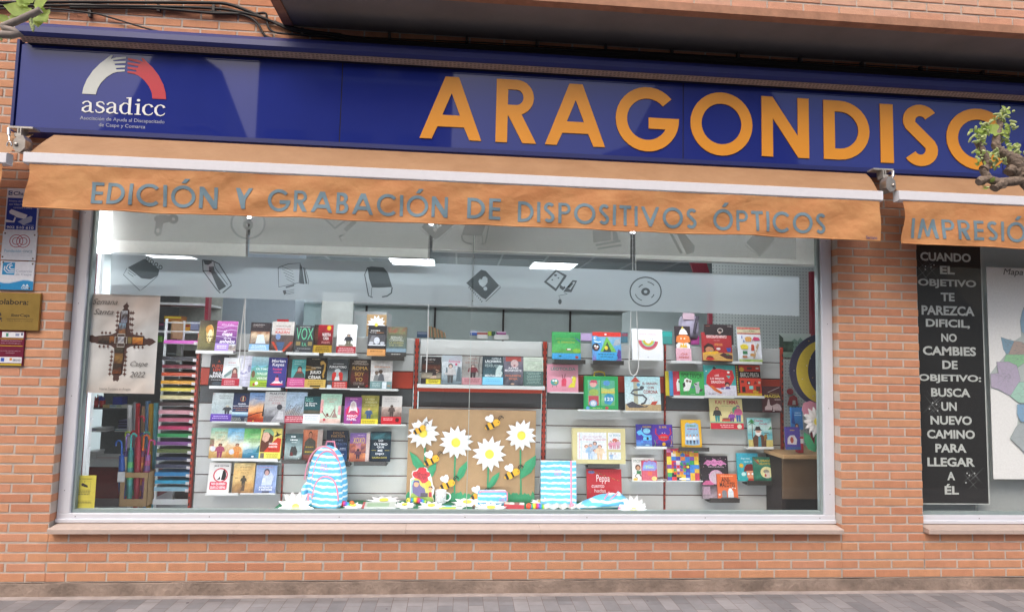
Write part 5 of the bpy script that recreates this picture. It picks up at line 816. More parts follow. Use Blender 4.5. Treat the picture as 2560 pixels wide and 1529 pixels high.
bk('Z4', 1072, 1294, 513, 843, '17242f', 'midnight novel with stacked white words and a yellow line below', [('n', 0, .72, 1, .96, ['1c3a44', '3f6f78', '16242e'], 7, 3), ('n', 0, 0, 1, .6, ['141f2a', '22384a', '182630'], 4, 5), ('t', .4, .66, .62, .73, 'LO', 'e2e6ea'), ('t', .18, .54, .84, .63, 'ÚLTIMO', 'e2e6ea'), ('t', .33, .44, .68, .51, 'QUE', 'e2e6ea'), ('t', .38, .33, .62, .4, 'ME', 'e2e6ea'), ('t', .28, .21, .7, .29, 'DIJO', 'e2e6ea'), ('t', .13, .11, .84, .16, 'LAURA DAVE', 'c6b654'), ('r', .06, .36, .3, .38, '9a8a44'), ('r', .72, .36, .96, .38, '9a8a44')], 0)
# --- fifth row
bk('Z3', 188, 438, 906, 1264, 'dcdad6', 'white novel with a red ring around a black hooded face', [('t', .22, .85, .92, .93, 'JESÚS CINTORA', '2a2426'), ('o', .56, .59, .34, .235, .84, 'c8314a'), ('e', .56, .59, .27, .19, 'e2e0de'), ('p', [(.6, .44), (.66, .74), (.72, .78), (.8, .68), (.83, .55), (.76, .43)], '201c1e'), ('p', [(.4, .43), (.56, .46), (.54, .56), (.46, .48)], '2c282a'), ('p', [(.1, .14), (.14, .12), (.86, .12), (.9, .15), (.9, .35), (.86, .38), (.14, .38), (.1, .35)], 'c93a50'), ('t', .18, .26, .82, .35, 'NO QUIEREN', 'eae6e6'), ('t', .14, .145, .84, .235, 'QUE LO SEPAS', 'eae6e6')], .004)
bk('Z3', 476, 724, 911, 1264, 'c09a5a', 'golden beach novel with a person walking over wet sand', [('n', 0, 0, 1, 1, ['6a4a26', 'b08444', 'd4b478', 'c8a468', 'dcc48a'], 5, 7), ('t', .2, .9, .86, .94, 'ALMUDENA MATÍAS', 'd8c496', 0), ('t', .2, .83, .86, .88, 'RECUERDO', 'a8885c', 0), ('t', .3, .74, .78, .79, 'MATÍAS', '9c7c50', 0), ('t', .34, .65, .74, .71, 'PRATS', '9c7c50', 0), ('f', .5, .26, .32, .34, '2e2418', '3a2c1e', '38301f', '2e281c'), ('p', [(.4, .08), (.58, .08), (.58, .26), (.46, .26)], '4a3520'), ('r', .08, .5, .24, .52, '6f5430')], .002)
bk('Z3', 735, 980, 936, 1270, '7c92bc', 'blue novel with a veiled woman dressed in white', [('n', 0, 0, 1, 1, ['5a6a92', '7c92c0', '93a6cc', '8499c4'], 4, 6), ('t', .14, .9, .8, .95, 'MEGAN MAXWELL', 'b48aa0', 0), ('p', [(.3, .3), (.78, .3), (.86, .62), (.6, .86), (.42, .8), (.36, .6)], 'b9c4da'), ('e', .52, .76, .14, .12, '4a4256'), ('e', .52, .73, .09, .09, 'c09a94'), ('p', [(.32, .4), (.5, .42), (.46, .56), (.34, .54)], 'ccd4e4'), ('t', .2, .2, .84, .28, 'ATRÉVETE', 'e0e4ec'), ('t', .2, .12, .84, .18, 'A RETARME', 'dfe3ec'), ('r', .36, 0, .7, .1, '3a4054')], .003)
# --- books on the shelf of the middle part
SH = dict(Y=BKY + .0, lean=11)
bk('Z5', 303, 584, 520, 908, '1a1617', 'black novel with a barefoot woman sitting on stone and a yellow corner band', [('n', .05, .5, .98, .72, ['2a1612', '5a2c1c', '33190f'], 4, 2), ('n', 0, .2, 1, .42, ['7a7264', '9c927e', '5f584e'], 5, 3), ('t', .16, .85, .68, .93, 'Juan del Val', 'c9c4c2', 0), ('t', .26, .79, .66, .83, 'Delparaíso', '8a6a5c', 0), ('p', [(.42, .2), (.8, .22), (.74, .34), (.6, .3)], 'b9a08c'), ('p', [(.56, .3), (.78, .32), (.76, .54), (.62, .56)], '2c2426'), ('e', .68, .6, .06, .06, '5c3c2c'), ('l', [(.74, .52), (.92, .48), (.76, .42)], 'b08a70', .04), ('b', .26, 0, 1, .17, 'e0d03c'), ('q', .36, .03, .92, .15, 2, '5f5820'), ('r', 0, 0, .24, .16, '2e2a2c')], 0, **SH)
bk('Z5', 595, 880, 503, 911, '9fa8ae', 'silvery novel with a woman in a grey skirt and a rose word at the top', [('n', 0, 0, 1, .78, ['6f8088', '8fa0a6', 'b4bcc0', 'c4c9cc'], 5, 7), ('t', .62, .92, .94, .96, 'NIEVES', 'a08a94', 0), ('t', .34, .86, .94, .9, 'CONCOSTRINA', 'a08a94', 0), ('t', .32, .74, .92, .85, 'Antonia', 'b8657c', 1), ('e', .72, .69, .06, .04, 'c0406a'), ('f', .44, .04, .66, .62, '3a3230', 'c9a898', 'b8b4b2', '4a4c4c'), ('p', [(.72, .1), (.98, .1), (.94, .6), (.8, .62)], '57666c'), ('p', [(.2, .4), (.3, .4), (.28, .58), (.22, .58)], '606e74')], 0, **SH)
bk('Z5', 886, 1168, 513, 917, '8f8d88', 'grey park novel with a woman in a maroon coat and a dusty pink band', [('n', 0, .24, 1, 1, ['9a9894', '85837e', '8f8e8a', '96948e'], 5, 7), ('l', [(.86, .3), (.84, .7), (.9, 1)], '56524e', .05), ('l', [(.62, .5), (.6, .8), (.7, 1)], '6a6662', .03), ('t', .26, .88, .8, .94, 'CALLE', '8a6258', 0), ('t', .14, .74, .8, .8, 'CISNERIANA', '8a6258', 0), ('f', .55, .24, .46, .6, '4a3a34', 'b9a398', '6b2830', '2c2426'), ('b', 0, 0, 1, .24, 'c08a90'), ('q', .08, .08, .92, .21, 3, '8a5258')], 0, **SH)
bk('Z5', 1178, 1472, 517, 922, '33474d', 'dark teal novel with white names, half a pale face and a sky blue band', [('n', 0, .27, 1, 1, ['3c5a62', '2c3c44', '2a363c'], 4, 5), ('t', .44, .89, .9, .96, 'CAMILLA', 'dce4e4', 0), ('t', .12, .79, .9, .88, 'LÄCKBERG', 'e2e8e8', 1), ('t', .12, .73, .48, .77, 'HENRIK', '9fb4b4', 0), ('t', .12, .63, .66, .71, 'FEXEUS', 'b4c8c4', 0), ('p', [(.62, .28), (.9, .28), (.98, .42), (.9, .5), (.98, .68), (.66, .72)], 'b9c9c6'), ('p', [(.64, .5), (.8, .7), (.64, .72)], '6a7f80'), ('t', .12, .28, .9, .36, 'MENTALISTA', 'dfe6e6'), ('b', 0, 0, 1, .27, '82cdee'), ('q', .1, .1, .9, .22, 2, '6ab4d8')], 0, **SH)
bk('Z5', 1480, 1756, 522, 929, '5c5c66', 'grey violet novel with a red haired face and orange lower lettering', [('n', 0, 0, 1, 1, ['33343c', '6a6a74', '5a5a68', '7c6f78'], 5, 7), ('n', .1, .84, .9, 1, ['b04a40', '8a3c3a'], 5, 2), ('e', .56, .76, .2, .14, 'c0a6a4'), ('p', [(.48, .7), (.58, .72), (.62, .69), (.55, .66)], '7c2a3c'), ('t', .26, .57, .76, .63, 'REYES', 'e4e2e4'), ('t', .06, .48, .92, .55, 'MONFORTE', 'e4e2e4'), ('t', .06, .3, .9, .37, 'VIOLINISTA', 'cc7a58'), ('t', .28, .18, .72, .26, 'ROJA', 'cc7a58'), ('e', .46, .05, .1, .03, 'c9a890')], 0, **SH)
bk('Z5', 1762, 2044, 527, 937, 'b9c2b4', 'pale green novel with a faint engraving and slate green lower half, at the shelf end', [('n', .1, .54, .94, .84, ['9fac98', 'b4beae', 'a0b09c'], 6, 5), ('t', .24, .92, .8, .95, 'MIGUEL DELIBES', '8d9a88', 0), ('t', .08, .85, .94, .89, 'La naturaleza amenazada', '8d9a88', 0), ('b', 0, 0, 1, .51, '4c6660'), ('q', .14, .06, .9, .48, 8, '8fa8a0')], 0, **SH)
# --- children's books to the right
bk('Z7', 228, 636, 284, 672, '3d8c4c', 'square green picture book with a blue pond and golden title', [('n', 0, .22, 1, 1, ['5a9a4a', '4a9a58', '2f8a4a', '3a8f4e'], 5, 5), ('r', 0, 0, 1, .22, '3d9ad0'), ('t', .14, .72, .82, .78, '¿CÓMO LAVA SUS DIENTES', '8fa03c', 0), ('t', .2, .59, .8, .68, 'EL DRAGÓN?', '9aa83c', 1), ('e', .58, .44, .26, .12, '4ea25a'), ('e', .58, .36, .1, .03, 'a23c34'), ('e', .56, .37, .03, .03, 'e6e6e0'), ('e', .62, .37, .03, .03, 'e6e6e0'), ('e', .86, .08, .06, .05, 'c0473c'), ('p', [(.76, .84), (.98, .7), (.98, .62)], '3a4a8c'), ('e', .86, .32, .14, .08, '7fae3e'), ('e', .28, .12, .05, .03, '2a6a54')], .01, th=.018)
bk('Z7', 806, 1214, 286, 688, '4a9ac8', 'picture book with a red top edge, big blue whale and a green pointed tent', [('n', 0, 0, 1, 1, ['7c5a9c', '4f9ad0', '6aa8cc', '8a9aa4'], 5, 5), ('r', 0, .84, 1, 1, 'c4342c'), ('p', [(.0, .86), (.16, .86), (.3, .72), (.34, .5), (.1, .5), (0, .6)], '4f93c8'), ('e', .09, .78, .045, .045, 'eceeea'), ('e', .1, .78, .02, .02, '22242a'), ('l', [(.06, .68), (.2, .64), (.3, .66)], 'e8eef0', .03), ('e', .12, .46, .13, .14, '33292a'), ('e', .09, .5, .035, .035, 'e8e8e2'), ('e', .17, .48, .035, .035, 'e8e8e2'), ('e', .13, .42, .05, .035, 'c9938a'), ('p', [(.26, .3), (.5, .84), (.84, .3)], '6fae4c'), ('p', [(.36, .3), (.52, .66), (.66, .3)], '33483a'), ('e', .48, .44, .06, .07, 'e0c23c'), ('p', [(.7, .5), (.98, .58), (.98, .8), (.8, .74)], '9aa2aa'), ('p', [(.12, 0), (.14, .26), (.86, .3), (.86, .06), (.8, 0)], '3f9ed4'), ('t', .16, .18, .8, .25, 'EL ÚLTIMO', '2f6a74'), ('t', .2, .1, .78, .16, 'QUE SE DUERMA', '2f6a74'), ('p', [(.84, .2), (.9, .4), (.98, .36), (.98, .1), (.88, .06)], '5a3a84'), ('e', .46, .92, .04, .03, 'e8e8e8')], .01, th=.02)
bk('Z7', 1372, 1808, 240, 678, 'dfe0e2', 'white square picture book with a rainbow arc hanging like a smile', [('t', .24, .8, .8, .87, 'ASÍ ES MI CORAZÓN', 'c9788c', 0)] + [('p', circ(.53, .64, r_, r_, 18, 182, 352) + circ(.53, .64, r_ - .05, r_ - .05, 18, 182, 352)[::-1], c_) for r_, c_ in ((.33, 'c07a4c'), (.3, 'b04a74'), (.265, 'c0484c'), (.225, '7fb8b4'), (.19, 'a8b84c'), (.155, 'c8a838'))] + [('e', .62, .68, .012, .012, '5a5a5e'), ('e', .68, .68, .012, .012, '5a5a5e'), ('t', .48, .06, .54, .1, 'v', '8a8a90', 0)], .01, th=.015)
bk('Z8', 440, 630, 272, 698, '33292e', 'tall narrow book stacked with white, orange and pink round creatures', [('r', 0, 0, 1, .36, 'dcaab8'), ('p', [(.05, .36), (.04, .46), (.2, .52), (.8, .52), (.96, .46), (.95, .36)], 'e4e2de'), ('p', [(.03, .54), (.1, .7), (.3, .75), (.7, .75), (.92, .7), (.97, .54), (.5, .5)], 'd9793a'), ('e', .38, .64, .05, .025, 'f0d8c8'), ('e', .6, .64, .05, .025, 'f0d8c8'), ('p', [(.24, .76), (.34, .88), (.46, .93), (.6, .93), (.74, .86), (.84, .76)], 'e4e4e0'), ('p', [(.42, .92), (.5, 1), (.58, .92)], 'd8c84c'), ('p', [(.26, .38), (.36, .5), (.44, .42), (.52, .52), (.6, .42), (.68, .5), (.76, .38)], 'e2b43c'), ('t', .3, .15, .74, .23, '¡Qué', 'c25a4c'), ('t', .18, .07, .84, .14, 'miedo!', 'c25a4c')], .004, th=.015)
bk('Z8', 768, 1136, 350, 698, '9c2c30', 'red picture book with a dark haired child and a table of treats', [('r', 0, .0, 1, .28, 'c79a54'), ('t', .16, .8, .84, .9, 'CHOCOLATE INFINITO', 'ecd8d4'), ('t', .38, .7, .64, .73, 'TEXTO', 'd8a4a0', 0), ('q', .4, .52, .7, .62, 2, 'd8954c'), ('p', [(.06, .3), (.06, .5), (.2, .62), (.36, .56), (.42, .38), (.36, .26)], '3a2522'), ('e', .24, .38, .14, .11, 'b97c5c'), ('e', .3, .3, .05, .05, '4aa08c'), ('p', [(.02, .22), (.1, .3), (.5, .34), (.56, .28), (.4, .22)], 'd9a82e'), ('e', .54, .42, .07, .04, 'dcd4d0'), ('p', [(.8, .46), (.96, .46), (.94, .32), (.84, .32)], '3450a0'), ('p', [(.56, .2), (.7, .28), (.98, .2), (.98, .06), (.78, .08)], '4a2a2a'), ('e', .24, .12, .11, .05, '6b2a24'), ('e', .24, .06, .15, .05, 'b8342c'), ('e', .84, .22, .06, .03, '3f6a4a')], .006, th=.016)
bk('Z8', 792, 1146, 250, 500, '332a2c', 'black box behind the red picture book, pale printing along its top', [('t', .04, .88, .22, .94, 'LOBO', 'a04a34'), ('t', .78, .88, .96, .94, 'ROCA', 'b4aea8'), ('o', .54, .7, .1, .12, .7, 'b8b0aa'), ('e', .52, .6, .04, .06, 'c9a898')], .035, lean=4, name='card_box', cat='box', th=.02)
bk('Z8', 1212, 1500, 284, 713, 'd9dade', 'sticker pad with a red gingham top and little printed clothes', [('r', 0, .79, 1, 1, 'c9bf9c'), ('r', 0, .93, 1, .99, 'a8433c'), ('r', 0, .79, 1, .83, 'a8433c')] + [('r', .02 + .06 * i, .93, .05 + .06 * i, .99, 'c98078') for i in range(16)] + [('r', .02 + .06 * i, .79, .05 + .06 * i, .83, 'c98078') for i in range(16)] + [('t', .26, .86, .5, .91, 'Moda', '9aa08c', 0), ('t', .52, .86, .76, .91, 'Chic', '5f7a4a'), ('p', [(.34, .58), (.3, .68), (.4, .72), (.54, .72), (.6, .68), (.56, .58)], 'd09a54'), ('p', [(.6, .6), (.7, .72), (.9, .7), (.96, .62)], 'c2426a'), ('p', [(.12, .36), (.08, .46), (.2, .5), (.34, .5), (.44, .44), (.4, .36)], 'd9c43c'), ('r', .18, .22, .38, .31, '3f7a52'), ('p', [(.54, .32), (.56, .5), (.7, .5), (.68, .32)], 'b8482c'), ('p', [(.6, .1), (.68, .1), (.9, .5), (.84, .54), (.7, .36)], 'b39a7c'), ('l', [(.66, .62), (.74, .3), (.78, .1)], 'ece8e4', .03), ('l', [(.62, .56), (.9, .2)], 'e8e0d8', .02), ('r', .16, .12, .36, .17, 'b5713c'), ('e', .58, .2, .1, .04, 'c08a44'), ('n', .0, 0, 1, .07, ['9fb45a', 'd8d0a0', '8aae54'], 8, 1), ('r', .16, .66, .2, .74, '5a6aa8'), ('r', .22, .56, .28, .62, '6f84b4')], .0, th=.012, name='sticker_pad', cat='sticker pad')
bk('Z7', 158, 602, 743, 1144, 'dc98a8', 'pink square picture book with green wavy title and three odd creatures', [('t', .12, .78, .92, .89, 'LEOTOLDA', '4a9488'), ('e', .24, .36, .13, .12, '4a9c98'), ('e', .2, .41, .04, .035, 'eeeeea'), ('e', .28, .41, .04, .035, 'eeeeea'), ('p', [(.2, .33), (.34, .38), (.3, .3)], 'd8b43c'), ('l', [(.18, .26), (.17, .18)], '5a4a4a', .012), ('l', [(.29, .26), (.3, .18)], '5a4a4a', .012), ('p', [(.46, .22), (.46, .42), (.5, .5), (.6, .5), (.62, .4), (.6, .22)], 'd24a62'), ('l', [(.5, .5), (.48, .64)], '8a3a4a', .02), ('l', [(.56, .5), (.58, .66)], '8a3a4a', .02), ('p', [(.66, .18), (.74, .3), (.82, .36), (.78, .54), (.86, .6), (.94, .52), (.88, .18)], 'd2c83e'), ('e', .8, .54, .025, .025, 'eeeeea'), ('t', .46, .08, .6, .11, 'nubeocho', 'b8728a', 0)], .008, th=.014)
gb = bk('Z7', 688, 1168, 912, 1398, '2f9c58', 'green toy case with a yellow handle and a window of coloured pictures', [('n', .1, .14, .9, .88, ['66b07a', '84bc88', '6fb088', '90c48c'], 4, 4), ('r', .12, .64, .42, .88, '5fae94'), ('e', .26, .76, .1, .09, 'e0a8a0'), ('p', [(.14, .78), (.2, .88), (.36, .88), (.4, .74), (.34, .8), (.2, .8)], 'c2566a'), ('r', .5, .52, .9, .88, '5aa88c'), ('p', [(.5, .52), (.9, .5), (.9, .66), (.7, .62), (.5, .66)], 'b9c874'), ('e', .66, .8, .1, .08, '5a94c8'), ('r', .5, .5, .9, .55, 'd8c45c'), ('e', .28, .52, .14, .1, '9ab45c'), ('r', .12, .14, .42, .42, 'b8505a'), ('e', .26, .2, .12, .1, '7fa8cc'), ('e', .26, .2, .08, .07, 'd4d8de'), ('r', .46, .14, .5, .88, '3f9c5a'), ('p', [(.6, .2), (.58, .4), (.7, .5), (.86, .44), (.88, .3), (.76, .16)], '3f94bc'), ('t', .6, .28, .84, .38, '123', 'e4eef0'), ('e', .1, .06, .055, .05, '5a9acc'), ('e', .66, .07, .05, .045, 'b84a52'), ('t', .2, .04, .56, .08, 'mi casita', 'a8d47c', 0)], -.01, lean=5, th=.05, name='toy_case', cat='toy')
q0, q1 = at('Z7', 835, 900, BKY + .02), at('Z7', 995, 905, BKY + .02); b = MB(); H_z = gb.dimensions.z if False else 0
b.tube([(q0.x - gb.location.x, .03, q0.z - gb.location.z - .01), (q0.x - gb.location.x + .006, .03, q0.z - gb.location.z + .028), ((q0.x + q1.x) / 2 - gb.location.x, .03, q0.z - gb.location.z + .036), (q1.x - gb.location.x - .006, .03, q1.z - gb.location.z + .028), (q1.x - gb.location.x, .03, q1.z - gb.location.z - .01)], .007, 8, 'c9b42c'); b.build('handle', PRINT, gb)
bk('Z7', 1272, 1778, 918, 1412, 'b4d0d2', 'pale blue picture book with a black serpent dragon round a tower', [('r', 0, 0, 1, .2, 'b39c74'), ('g', 0, .2, 1, 1, 'cfdcdc', 'a4ccd0'), ('p', [(.24, .14), (.36, .14), (.36, .84), (.24, .84)], 'a9a890'), ('p', [(.16, .84), (.3, 1), (.44, .84)], 'b04a3c'), ('l', [(.5, .64), (.24, .6), (.17, .52), (.3, .46), (.5, .46), (.6, .36), (.54, .24), (.44, .2)], '3c4248', .055), ('l', [(.5, .64), (.24, .6), (.17, .52), (.3, .46), (.5, .46), (.6, .36), (.54, .24)], '6a7078', .012), ('p', [(.02, .2), (.2, .28), (.34, .2), (.6, .12), (.66, .18), (.4, .1), (.1, .1)], '4a4a50'), ('e', .48, .68, .06, .05, '4a5056'), ('t', .5, .77, .92, .85, 'EL DRAGÓN', '8a3a38'), ('t', .64, .65, .82, .72, 'CON', '8a3a38'), ('t', .52, .51, .92, .61, 'CORONA', '9c3a3a'), ('p', [(.7, .2), (.76, .28), (.92, .3), (.84, .18)], 'b0483c'), ('p', [(.66, .28), (.7, .46), (.8, .4), (.82, .3)], 'd8dede'), ('e', .38, .76, .05, .05, '5a90b4')], -.006, th=.014)
bk('Z8', 312, 420, 826, 1130, 'c4b32e', 'yellow picture book, hindmost of the overlapping four beside the dragon serpent', [('e', .66, .5, .2, .2, 'dedad2'), ('e', .7, .6, .08, .05, '6a4a3c')], .03, lean=8, th=.008)
bk('Z8', 362, 470, 827, 1130, '4a90c4', 'blue picture book between the yellow and the red of the overlapping four', [('e', .8, .5, .16, .2, '37506a')], .02, lean=8, th=.008)
bk('Z8', 410, 540, 828, 1130, 'c0364a', 'red picture book with a white owl, just behind the green owl book', [('p', [(.32, .18), (.28, .5), (.4, .68), (.6, .68), (.66, .2)], 'dcdad8'), ('e', .56, .58, .09, .06, '5a4a4a')], .01, lean=8, th=.008)
bk('Z8', 492, 790, 829, 1130, '3fa352', 'green picture book with a white owl and a raccoon, frontmost of the overlapping four', [('t', .08, .7, .93, .91, 'POR FAVOR', '1f3a28', 0), ('p', [(.14, .18), (.12, .42), (.2, .68), (.28, .72), (.42, .66), (.5, .62), (.44, .4), (.36, .2)], 'e4e4e0'), ('e', .3, .6, .06, .06, '7a6a5c'), ('e', .42, .58, .05, .05, '7a6a5c'), ('p', [(.14, .3), (.1, .48), (.2, .56), (.22, .4)], '33302f'), ('l', [(.18, .18), (.14, .06)], '6a5a44', .012), ('l', [(.28, .18), (.3, .06)], '6a5a44', .012), ('p', [(.64, .1), (.62, .36), (.56, .5), (.72, .56), (.8, .58), (.78, .42), (.82, .3), (.76, .1)], 'b4b8b8'), ('p', [(.56, .52), (.68, .5), (.72, .44), (.62, .46)], '33302f'), ('p', [(.78, .16), (.9, .2), (.94, .3), (.8, .26)], '4a4c4c'), ('r', .46, .32, .56, .38, '5a5f9c'), ('t', .42, .05, .6, .08, 'nubeocho', 'd4e8d0', 0)], 0, lean=8, th=.01)
bk('Z8', 792, 1186, 754, 1130, '3f9c98', 'turquoise picture book with a round red dragon above a white foot', [('r', 0, 0, 1, .34, 'd8d4de'), ('p', [(.06, .4), (.1, .66), (.28, .86), (.5, .88), (.72, .84), (.9, .84), (.96, .6), (.84, .36), (.5, .24), (.2, .26)], 'c02f34'), ('p', [(.7, .66), (.78, .56), (.84, .66)], '4fb0a8'), ('e', .78, .77, .04, .035, 'eee8e4'), ('t', .34, .62, .48, .7, '¡SÉ', 'f0dcd8'), ('t', .2, .51, .64, .59, 'LO MEJOR', 'f0dcd8'), ('t', .22, .4, .64, .49, 'DRAGONA!', 'f0dcd8'), ('p', [(.16, .3), (.3, .16), (.5, .06), (.56, .1), (.36, .24), (.24, .34)], 'cf6a2e'), ('e', .72, .36, .08, .09, '3a2624'), ('e', .72, .33, .055, .06, 'd0a088'), ('p', [(.64, .22), (.82, .22), (.78, .3), (.68, .3)], '5a4a90'), ('e', .56, .24, .06, .03, '6a7ab0'), ('e', .08, .8, .02, .02, 'dfeeea'), ('e', .36, .94, .02, .02, 'dfeeea'), ('q', .1, .04, .36, .08, 1, '7a7684'), ('e', .34, .9, .05, .05, '2c3a3c')], .004, th=.012)
bk('Z8', 1194, 1495, 755, 1134, 'c23a28', 'red activity book with a black title stripe, yellow foot and toothed black spine', [('r', 0, 0, .13, 1, '3a3020'), ('r', .13, .58, 1, .8, '221a18'), ('t', .18, .61, .94, .76, 'BARCO PIRATA', 'ece6de', 0), ('r', 0, 0, 1, .09, 'd0a62c'), ('e', .24, .86, .1, .075, 'd6a42c'), ('r', .46, .86, .66, .94, '5f3626'), ('r', .82, .88, .94, .93, 'd8d0c4'), ('r', .18, .42, .3, .5, '5a2c22'), ('r', .42, .38, .56, .48, '2a2220'), ('e', .5, .42, .04, .03, 'e4dcd4'), ('r', .5, .22, .66, .33, '7fc4bc'), ('r', .2, .12, .34, .3, '33241f'), ('r', .64, .1, .86, .19, 'c0942a'), ('r', .78, .16, .95, .32, '5a3020'), ('p', [(.68, .38), (.76, .5), (.84, .4)], '7c2a20'), ('r', .88, .4, .97, .48, 'b8a08c')] + [('r', .01, .04 + .08 * i, .05, .09 + .08 * i, 'c9b43a') for i in range(12)], .006, th=.018)
bk('Z8', 1512, 1754, 1014, 1334, '4a262a', 'maroon book with bold yellow lettering and white gloved hands', [('t', .38, .69, .86, .73, 'TRUCOS DE', 'b89a44', 0), ('t', .12, .56, .92, .67, 'MAGIA', 'd2bc4a'), ('l', [(.3, .76), (.92, .97)], 'c9bcbc', .014), ('q', .6, .45, .94, .52, 2, 'c0a8a4'), ('p', [(.08, .08), (.1, .2), (.2, .26), (.28, .5), (.34, .5), (.36, .28), (.48, .24), (.44, .08)], 'b5a2a0'), ('p', [(.5, .08), (.48, .26), (.6, .3), (.72, .34), (.86, .3), (.94, .14), (.9, .06)], 'ac9896'), ('e', .52, .05, .05, .015, 'dcd6d6')], .0, th=.02)
bk('o', 1775, 1857, 996, 1072, 'd2c78e', 'cream picture book with two dancing adults, its red foot carrying a round seal', [('t', .18, .82, .88, .95, 'KAI Y EMMA', 'b0424a'), ('t', .34, .74, .72, .78, 'quieren un mundo', 'a0a878', 0), ('f', .22, .22, .5, .3, '6a4030', 'd4a488', '3c3a3a', '3a8a8c'), ('f', .66, .22, .34, .26, '7a3a34', 'd8a890', '8a4a9c', '6a3a80'), ('f', .86, .24, .54, .3, '5a4a8c', 'd4a488', 'c05a84', '3f64a0'), ('e', .78, .62, .1, .12, '5a9c74'), ('e', .48, .34, .12, .03, '7c5a48'), ('p', [(.34, .22), (.62, .22), (.6, .32), (.36, .32)], 'c0483c'), ('r', 0, .19, 1, .25, '8cba94'), ('b', 0, 0, 1, .2, 'c0303e'), ('q', .28, .04, .72, .16, 2, 'e8b4b4'), ('e', .87, .09, .07, .075, 'd8d8c0')], -.004, th=.012)
# --- lower right
bk('Y2', 160, 400, 210, 507, '3f3a94', 'violet board book with a light blue sequinned unicorn', [('n', 0, 0, 1, .3, ['5a9cd0', '4a4ca8'], 4, 2), ('t', .36, .84, .88, .93, 'UNICORNIO', 'c9a23c'), ('p', [(.02, .64), (.16, .72), (.26, .74), (.42, .56), (.6, .5), (.84, .52), (.9, .34), (.6, .26), (.36, .28), (.4, .44), (.3, .54), (.14, .5)], '5fb4e0'), ('p', [(.27, .74), (.3, .86), (.33, .73)], '8fd0ea'), ('e', .58, .7, .2, .12, '7fc0dc'), ('n', .4, .28, .84, .46, ['3f9cdc', '7fd0f4', '2f7cbc'], 7, 5), ('e', .62, .36, .07, .07, '23262c'), ('p', [(.3, .3), (.2, .16), (.4, .2)], '4a90d4'), ('e', .6, .07, .12, .03, '9fd0e8')], .008, th=.014)
bk('Y2', 368, 642, 214, 510, '4a3494', 'violet board book with a red sequinned crab and seaweed', [('n', 0, 0, 1, .3, ['33265c', '463290'], 4, 2), ('t', .36, .84, .72, .93, 'EL MAR', 'cfa83c'), ('e', .56, .42, .25, .16, 'cc2434'), ('n', .4, .34, .74, .46, ['3a1418', 'c03a40', '8a8a84'], 8, 4), ('l', [(.34, .46), (.18, .6), (.2, .82)], 'b02434', .06), ('l', [(.76, .46), (.92, .6), (.88, .84)], 'b02434', .06), ('l', [(.36, .36), (.2, .28), (.24, .14)], 'b02434', .025), ('l', [(.74, .36), (.9, .3), (.92, .16)], 'b02434', .025), ('e', .5, .62, .02, .02, 'e8e4e0'), ('e', .62, .62, .02, .02, 'e8e4e0'), ('e', .56, .12, .085, .08, 'c8982c'), ('l', [(.1, 0), (.16, .14), (.1, .3)], '6aa44a', .025), ('l', [(.92, .1), (.96, .3), (.93, .5)], 'b8b46a', .02), ('q', .86, .03, .98, .1, 1, 'c4b8d8')], 0, th=.014)
bk('Y2', 760, 1024, 153, 517, 'd4a424', 'yellow book with a jagged blue window of four children', [('p', [(.16, .1), (.2, .84), (.3, .9), (.46, .86), (.7, .9), (.86, .84), (.9, .1), (.6, .07)], '8fb0c8'), ('t', .22, .72, .8, .84, 'EL ARTE', '5f8a5a'), ('t', .22, .62, .86, .7, 'DE SER YO', 'b0446a'), ('f', .28, .12, .34, .2, '6a4030', 'dcb09a', 'd4dce4', '3f5a7c'), ('f', .44, .12, .34, .2, '8a5a34', 'd8a890', 'cfd8e0', '2c3a54'), ('f', .62, .12, .34, .2, '4a2c24', 'd8a890', 'dce2e8', '2a2c38'), ('f', .78, .12, .36, .2, '3a2824', 'd4a488', 'b8c8d8', '5a6a94'), ('q', .14, .02, .28, .05, 1, '8a6a20')], .004, th=.016, spine='c09020')
bk('Y2', 1640, 1962, 128, 513, '74b4bc', 'seaside book with a white bearded man in a bowler hat and brown coat', [('n', 0, .4, 1, 1, ['5fa8b4', '8cc4c4', 'cfdcd4', '9cc8c8', '7abcc0'], 5, 6), ('r', 0, 0, 1, .25, 'c4b46c'), ('l', [(.18, .3), (.2, .84)], '6a5030', .03), ('p', [(.02, .82), (.18, .96), (.34, .84), (.2, .86)], '3f8a4c'), ('p', [(.02, .72), (.2, .88), (.36, .74), (.2, .82)], '2f7a44'), ('p', [(.84, .6), (.96, .72), (1, .62)], '3f8a4c'), ('t', .3, .87, .66, .95, 'Charles', 'a85468'), ('t', .5, .77, .82, .84, 'Darwin', 'a85468'), ('p', [(.2, 0), (.18, .3), (.3, .42), (.6, .42), (.74, .3), (.72, 0)], '5f4232'), ('p', [(.38, 0), (.42, .36), (.52, .36), (.52, 0)], '4a8a94'), ('p', [(.3, .52), (.32, .42), (.44, .36), (.54, .44), (.56, .56)], 'e0e0dc'), ('e', .43, .55, .11, .06, 'd0a088'), ('p', [(.24, .6), (.3, .6), (.34, .7), (.5, .71), (.54, .6), (.6, .6), (.58, .57), (.26, .57)], '2f2c2e'), ('p', [(.64, .2), (.78, .3), (.76, .46), (.66, .42)], '8a6834'), ('l', [(.66, .48), (.84, .48), (.86, .42)], '5f3f28', .02)], .0, th=.008)
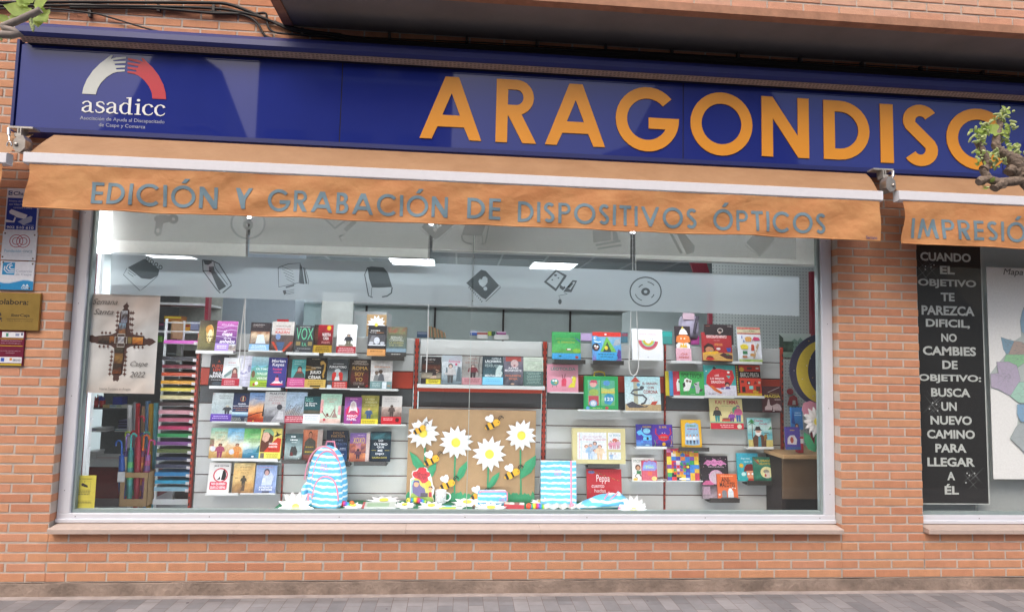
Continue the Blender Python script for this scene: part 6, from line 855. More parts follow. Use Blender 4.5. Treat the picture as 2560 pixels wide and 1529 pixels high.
bk('Y2', 105, 400, 655, 962, 'd9d8d4', 'white board book with a brown monkey in a green shirt', [('t', .08, .8, .6, .92, 'MONO', '4f6a5c', 0), ('e', .26, .58, .12, .13, '5a3c2c'), ('e', .27, .56, .08, .085, 'c09474'), ('p', [(.2, .3), (.38, .3), (.4, .44), (.2, .44)], '3f7a4e'), ('l', [(.2, .3), (.12, .2), (.24, .12)], '5a3c2c', .03), ('l', [(.34, .3), (.4, .2)], '5a3c2c', .05), ('e', .14, .07, .1, .06, 'd8b84a'), ('n', .3, .02, .95, .1, ['b9b9b4', 'd0d0cc'], 4, 1), ('e', .5, .75, .02, .02, 'c05a5a'), ('e', .08, .34, .02, .02, '6a9ac0')], .006, th=.012)
tb = bk('Y2', 236, 434, 690, 960, 'c04a60', 'round cornered toy bag pack in pink, violet and orange on the monkey book', [('p', [(.0, .5), (.04, .7), (.14, .92), (.4, 1), (.7, .98), (.96, .9), (1, .6), (.86, .5)], '8a8ac8'), ('p', [(.1, .6), (.14, .76), (.4, .8), (.8, .76), (.84, .62)], '7fb0d0'), ('t', .2, .62, .78, .74, 'Toc', 'c8d47c'), ('p', [(.04, .06), (.04, .48), (.9, .5), (.92, .1), (.5, .02)], 'bf5a68'), ('p', [(.38, .28), (.4, .46), (.66, .44), (.64, .26)], 'e0644a'), ('e', .8, .12, .18, .1, 'd8c87c'), ('l', [(.3, .92), (.5, 1.04), (.7, .94)], 'c06a80', .05)], -.012, th=.02, name='toy_bag', cat='toy')
q_ = random.Random(5); pal = ['c83a3c', 'd8d4d0', '3f7ac0', 'd0a83a', '3a9a5a', '7a4a94', 'd07a3a', '2f2f36', 'c87aa4', '4a4a9c', 'b03a4c', 'd8c84a']
bk('Y2', 570, 990, 532, 962, 'c84a4a', 'book covered in a patchwork of small squares of many colours', [('r', i / 7, j / 8, (i + 1) / 7, (j + 1) / 8, q_.choice(pal)) for i in range(7) for j in range(8)] + [('r', .2 + .1 * (i % 5), .2 + .1 * (i // 5), .28 + .1 * (i % 5), .27 + .1 * (i // 5), q_.choice(pal)) for i in range(20)] + [('t', .2, .83, .84, .96, 'ELMER', 'd8a83a'), ('r', .36, .04, .68, .09, 'e6e2dc'), ('r', .12, .93, .36, .98, 'b8364c')], .0, th=.014)
bk('Y2', 1028, 1392, 628, 1197, '2c262c', 'tall black picture book with a pink bat banner and a pale moon', [('p', [(.1, .8), (.24, .9), (.4, .88), (.46, .92), (.54, .92), (.6, .88), (.76, .9), (.96, .8), (.82, .8), (.74, .76), (.62, .8), (.54, .76), (.46, .76), (.38, .8), (.26, .76), (.2, .8)], 'd087b4'), ('t', .18, .81, .88, .87, 'ISADORA MOON', '8a3a74', 0), ('t', .28, .72, .82, .76, 'Busca y encuentra', 'dcc8d4', 0), ('e', .55, .5, .27, .17, 'c99ab8'), ('e', .55, .5, .23, .145, 'b8a8b4'), ('p', [(.02, .34), (.16, .42), (.3, .42), (.46, .34), (.42, .32), (.06, .32)], 'b85a84'), ('n', 0, 0, 1, .31, ['8a7a84', '74666e', '3a3038'], 6, 5), ('p', [(.04, .1), (.3, .1), (.3, .28), (.06, .28)], '9a7f90')] + [('e', (.13 * i * 7) % 1, .4 + ((i * .37) % .56), .012, .008, 'd8a8c4') for i in range(16)], .004, th=.01)
bk('Y2', 1236, 1500, 868, 1194, 'cc6030', 'small orange book of doodled monsters with black hand drawn capitals', [('t', .2, .66, .66, .86, 'ANI-', '3c2218'), ('t', .12, .46, .88, .66, 'MALOTES', '3c2218'), ('q', .16, .88, .84, .95, 1, 'e4a884'), ('p', [(.22, 0), (.2, .26), (.26, .34), (.38, .34), (.44, .26), (.44, 0)], '6f7478'), ('p', [(.5, 0), (.5, .28), (.56, .4), (.68, .42), (.78, .28), (.78, 0)], 'c4ccd0'), ('e', .63, .36, .08, .06, 'dfe4e4'), ('e', .76, .44, .03, .025, 'e0dcd8'), ('e', .88, .42, .03, .025, 'e0dcd8'), ('e', .08, .16, .05, .04, 'd0ccc8'), ('r', .14, 0, .96, .05, '4a4a50')], -.014, th=.012)
bk('Y2', 1498, 1780, 592, 964, '2f9aa4', 'turquoise picture book with the large face of a dark red haired child', [('g', 0, 0, 1, 1, '2f9c9c', '3fa0b8'), ('t', .2, .76, .62, .84, 'Soy más', 'd8ecec', 0, .15), ('t', .34, .65, .72, .73, 'que lo', 'd8ecec', 0, .15), ('e', .2, .55, .1, .08, 'c8a438'), ('p', [(.3, .34), (.34, .5), (.46, .6), (.66, .62), (.84, .56), (.88, .36)], '6b2a2a'), ('p', [(.42, .36), (.44, .14), (.6, .06), (.82, .1), (.84, .38)], 'd08a68'), ('e', .52, .26, .05, .04, 'e6ecec'), ('e', .7, .26, .05, .04, 'e6ecec'), ('p', [(.46, .02), (.82, .02), (.8, .1), (.5, .1)], 'b0443a'), ('e', .28, .25, .1, .07, 'b8dcd8')], .008, th=.012)
bk('Y2', 1712, 2046, 644, 963, '2c6a58', 'dark green jungle picture book with yellow letters and a pale moon disc', [('n', 0, 0, 1, 1, ['1f4a40', '3a8068', '2c6a5a', '4a8a70', '2a5c50'], 6, 6), ('t', .16, .8, .8, .91, 'EL DRAGÓN', 'd2b43c'), ('t', .26, .67, .76, .78, 'GLOTÓN', 'd2b43c'), ('e', .52, .36, .25, .24, 'd8d49c'), ('e', .5, .4, .12, .08, '8a8478'), ('p', [(.42, .14), (.64, .14), (.62, .36), (.46, .36)], 'ccc0b4'), ('e', .46, .24, .04, .06, 'b0443a'), ('p', [(.68, 0), (.72, .14), (.86, .24), (1, .26), (1, 0)], 'a8483a'), ('p', [(.76, 0), (.84, .14), (1, .16), (1, 0)], '3a2c2a'), ('p', [(0, .96), (.2, .8), (.26, .66), (.1, .82)], 'a84438')], -.004, th=.012)
bk('Y1', 483, 1182, 264, 733, 'c7bd8c', 'wide beige gift box with three windows showing drawn children', [('r', .09, .12, .64, .88, 'd6d9dd'), ('l', [(.13, .14), (.13, .86)], 'd88aa0', .008), ('l', [(.16, .14), (.16, .86)], '9cc4c4', .008), ('t', .18, .74, .56, .8, 'Libro de recuerdos', 'b890a4', 0, .15), ('t', .13, .65, .63, .72, 'mi Primera Comunión', 'c27c94', 0, .15), ('r', .16, .61, .6, .62, 'a4c4c8'), ('f', .26, .12, .4, .22, '9c6a4c', 'd8ac98', 'd0d4dc', 'd8dade'), ('f', .34, .12, .44, .22, '8d95a0', 'd4a894', '8fb0cc', '9cb4cc'), ('f', .42, .12, .5, .22, '5f6672', 'c99c88', 'a4b0c0', 'b4bcc8'), ('f', .42, .12, .28, .2, '7a4a3a', 'd8a894', 'b8c4d4', 'c4ccd8'), ('f', .51, .12, .4, .22, '6a4a3a', 'd8ac98', 'd8c0a4', 'd4b898'), ('r', .67, .4, .91, .88, 'd3d6da'), ('t', .69, .78, .9, .84, 'La Biblia', '5f94a8', 0, .15), ('e', .8, .66, .05, .06, 'c86a5c'), ('f', .72, .42, .22, .12, '8a4a5c', 'd8ac98', 'c88aa0', 'b87890'), ('f', .79, .42, .24, .12, '6a4a3a', 'd8ac98', 'd490a4', 'c48094'), ('f', .86, .42, .26, .12, '7a5a4a', 'd8ac98', 'c89cb0', 'b88494'), ('r', .68, .12, .91, .33, 'cfd5da'), ('f', .73, .13, .17, .1, '8a94a0', 'd8b4a0', '8fa8c4', '8fa8c4'), ('f', .8, .13, .17, .1, '8a7a70', 'd8b4a0', 'c8ccd4', 'c8ccd4')], -.03, lean=6, th=.05, name='gift_box', cat='gift box')
bk('Y1', 672, 1134, 804, 1215, 'b8242e', 'red picture book with white handwritten words, behind the striped drawstring bag', [('e', .14, .9, .1, .05, '6a7ab0'), ('t', .28, .52, .66, .82, 'Peppa', 'ece4e2', 0), ('t', .14, .4, .5, .5, 'cuento', 'ece4e2', 0), ('t', .22, .25, .54, .36, 'hadas', 'ece4e2', 0)] + [('e', .06 + (i * .173) % .9, .62 + (i * .29) % .36 if i % 3 else .05 + (i * .11) % .3, .014, .014, ['3f7a3a', 'c08a3c', '2f6a34'][i % 3]) for i in range(26)], .0, th=.012)

# ================================================================ THE WINDOW FLOOR AND WHAT LIES ON IT
M_FELT = mat('green_felt', '1f6b46', .95, var=.12, scale=40, bump=.3)
M_GREEN = mat('green_card', '3a9468', .8, var=.05); M_KRAFT = mat('brown_kraft_paper', 'a98a66', .85, var=.07, scale=14, bump=.12, bscale=300); M_CARD = mat('corrugated_card', 'a5875f', .85, var=.08)
M_YEL = mat('yellow_card', 'e2d24e', .8, var=.06); M_BEE = mat('bee_yellow_card', 'e6ae2c', .75, var=.04); M_BLACK = mat('black_card', '2c2a28', .7, var=.05); M_PINK = mat('pink_trim', 'd9879c', .6, var=.05)
def tiedye():
    m = mat('tie_dye_fabric', '6cbde2', .8, var=0, bump=.15, bscale=300); t = m.node_tree; n = t.nodes; L = t.links; b = n['Principled BSDF']; tc = n.new('ShaderNodeTexCoord')
    sx = n.new('ShaderNodeSeparateXYZ'); L.new(tc.outputs['Object'], sx.inputs[0]); ns = n.new('ShaderNodeTexNoise'); ns.inputs['Scale'].default_value = 22; ns.inputs['Detail'].default_value = 3; L.new(tc.outputs['Object'], ns.inputs[0])
    n2 = n.new('ShaderNodeTexNoise'); n2.inputs['Scale'].default_value = 5; L.new(tc.outputs['Object'], n2.inputs[0])
    m1 = n.new('ShaderNodeMath'); m1.operation = 'MULTIPLY_ADD'; L.new(ns.outputs[0], m1.inputs[0]); m1.inputs[1].default_value = .022; L.new(sx.outputs[2], m1.inputs[2])
    m2 = n.new('ShaderNodeMath'); m2.operation = 'MULTIPLY_ADD'; L.new(n2.outputs[0], m2.inputs[0]); m2.inputs[1].default_value = .03; L.new(m1.outputs[0], m2.inputs[2])
    m3 = n.new('ShaderNodeMath'); m3.operation = 'MULTIPLY'; L.new(m2.outputs[0], m3.inputs[0]); m3.inputs[1].default_value = 2 * math.pi / .044
    m4 = n.new('ShaderNodeMath'); m4.operation = 'SINE'; L.new(m3.outputs[0], m4.inputs[0])
    cr = n.new('ShaderNodeValToRGB'); cr.color_ramp.elements[0].position = .55; cr.color_ramp.elements[0].color = (*lin('5db2dc'), 1); cr.color_ramp.elements[1].position = .95; cr.color_ramp.elements[1].color = (*lin('e6eff2'), 1)
    m5 = n.new('ShaderNodeMath'); m5.operation = 'MULTIPLY_ADD'; L.new(m4.outputs[0], m5.inputs[0]); m5.inputs[1].default_value = .5; m5.inputs[2].default_value = .5; L.new(m5.outputs[0], cr.inputs[0]); L.new(cr.outputs[0], b.inputs['Base Color']); return m
M_DYE = tiedye()
DX0, DX1 = at('o', 700, 1250, .8).x, at('o', 1600, 1250, .8).x
tag(MB().box((DX0, GLASS + .045, FLOORZ - .03), (DX1, SLY - .045, FLOORZ)).build('display_base', M_FELT), 'green felt covered base on the window floor under the daisies and school things', 'display base')
tag(MB().box((at('o', 500, 1275, .5).x, GLASS + .05, FLOORZ - .055), (DX0 - .004, SLY - .05, FLOORZ - .03)).build('window_shelf', mat('grey_shelf_board', '9a9c9a', .5)), 'grey board under the lowest novels, left of the green felt', 'board') if 0 else None
def flo(t, x, y): return atz(t, x, y, FLOORZ)
# --- paper flowers
def petals(b, rad, n, w_, tip, z0, r0=.012, seed=0, cup=.0):
    q = random.Random(seed)
    for i in range(n):
        a = 2 * math.pi * (i + q.uniform(-.15, .15)) / n; r = rad * q.uniform(.92, 1.06); wd = w_ * rad
        pts = [(r0, -wd * .45, 0), (r * .55, -wd * .5, cup * .35 * r), (r, 0, cup * r + q.uniform(-.006, .006)), (r * .55, wd * .5, cup * .35 * r), (r0, wd * .45, 0), (r * .5, 0, cup * .35 * r + .006)]
        ca, sa = math.cos(a), math.sin(a); v = [(x * ca - y * sa, -(z0 + z), x * sa + y * ca) for x, y, z in pts]
        b.add(v, [(0, 1, 5), (1, 2, 5), (2, 3, 5), (3, 4, 5), (4, 0, 5)])
def daisy(label, p, rad, flat_=False, seed=0, n=12, tilt=0, layers=2, group=None, cup=.03, rz=0):
    D = thing('paper_daisy', label, 'paper daisy', p); b = MB()
    petals(b, rad, n, .42, .3, .0, seed=seed, cup=cup)
    if layers > 1: petals(b, rad * .94, n, .42, .3, .006, seed=seed + 5, cup=cup * 1.6)
    o = b.build('petals', PAPER, D); c = MB(); c.fill([circ(0, 0, rad * .26, rad * .26, 20)], -.011 - cup * .1, None, 0, .003); o2 = c.build('flower_centre', M_YEL, D)
    for k in (o, o2): k.rotation_euler = (R(-86 + tilt) if flat_ else R(tilt), 0, 0) if not rz else (R(-86 + tilt), 0, rz)
    return D
BDY = .895                                     # kraft board front
b0, b1 = at('Z6', 172, 1240, BDY), at('Z6', 1772, 700, BDY); bt = at('Z6', 980, 118, BDY).z
brd = thing('kraft_board', 'brown kraft paper board behind the mug and pencil case with a green grass edge', 'board', (0, 0, 0))
MB().cbox((b0.x, BDY, FLOORZ), (b1.x, BDY + .02, bt), .002).build('paper_panel', M_KRAFT, brd)
g = [(b0.x, FLOORZ + .001), (b1.x, FLOORZ + .001)]; n = 64; gr = []
for i in range(n + 1):
    x = b1.x - (b1.x - b0.x) * i / n; gr.append((x, FLOORZ + .05 + rnd.uniform(.0, .028) + (.014 if i % 2 else -.008)))
b = MB(); b.prism(g + gr, BDY - .004, BDY - .001); b.build('grass_edge', M_GREEN, brd)
def fz6(x, y, Y=BDY): return at('Z6', x, y, Y)
def stem(label, pts, leaves):
    S = thing('paper_sprig', label, 'paper stem', (0, 0, 0)); P3 = [fz6(x, y) for x, y in pts]; b = MB(); b.prism(thick([(p.x, p.z) for p in P3], .013), BDY - .0075, BDY - .0045); b.build('stalk', M_GREEN, S)
    for lf in leaves:
        q = [(lambda v: (v.x, v.z))(fz6(x, y)) for x, y in lf]; m = ((q[0][0] + q[3][0]) / 2, (q[0][1] + q[3][1]) / 2); b = MB()
        b.add([(x, BDY - .009, z) for x, z in q] + [(m[0], BDY - .016, m[1])], [(i, (i + 1) % len(q), len(q)) for i in range(len(q))]); b.build('leaf', M_GREEN, S)
stem('green paper stem with a pair of leaves under the daisy that carries a bee', [(408, 580), (405, 760), (400, 1000), (400, 1180)], [[(216, 628), (300, 680), (385, 775), (415, 860), (330, 870), (260, 790)], [(548, 765), (545, 850), (510, 930), (430, 990), (415, 900), (460, 820)]])
stem('green paper stem with one leaf left of the glass joint', [(782, 690), (775, 850), (772, 1000), (775, 1190)], [[(930, 745), (928, 830), (890, 930), (820, 1000), (785, 960), (830, 840)]])
stem('green paper stem with one leaf behind the pencil case', [(1190, 830), (1188, 950), (1182, 1040), (1190, 1190)], [[(1330, 880), (1320, 950), (1270, 1040), (1180, 1120), (1190, 1030), (1240, 940)]])
stem('green paper stem with the largest leaf at the board edge by the striped binder', [(1588, 610), (1588, 800), (1592, 1000), (1596, 1200)], [[(1778, 675), (1775, 790), (1720, 890), (1605, 965), (1590, 880), (1650, 760)]])
for lb, x, y, r_, sd in (('big white paper daisy with a bee sitting on it, top corner of the board', 384, 405, 200, 1), ('big white paper daisy crossed by the glass joint', 790, 522, 210, 2), ('big white paper daisy low on the board above the pencil case', 1205, 665, 212, 3), ('big white paper daisy in the board corner next to the red posts', 1600, 434, 198, 4)):
    c = fz6(x, y, BDY - .02); e = fz6(x + r_, y, BDY - .02); daisy(lb, (c.x, BDY - .012, c.z), e.x - c.x, False, sd, 13)
def bee(label, x, y, s_=1.0, rz=R(-28), front=.0):
    c = fz6(x, y, BDY - .01); u = (fz6(x + 100, y, BDY).x - fz6(x, y, BDY).x) / 100 * s_
    B = thing('paper_bee', label, 'paper bee', (c.x, BDY - .012 - front, c.z)); B.rotation_euler = (0, rz, 0)
    b = MB(); body = [(40, 34), (10, 44), (-30, 44), (-70, 34), (-100, 0), (-70, -34), (-30, -44), (10, -44), (40, -34)]
    b.prism([(p[0] * u, p[1] * u) for p in body], -.004, -.001); b.build('body', M_BEE, B)
    for a0, a1, h in ((-78, -48, 37), (-2, 20, 43)): b = MB(); b.prism([(a0 * u, -h * u * .92), (a1 * u, -h * u), (a1 * u, h * u), (a0 * u, h * u * .92)], -.0058, -.0042); b.build('stripe', M_BLACK, B)
    b = MB(); b.prism(circ(64 * u, 0, 42 * u, 42 * u, 18), -.0085, -.006); b.build('head', M_BEE, B); b = MB(); b.prism(circ(84 * u, -6 * u, 7 * u, 7 * u, 10), -.0098, -.0086); b.build('eye', M_BLACK, B)
    b = MB(); b.prism([(p[0] * u, p[1] * u) for p in ((2, 28), (-42, 84), (-40, 116), (-10, 128), (14, 112), (38, 126), (62, 108), (60, 74), (30, 34))][::-1], -.0105, -.009); b.build('wing', PAPER, B)
    for k, (dx, dz) in enumerate(((0, 14), (6, -4))):
        pts = [(98, 12 + dz), (124 + dx, 34 + dz), (146 + dx, 38 + dz), (160 + dx, 24 + dz), (154 + dx, 12 + dz)]; b = MB(); b.tube([(p[0] * u, -.008, p[1] * u) for p in pts], 5.0 * u, 6); b.build('antenna', M_BLACK, B)
bee('paper bee sitting on the daisy in the top corner of the board', 338, 362, .85, R(-30), .02); bee('paper bee flying free above the board centre', 1236, 303, 1); bee('paper bee between two stems, its wing touching the daisy at the glass joint', 485, 745, 1); bee('paper bee above the patterned mug', 678, 1046, 1, R(-26))
bee('paper bee beside the largest green leaf', 1478, 912, 1.02, R(-28)); bee('paper bee half hidden behind the striped pencil case', 1060, 1180, 1.0, R(-22), .004)
# --- flowers laid on the felt
for lb, t, x0, x1, y, sd in (('flat paper daisy on the felt between the backpack and the board', 'Z4', 1025, 1415, 1285, 11), ('flat paper daisy in front of the storybook standee', 'Z6', 10, 300, 1315, 12), ('flat paper daisy in front of the mug beside the felt tip pens', 'Z6', 300, 670, 1325, 13), ('flat paper daisy under the glass joint behind the pens', 'Z6', 720, 1140, 1282, 14), ('flat paper daisy in front of the pencil case', 'Z6', 1015, 1435, 1350, 15), ('flat paper daisy leaning at the striped binder', 'Z6', 1700, 1975, 1275, 16), ('flat paper daisy under the rainbow caterpillar next to the backpack', 'Z4', 770, 1010, 1345, 17)):
    a, c = flo(t, x0, y), flo(t, x1, y); daisy(lb, ((a.x + c.x) / 2, a.y, FLOORZ + .006), (c.x - a.x) / 2, True, sd, 10, tilt=2, cup=.03)
for lb, t, x, y, x0, x1, sd in (('bright white paper daisy at the pane in front of the backpack', 'Z4', 262, 1352, 62, 466, 21), ('bright white paper daisy at the pane in front of the striped drawstring bag', 'Y1', 1285, 1362, 1085, 1490, 22)):
    Yd = GLASS + .055; c = at(t, x, y, Yd); a, e = at(t, x0, y, Yd), at(t, x1, y, Yd); D = daisy(lb, (c.x, Yd, c.z + .004), (e.x - a.x) / 2, False, sd, 14, cup=.06)
# --- backpack
def loft(secs, n=24, pw=2.6):
    """stack of superellipse sections (z, cx, cy, half width, half depth)"""
    vs = []; fs = []
    for z, cx, cy, hw, hd in secs:
        for k in range(n):
            a = 2 * math.pi * k / n; ca, sa = math.cos(a), math.sin(a); vs.append((cx + hw * abs(ca) ** (2 / pw) * (1 if ca >= 0 else -1), cy + hd * abs(sa) ** (2 / pw) * (1 if sa >= 0 else -1), z))
    for i in range(len(secs) - 1):
        for k in range(n): fs.append((i * n + k, i * n + (k + 1) % n, (i + 1) * n + (k + 1) % n, (i + 1) * n + k))
    fs.append(tuple(range(n))[::-1]); fs.append(tuple(range((len(secs) - 1) * n, len(secs) * n))); return vs, fs
YB = flo('Z4', 560, 1338).y; p0, p1, pt = at('Z4', 310, 1330, YB), at('Z4', 822, 1330, YB), at('Z4', 600, 675, YB + .08)
bw = p1.x - p0.x; bh = pt.z - FLOORZ; B = thing('backpack', 'blue and white wavy striped school backpack with pink zips', 'backpack', ((p0.x + p1.x) / 2, YB + .09, FLOORZ + .002), R(-14))
prof_ = [(0, .44), (.03, .475), (.12, .5), (.35, .49), (.55, .455), (.72, .40), (.84, .335), (.92, .25), (.97, .16), (1, .04)]
vs, fs = loft([(t * bh, -.012 * t, .02 * t, w_ * bw * .94, .085 * min(1, w_ * 2.3)) for t, w_ in prof_]); b = MB(); b.add(vs, fs, sm=True); b.build('main_body', M_DYE, B)
vs, fs = loft([(t * bh * .92, .035 - .012 * t, -.075 + .02 * t, w_ * bw * .72, .045 * min(1, w_ * 2.5)) for t, w_ in prof_]); b = MB(); b.add(vs, fs, sm=True); b.build('front_compartment', M_DYE, B)
vs, fs = loft([(t * bh * .52 + .004, .045, -.118 + .012 * t, w_ * bw * .62, .026 * min(1, w_ * 2.5)) for t, w_ in prof_]); b = MB(); b.add(vs, fs, sm=True); pk = b.build('front_pocket', M_DYE, B)
vs, fs = loft([(t * bh * .36 + .004, -.5 * bw + .02, -.02, .025 * min(1, w_ * 2.4), .07 * min(1, w_ * 2.4)) for t, w_ in prof_]); b = MB(); b.add(vs, fs, sm=True); b.build('side_pocket', M_DYE, B)
def zipline(k, cx, cy, dep, fr, t0):
    pts = []
    for s_ in range(-14, 15):
        u = abs(s_) / 14; tt = 1 - u ** 2.1 * (1 - t0); w_ = max(.0, min(.5, .5 * (1 - max(0, tt - .25) ** 2.6 / .47))); 
        hw = [q for q in prof_]; wv = next((hw[i][1] + (hw[i + 1][1] - hw[i][1]) * (tt - hw[i][0]) / (hw[i + 1][0] - hw[i][0]) for i in range(len(hw) - 1) if hw[i][0] <= tt <= hw[i + 1][0]), .05)
        pts.append(((1 if s_ > 0 else -1) * wv * bw * k * .97 + cx, cy - dep * .75, tt * bh * fr))
    b = MB(); b.tube(pts, .0062, 6); return b
zipline(.72, .02, -.04, .03, .93, .3).build('zip', M_PINK, B); zipline(.62, .045, -.108, .02, .525, .25).build('zip', M_PINK, B); zipline(.94, -.012, .0, .07, 1.0, .42).build('zip', M_PINK, B)
b = MB(); write(b, 'GO 4', .0, bh * .68, .05, bh * .735, -.128, 'd07a9c', 1); write(b, 'FOR IT', .0, bh * .62, .066, bh * .665, -.13, 'd07a9c', 1); b.build('lettering', INK, B)
b = MB(); b.box((-.075, -.15, bh * .22), (-.035, -.143, bh * .235)); b.box((-.09, -.148, bh * .12), (-.075, -.142, bh * .24)); b.build('zip_pull', M_PINK, B)
b = MB(); b.tube([(-.04, .03, bh * .98), (-.03, .03, bh + .03), (.03, .03, bh + .03), (.04, .03, bh * .97)], .007, 8); b.build('grab_handle', M_PINK, B)
# --- rainbow caterpillars
RB = ['8a4aa0', '4a5ac0', '3a94c8', '3aa860', 'b8d040', 'e8d03a', 'e8902c', 'd83a34', 'd83a7c']
def caterpillar(label, t, x0, x1, y, head, hc, rev=False):
    a, c = flo(t, x0, y), flo(t, x1, y); L_ = c.x - a.x; K = thing('toy_caterpillar', label, 'toy', (a.x, (a.y + c.y) / 2, FLOORZ + .002)); n = 14
    for i in range(n):
        f = (i + .5) / n; s_ = math.sin(math.pi * min(1, .22 + f * .7)) if not rev else math.sin(math.pi * min(1, .22 + (1 - f) * .7)); r_ = .024 * (.45 + .55 * s_); b = MB()
        x = L_ * f; y_ = .012 * math.sin(f * 5); b.lathe([(.001, -L_ / n * .62), (r_ * .9, -L_ / n * .5), (r_, 0), (r_ * .9, L_ / n * .5), (.001, L_ / n * .62)], 14, RB[i % len(RB)])
        b.build('segment', PRINT, K, (x, y_, r_), (0, R(90), .1 * math.cos(f * 5)))
    b = MB(); hx = 0 if head == 'l' else L_; b.ball((hx, .0, .024), (.022, .022, .023), 14, 8, hc); b.ball((hx - .006, -.021, .03), .004, 8, 5, '22201f'); b.build('head', PRINT, K)
caterpillar('rainbow toy caterpillar with an orange head lying in front of the backpack', 'Z4', 660, 868, 1338, 'r', 'd8702c'); caterpillar('rainbow toy caterpillar with a yellow green head in front of the storybook standee', 'Z6', 205, 420, 1280, 'l', 'c0b83a'); caterpillar('rainbow toy caterpillar with a red orange head next to the red box', 'Z6', 1690, 1872, 1350, 'l', 'e04a28', True)
# --- storybook standee (plain printed shapes)
YS = flo('Z6', 360, 1258).y; sa, sb_ = at('Z6', 215, 1262, YS), at('Z6', 518, 1262, YS); k_ = (sb_.x - sa.x) / 303; S = thing('book_standee', 'shaped storybook standing in front of the stem, red cloud title over two cartoon children', 'book', (sa.x, YS, FLOORZ)); S.rotation_euler = (R(-5), 0, 0)
zz = lambda x, y: ((x - 215) * k_, (1262 - y) * k_)
out = [zz(*p) for p in [(218, 1258), (215, 1120), (215, 985), (245, 960), (228, 920), (240, 888), (285, 880), (310, 838), (370, 828), (418, 848), (425, 880), (462, 895), (468, 935), (485, 990), (495, 1050), (520, 1090), (515, 1150), (500, 1190), (522, 1240), (510, 1258)]]
MB().prism(out, .0, .014, 'dfe0de').build('board', PRINT, S)
A = Art(lambda u: u * 303 * k_, lambda v: v * 425 * k_, -.001); U = lambda x, y: ((x - 215) / 303, (1262 - y) / 425)
A.draw([('p', [U(*p) for p in [(225, 1250), (225, 1000), (300, 960), (440, 990), (478, 1060), (490, 1180), (510, 1240), (500, 1250)]], 'c9c05a'), ('p', [U(*p) for p in [(225, 1250), (225, 1180), (300, 1120), (420, 1180), (515, 1230), (505, 1252)]], '8fae4c'), ('p', [U(*p) for p in [(232, 1170), (228, 1010), (262, 985), (290, 1080), (250, 1150)]], '8fb8bc'), ('e', *U(440, 1050), .13, .13, 'd8b83c'),
        ('p', [U(*p) for p in [(250, 1150), (242, 1060), (262, 1010), (320, 1010), (340, 1060), (400, 1100), (420, 1190), (330, 1200)]], '6a5f8c'), ('e', *U(292, 1045), .1, .08, 'd8a078'), ('p', [U(*p) for p in [(250, 1030), (262, 1000), (322, 1000), (335, 1030), (290, 1020)]], '4a4f84'), ('e', *U(468, 1100), .08, .07, 'd8a078'), ('p', [U(*p) for p in [(440, 1090), (455, 1068), (490, 1068), (500, 1100), (470, 1082)]], '3a2a2a'), ('r', *U(450, 1200), *U(488, 1140), 'b8343c'), ('r', *U(350, 1200), *U(440, 1150), '4a4450'),
        ('p', [U(*p) for p in [(238, 930), (250, 895), (295, 885), (318, 845), (368, 838), (408, 855), (415, 890), (455, 903), (462, 940), (430, 960), (440, 1000), (400, 1030), (365, 1032), (330, 990), (265, 965)]], 'c42f3a'), ('t', *U(300, 915), *U(340, 895), 'La', '2c1a1c'), ('t', *U(278, 940), *U(425, 918), 'Leyenda', '2c1a1c'), ('t', *U(300, 962), *U(415, 945), 'de San', '2c1a1c'), ('t', *U(318, 985), *U(412, 968), 'Jorge', '2c1a1c')]).done(S, 'cover_print', 'title')
# --- mug
YM = flo('Z6', 600, 1284).y; ma, mb_ = at('Z6', 530, 1280, YM), at('Z6', 668, 1280, YM); mr = (mb_.x - ma.x) / 2; mh = at('Z6', 600, 1122, YM).z - at('Z6', 600, 1282, YM).z
G = thing('mug', 'white mug with a grey and rose floral print standing before the kraft board', 'mug', ((ma.x + mb_.x) / 2, YM + mr, FLOORZ + .001))
b = MB(); b.lathe([(0, 0), (mr * .92, 0), (mr, .006), (mr, mh - .002), (mr * .985, mh), (mr * .93, mh - .002), (mr * .92, .01), (0, .009)], 32, 'dcdcde')
qq = random.Random(3); N = 22
for j in range(8):
    for i in range(N):
        if qq.random() < .62: 
            a0, a1 = 2 * math.pi * i / N, 2 * math.pi * (i + .8) / N; z0, z1 = mh * (.06 + .11 * j), mh * (.06 + .11 * j + .08); r_ = mr + .0006
            b.add([(r_ * math.cos(a0), r_ * math.sin(a0), z0), (r_ * math.cos(a1), r_ * math.sin(a1), z0 + .003), (r_ * math.cos(a1), r_ * math.sin(a1), z1), (r_ * math.cos(a0), r_ * math.sin(a0), z1 - .002)], [(0, 1, 2, 3)], qq.choice(['a8a4ae', 'c9a8ac', 'b8bcc4', '8f9098', 'c8c4c8']))
b.build('cup', mat('glazed_ceramic', rough=.12, var=0, attr=True), G)
b = MB(); b.tube([(mr * .97 * math.cos(R(-14)) + .036 * math.sin(t) * 1, mr * math.sin(R(-14)), mh * .5 + mh * .32 * math.cos(t)) for t in [math.pi * i / 10 for i in range(11)]], .0055, 8, 'e2e2e4'); b.build('handle', mat('glazed_ceramic'), G)
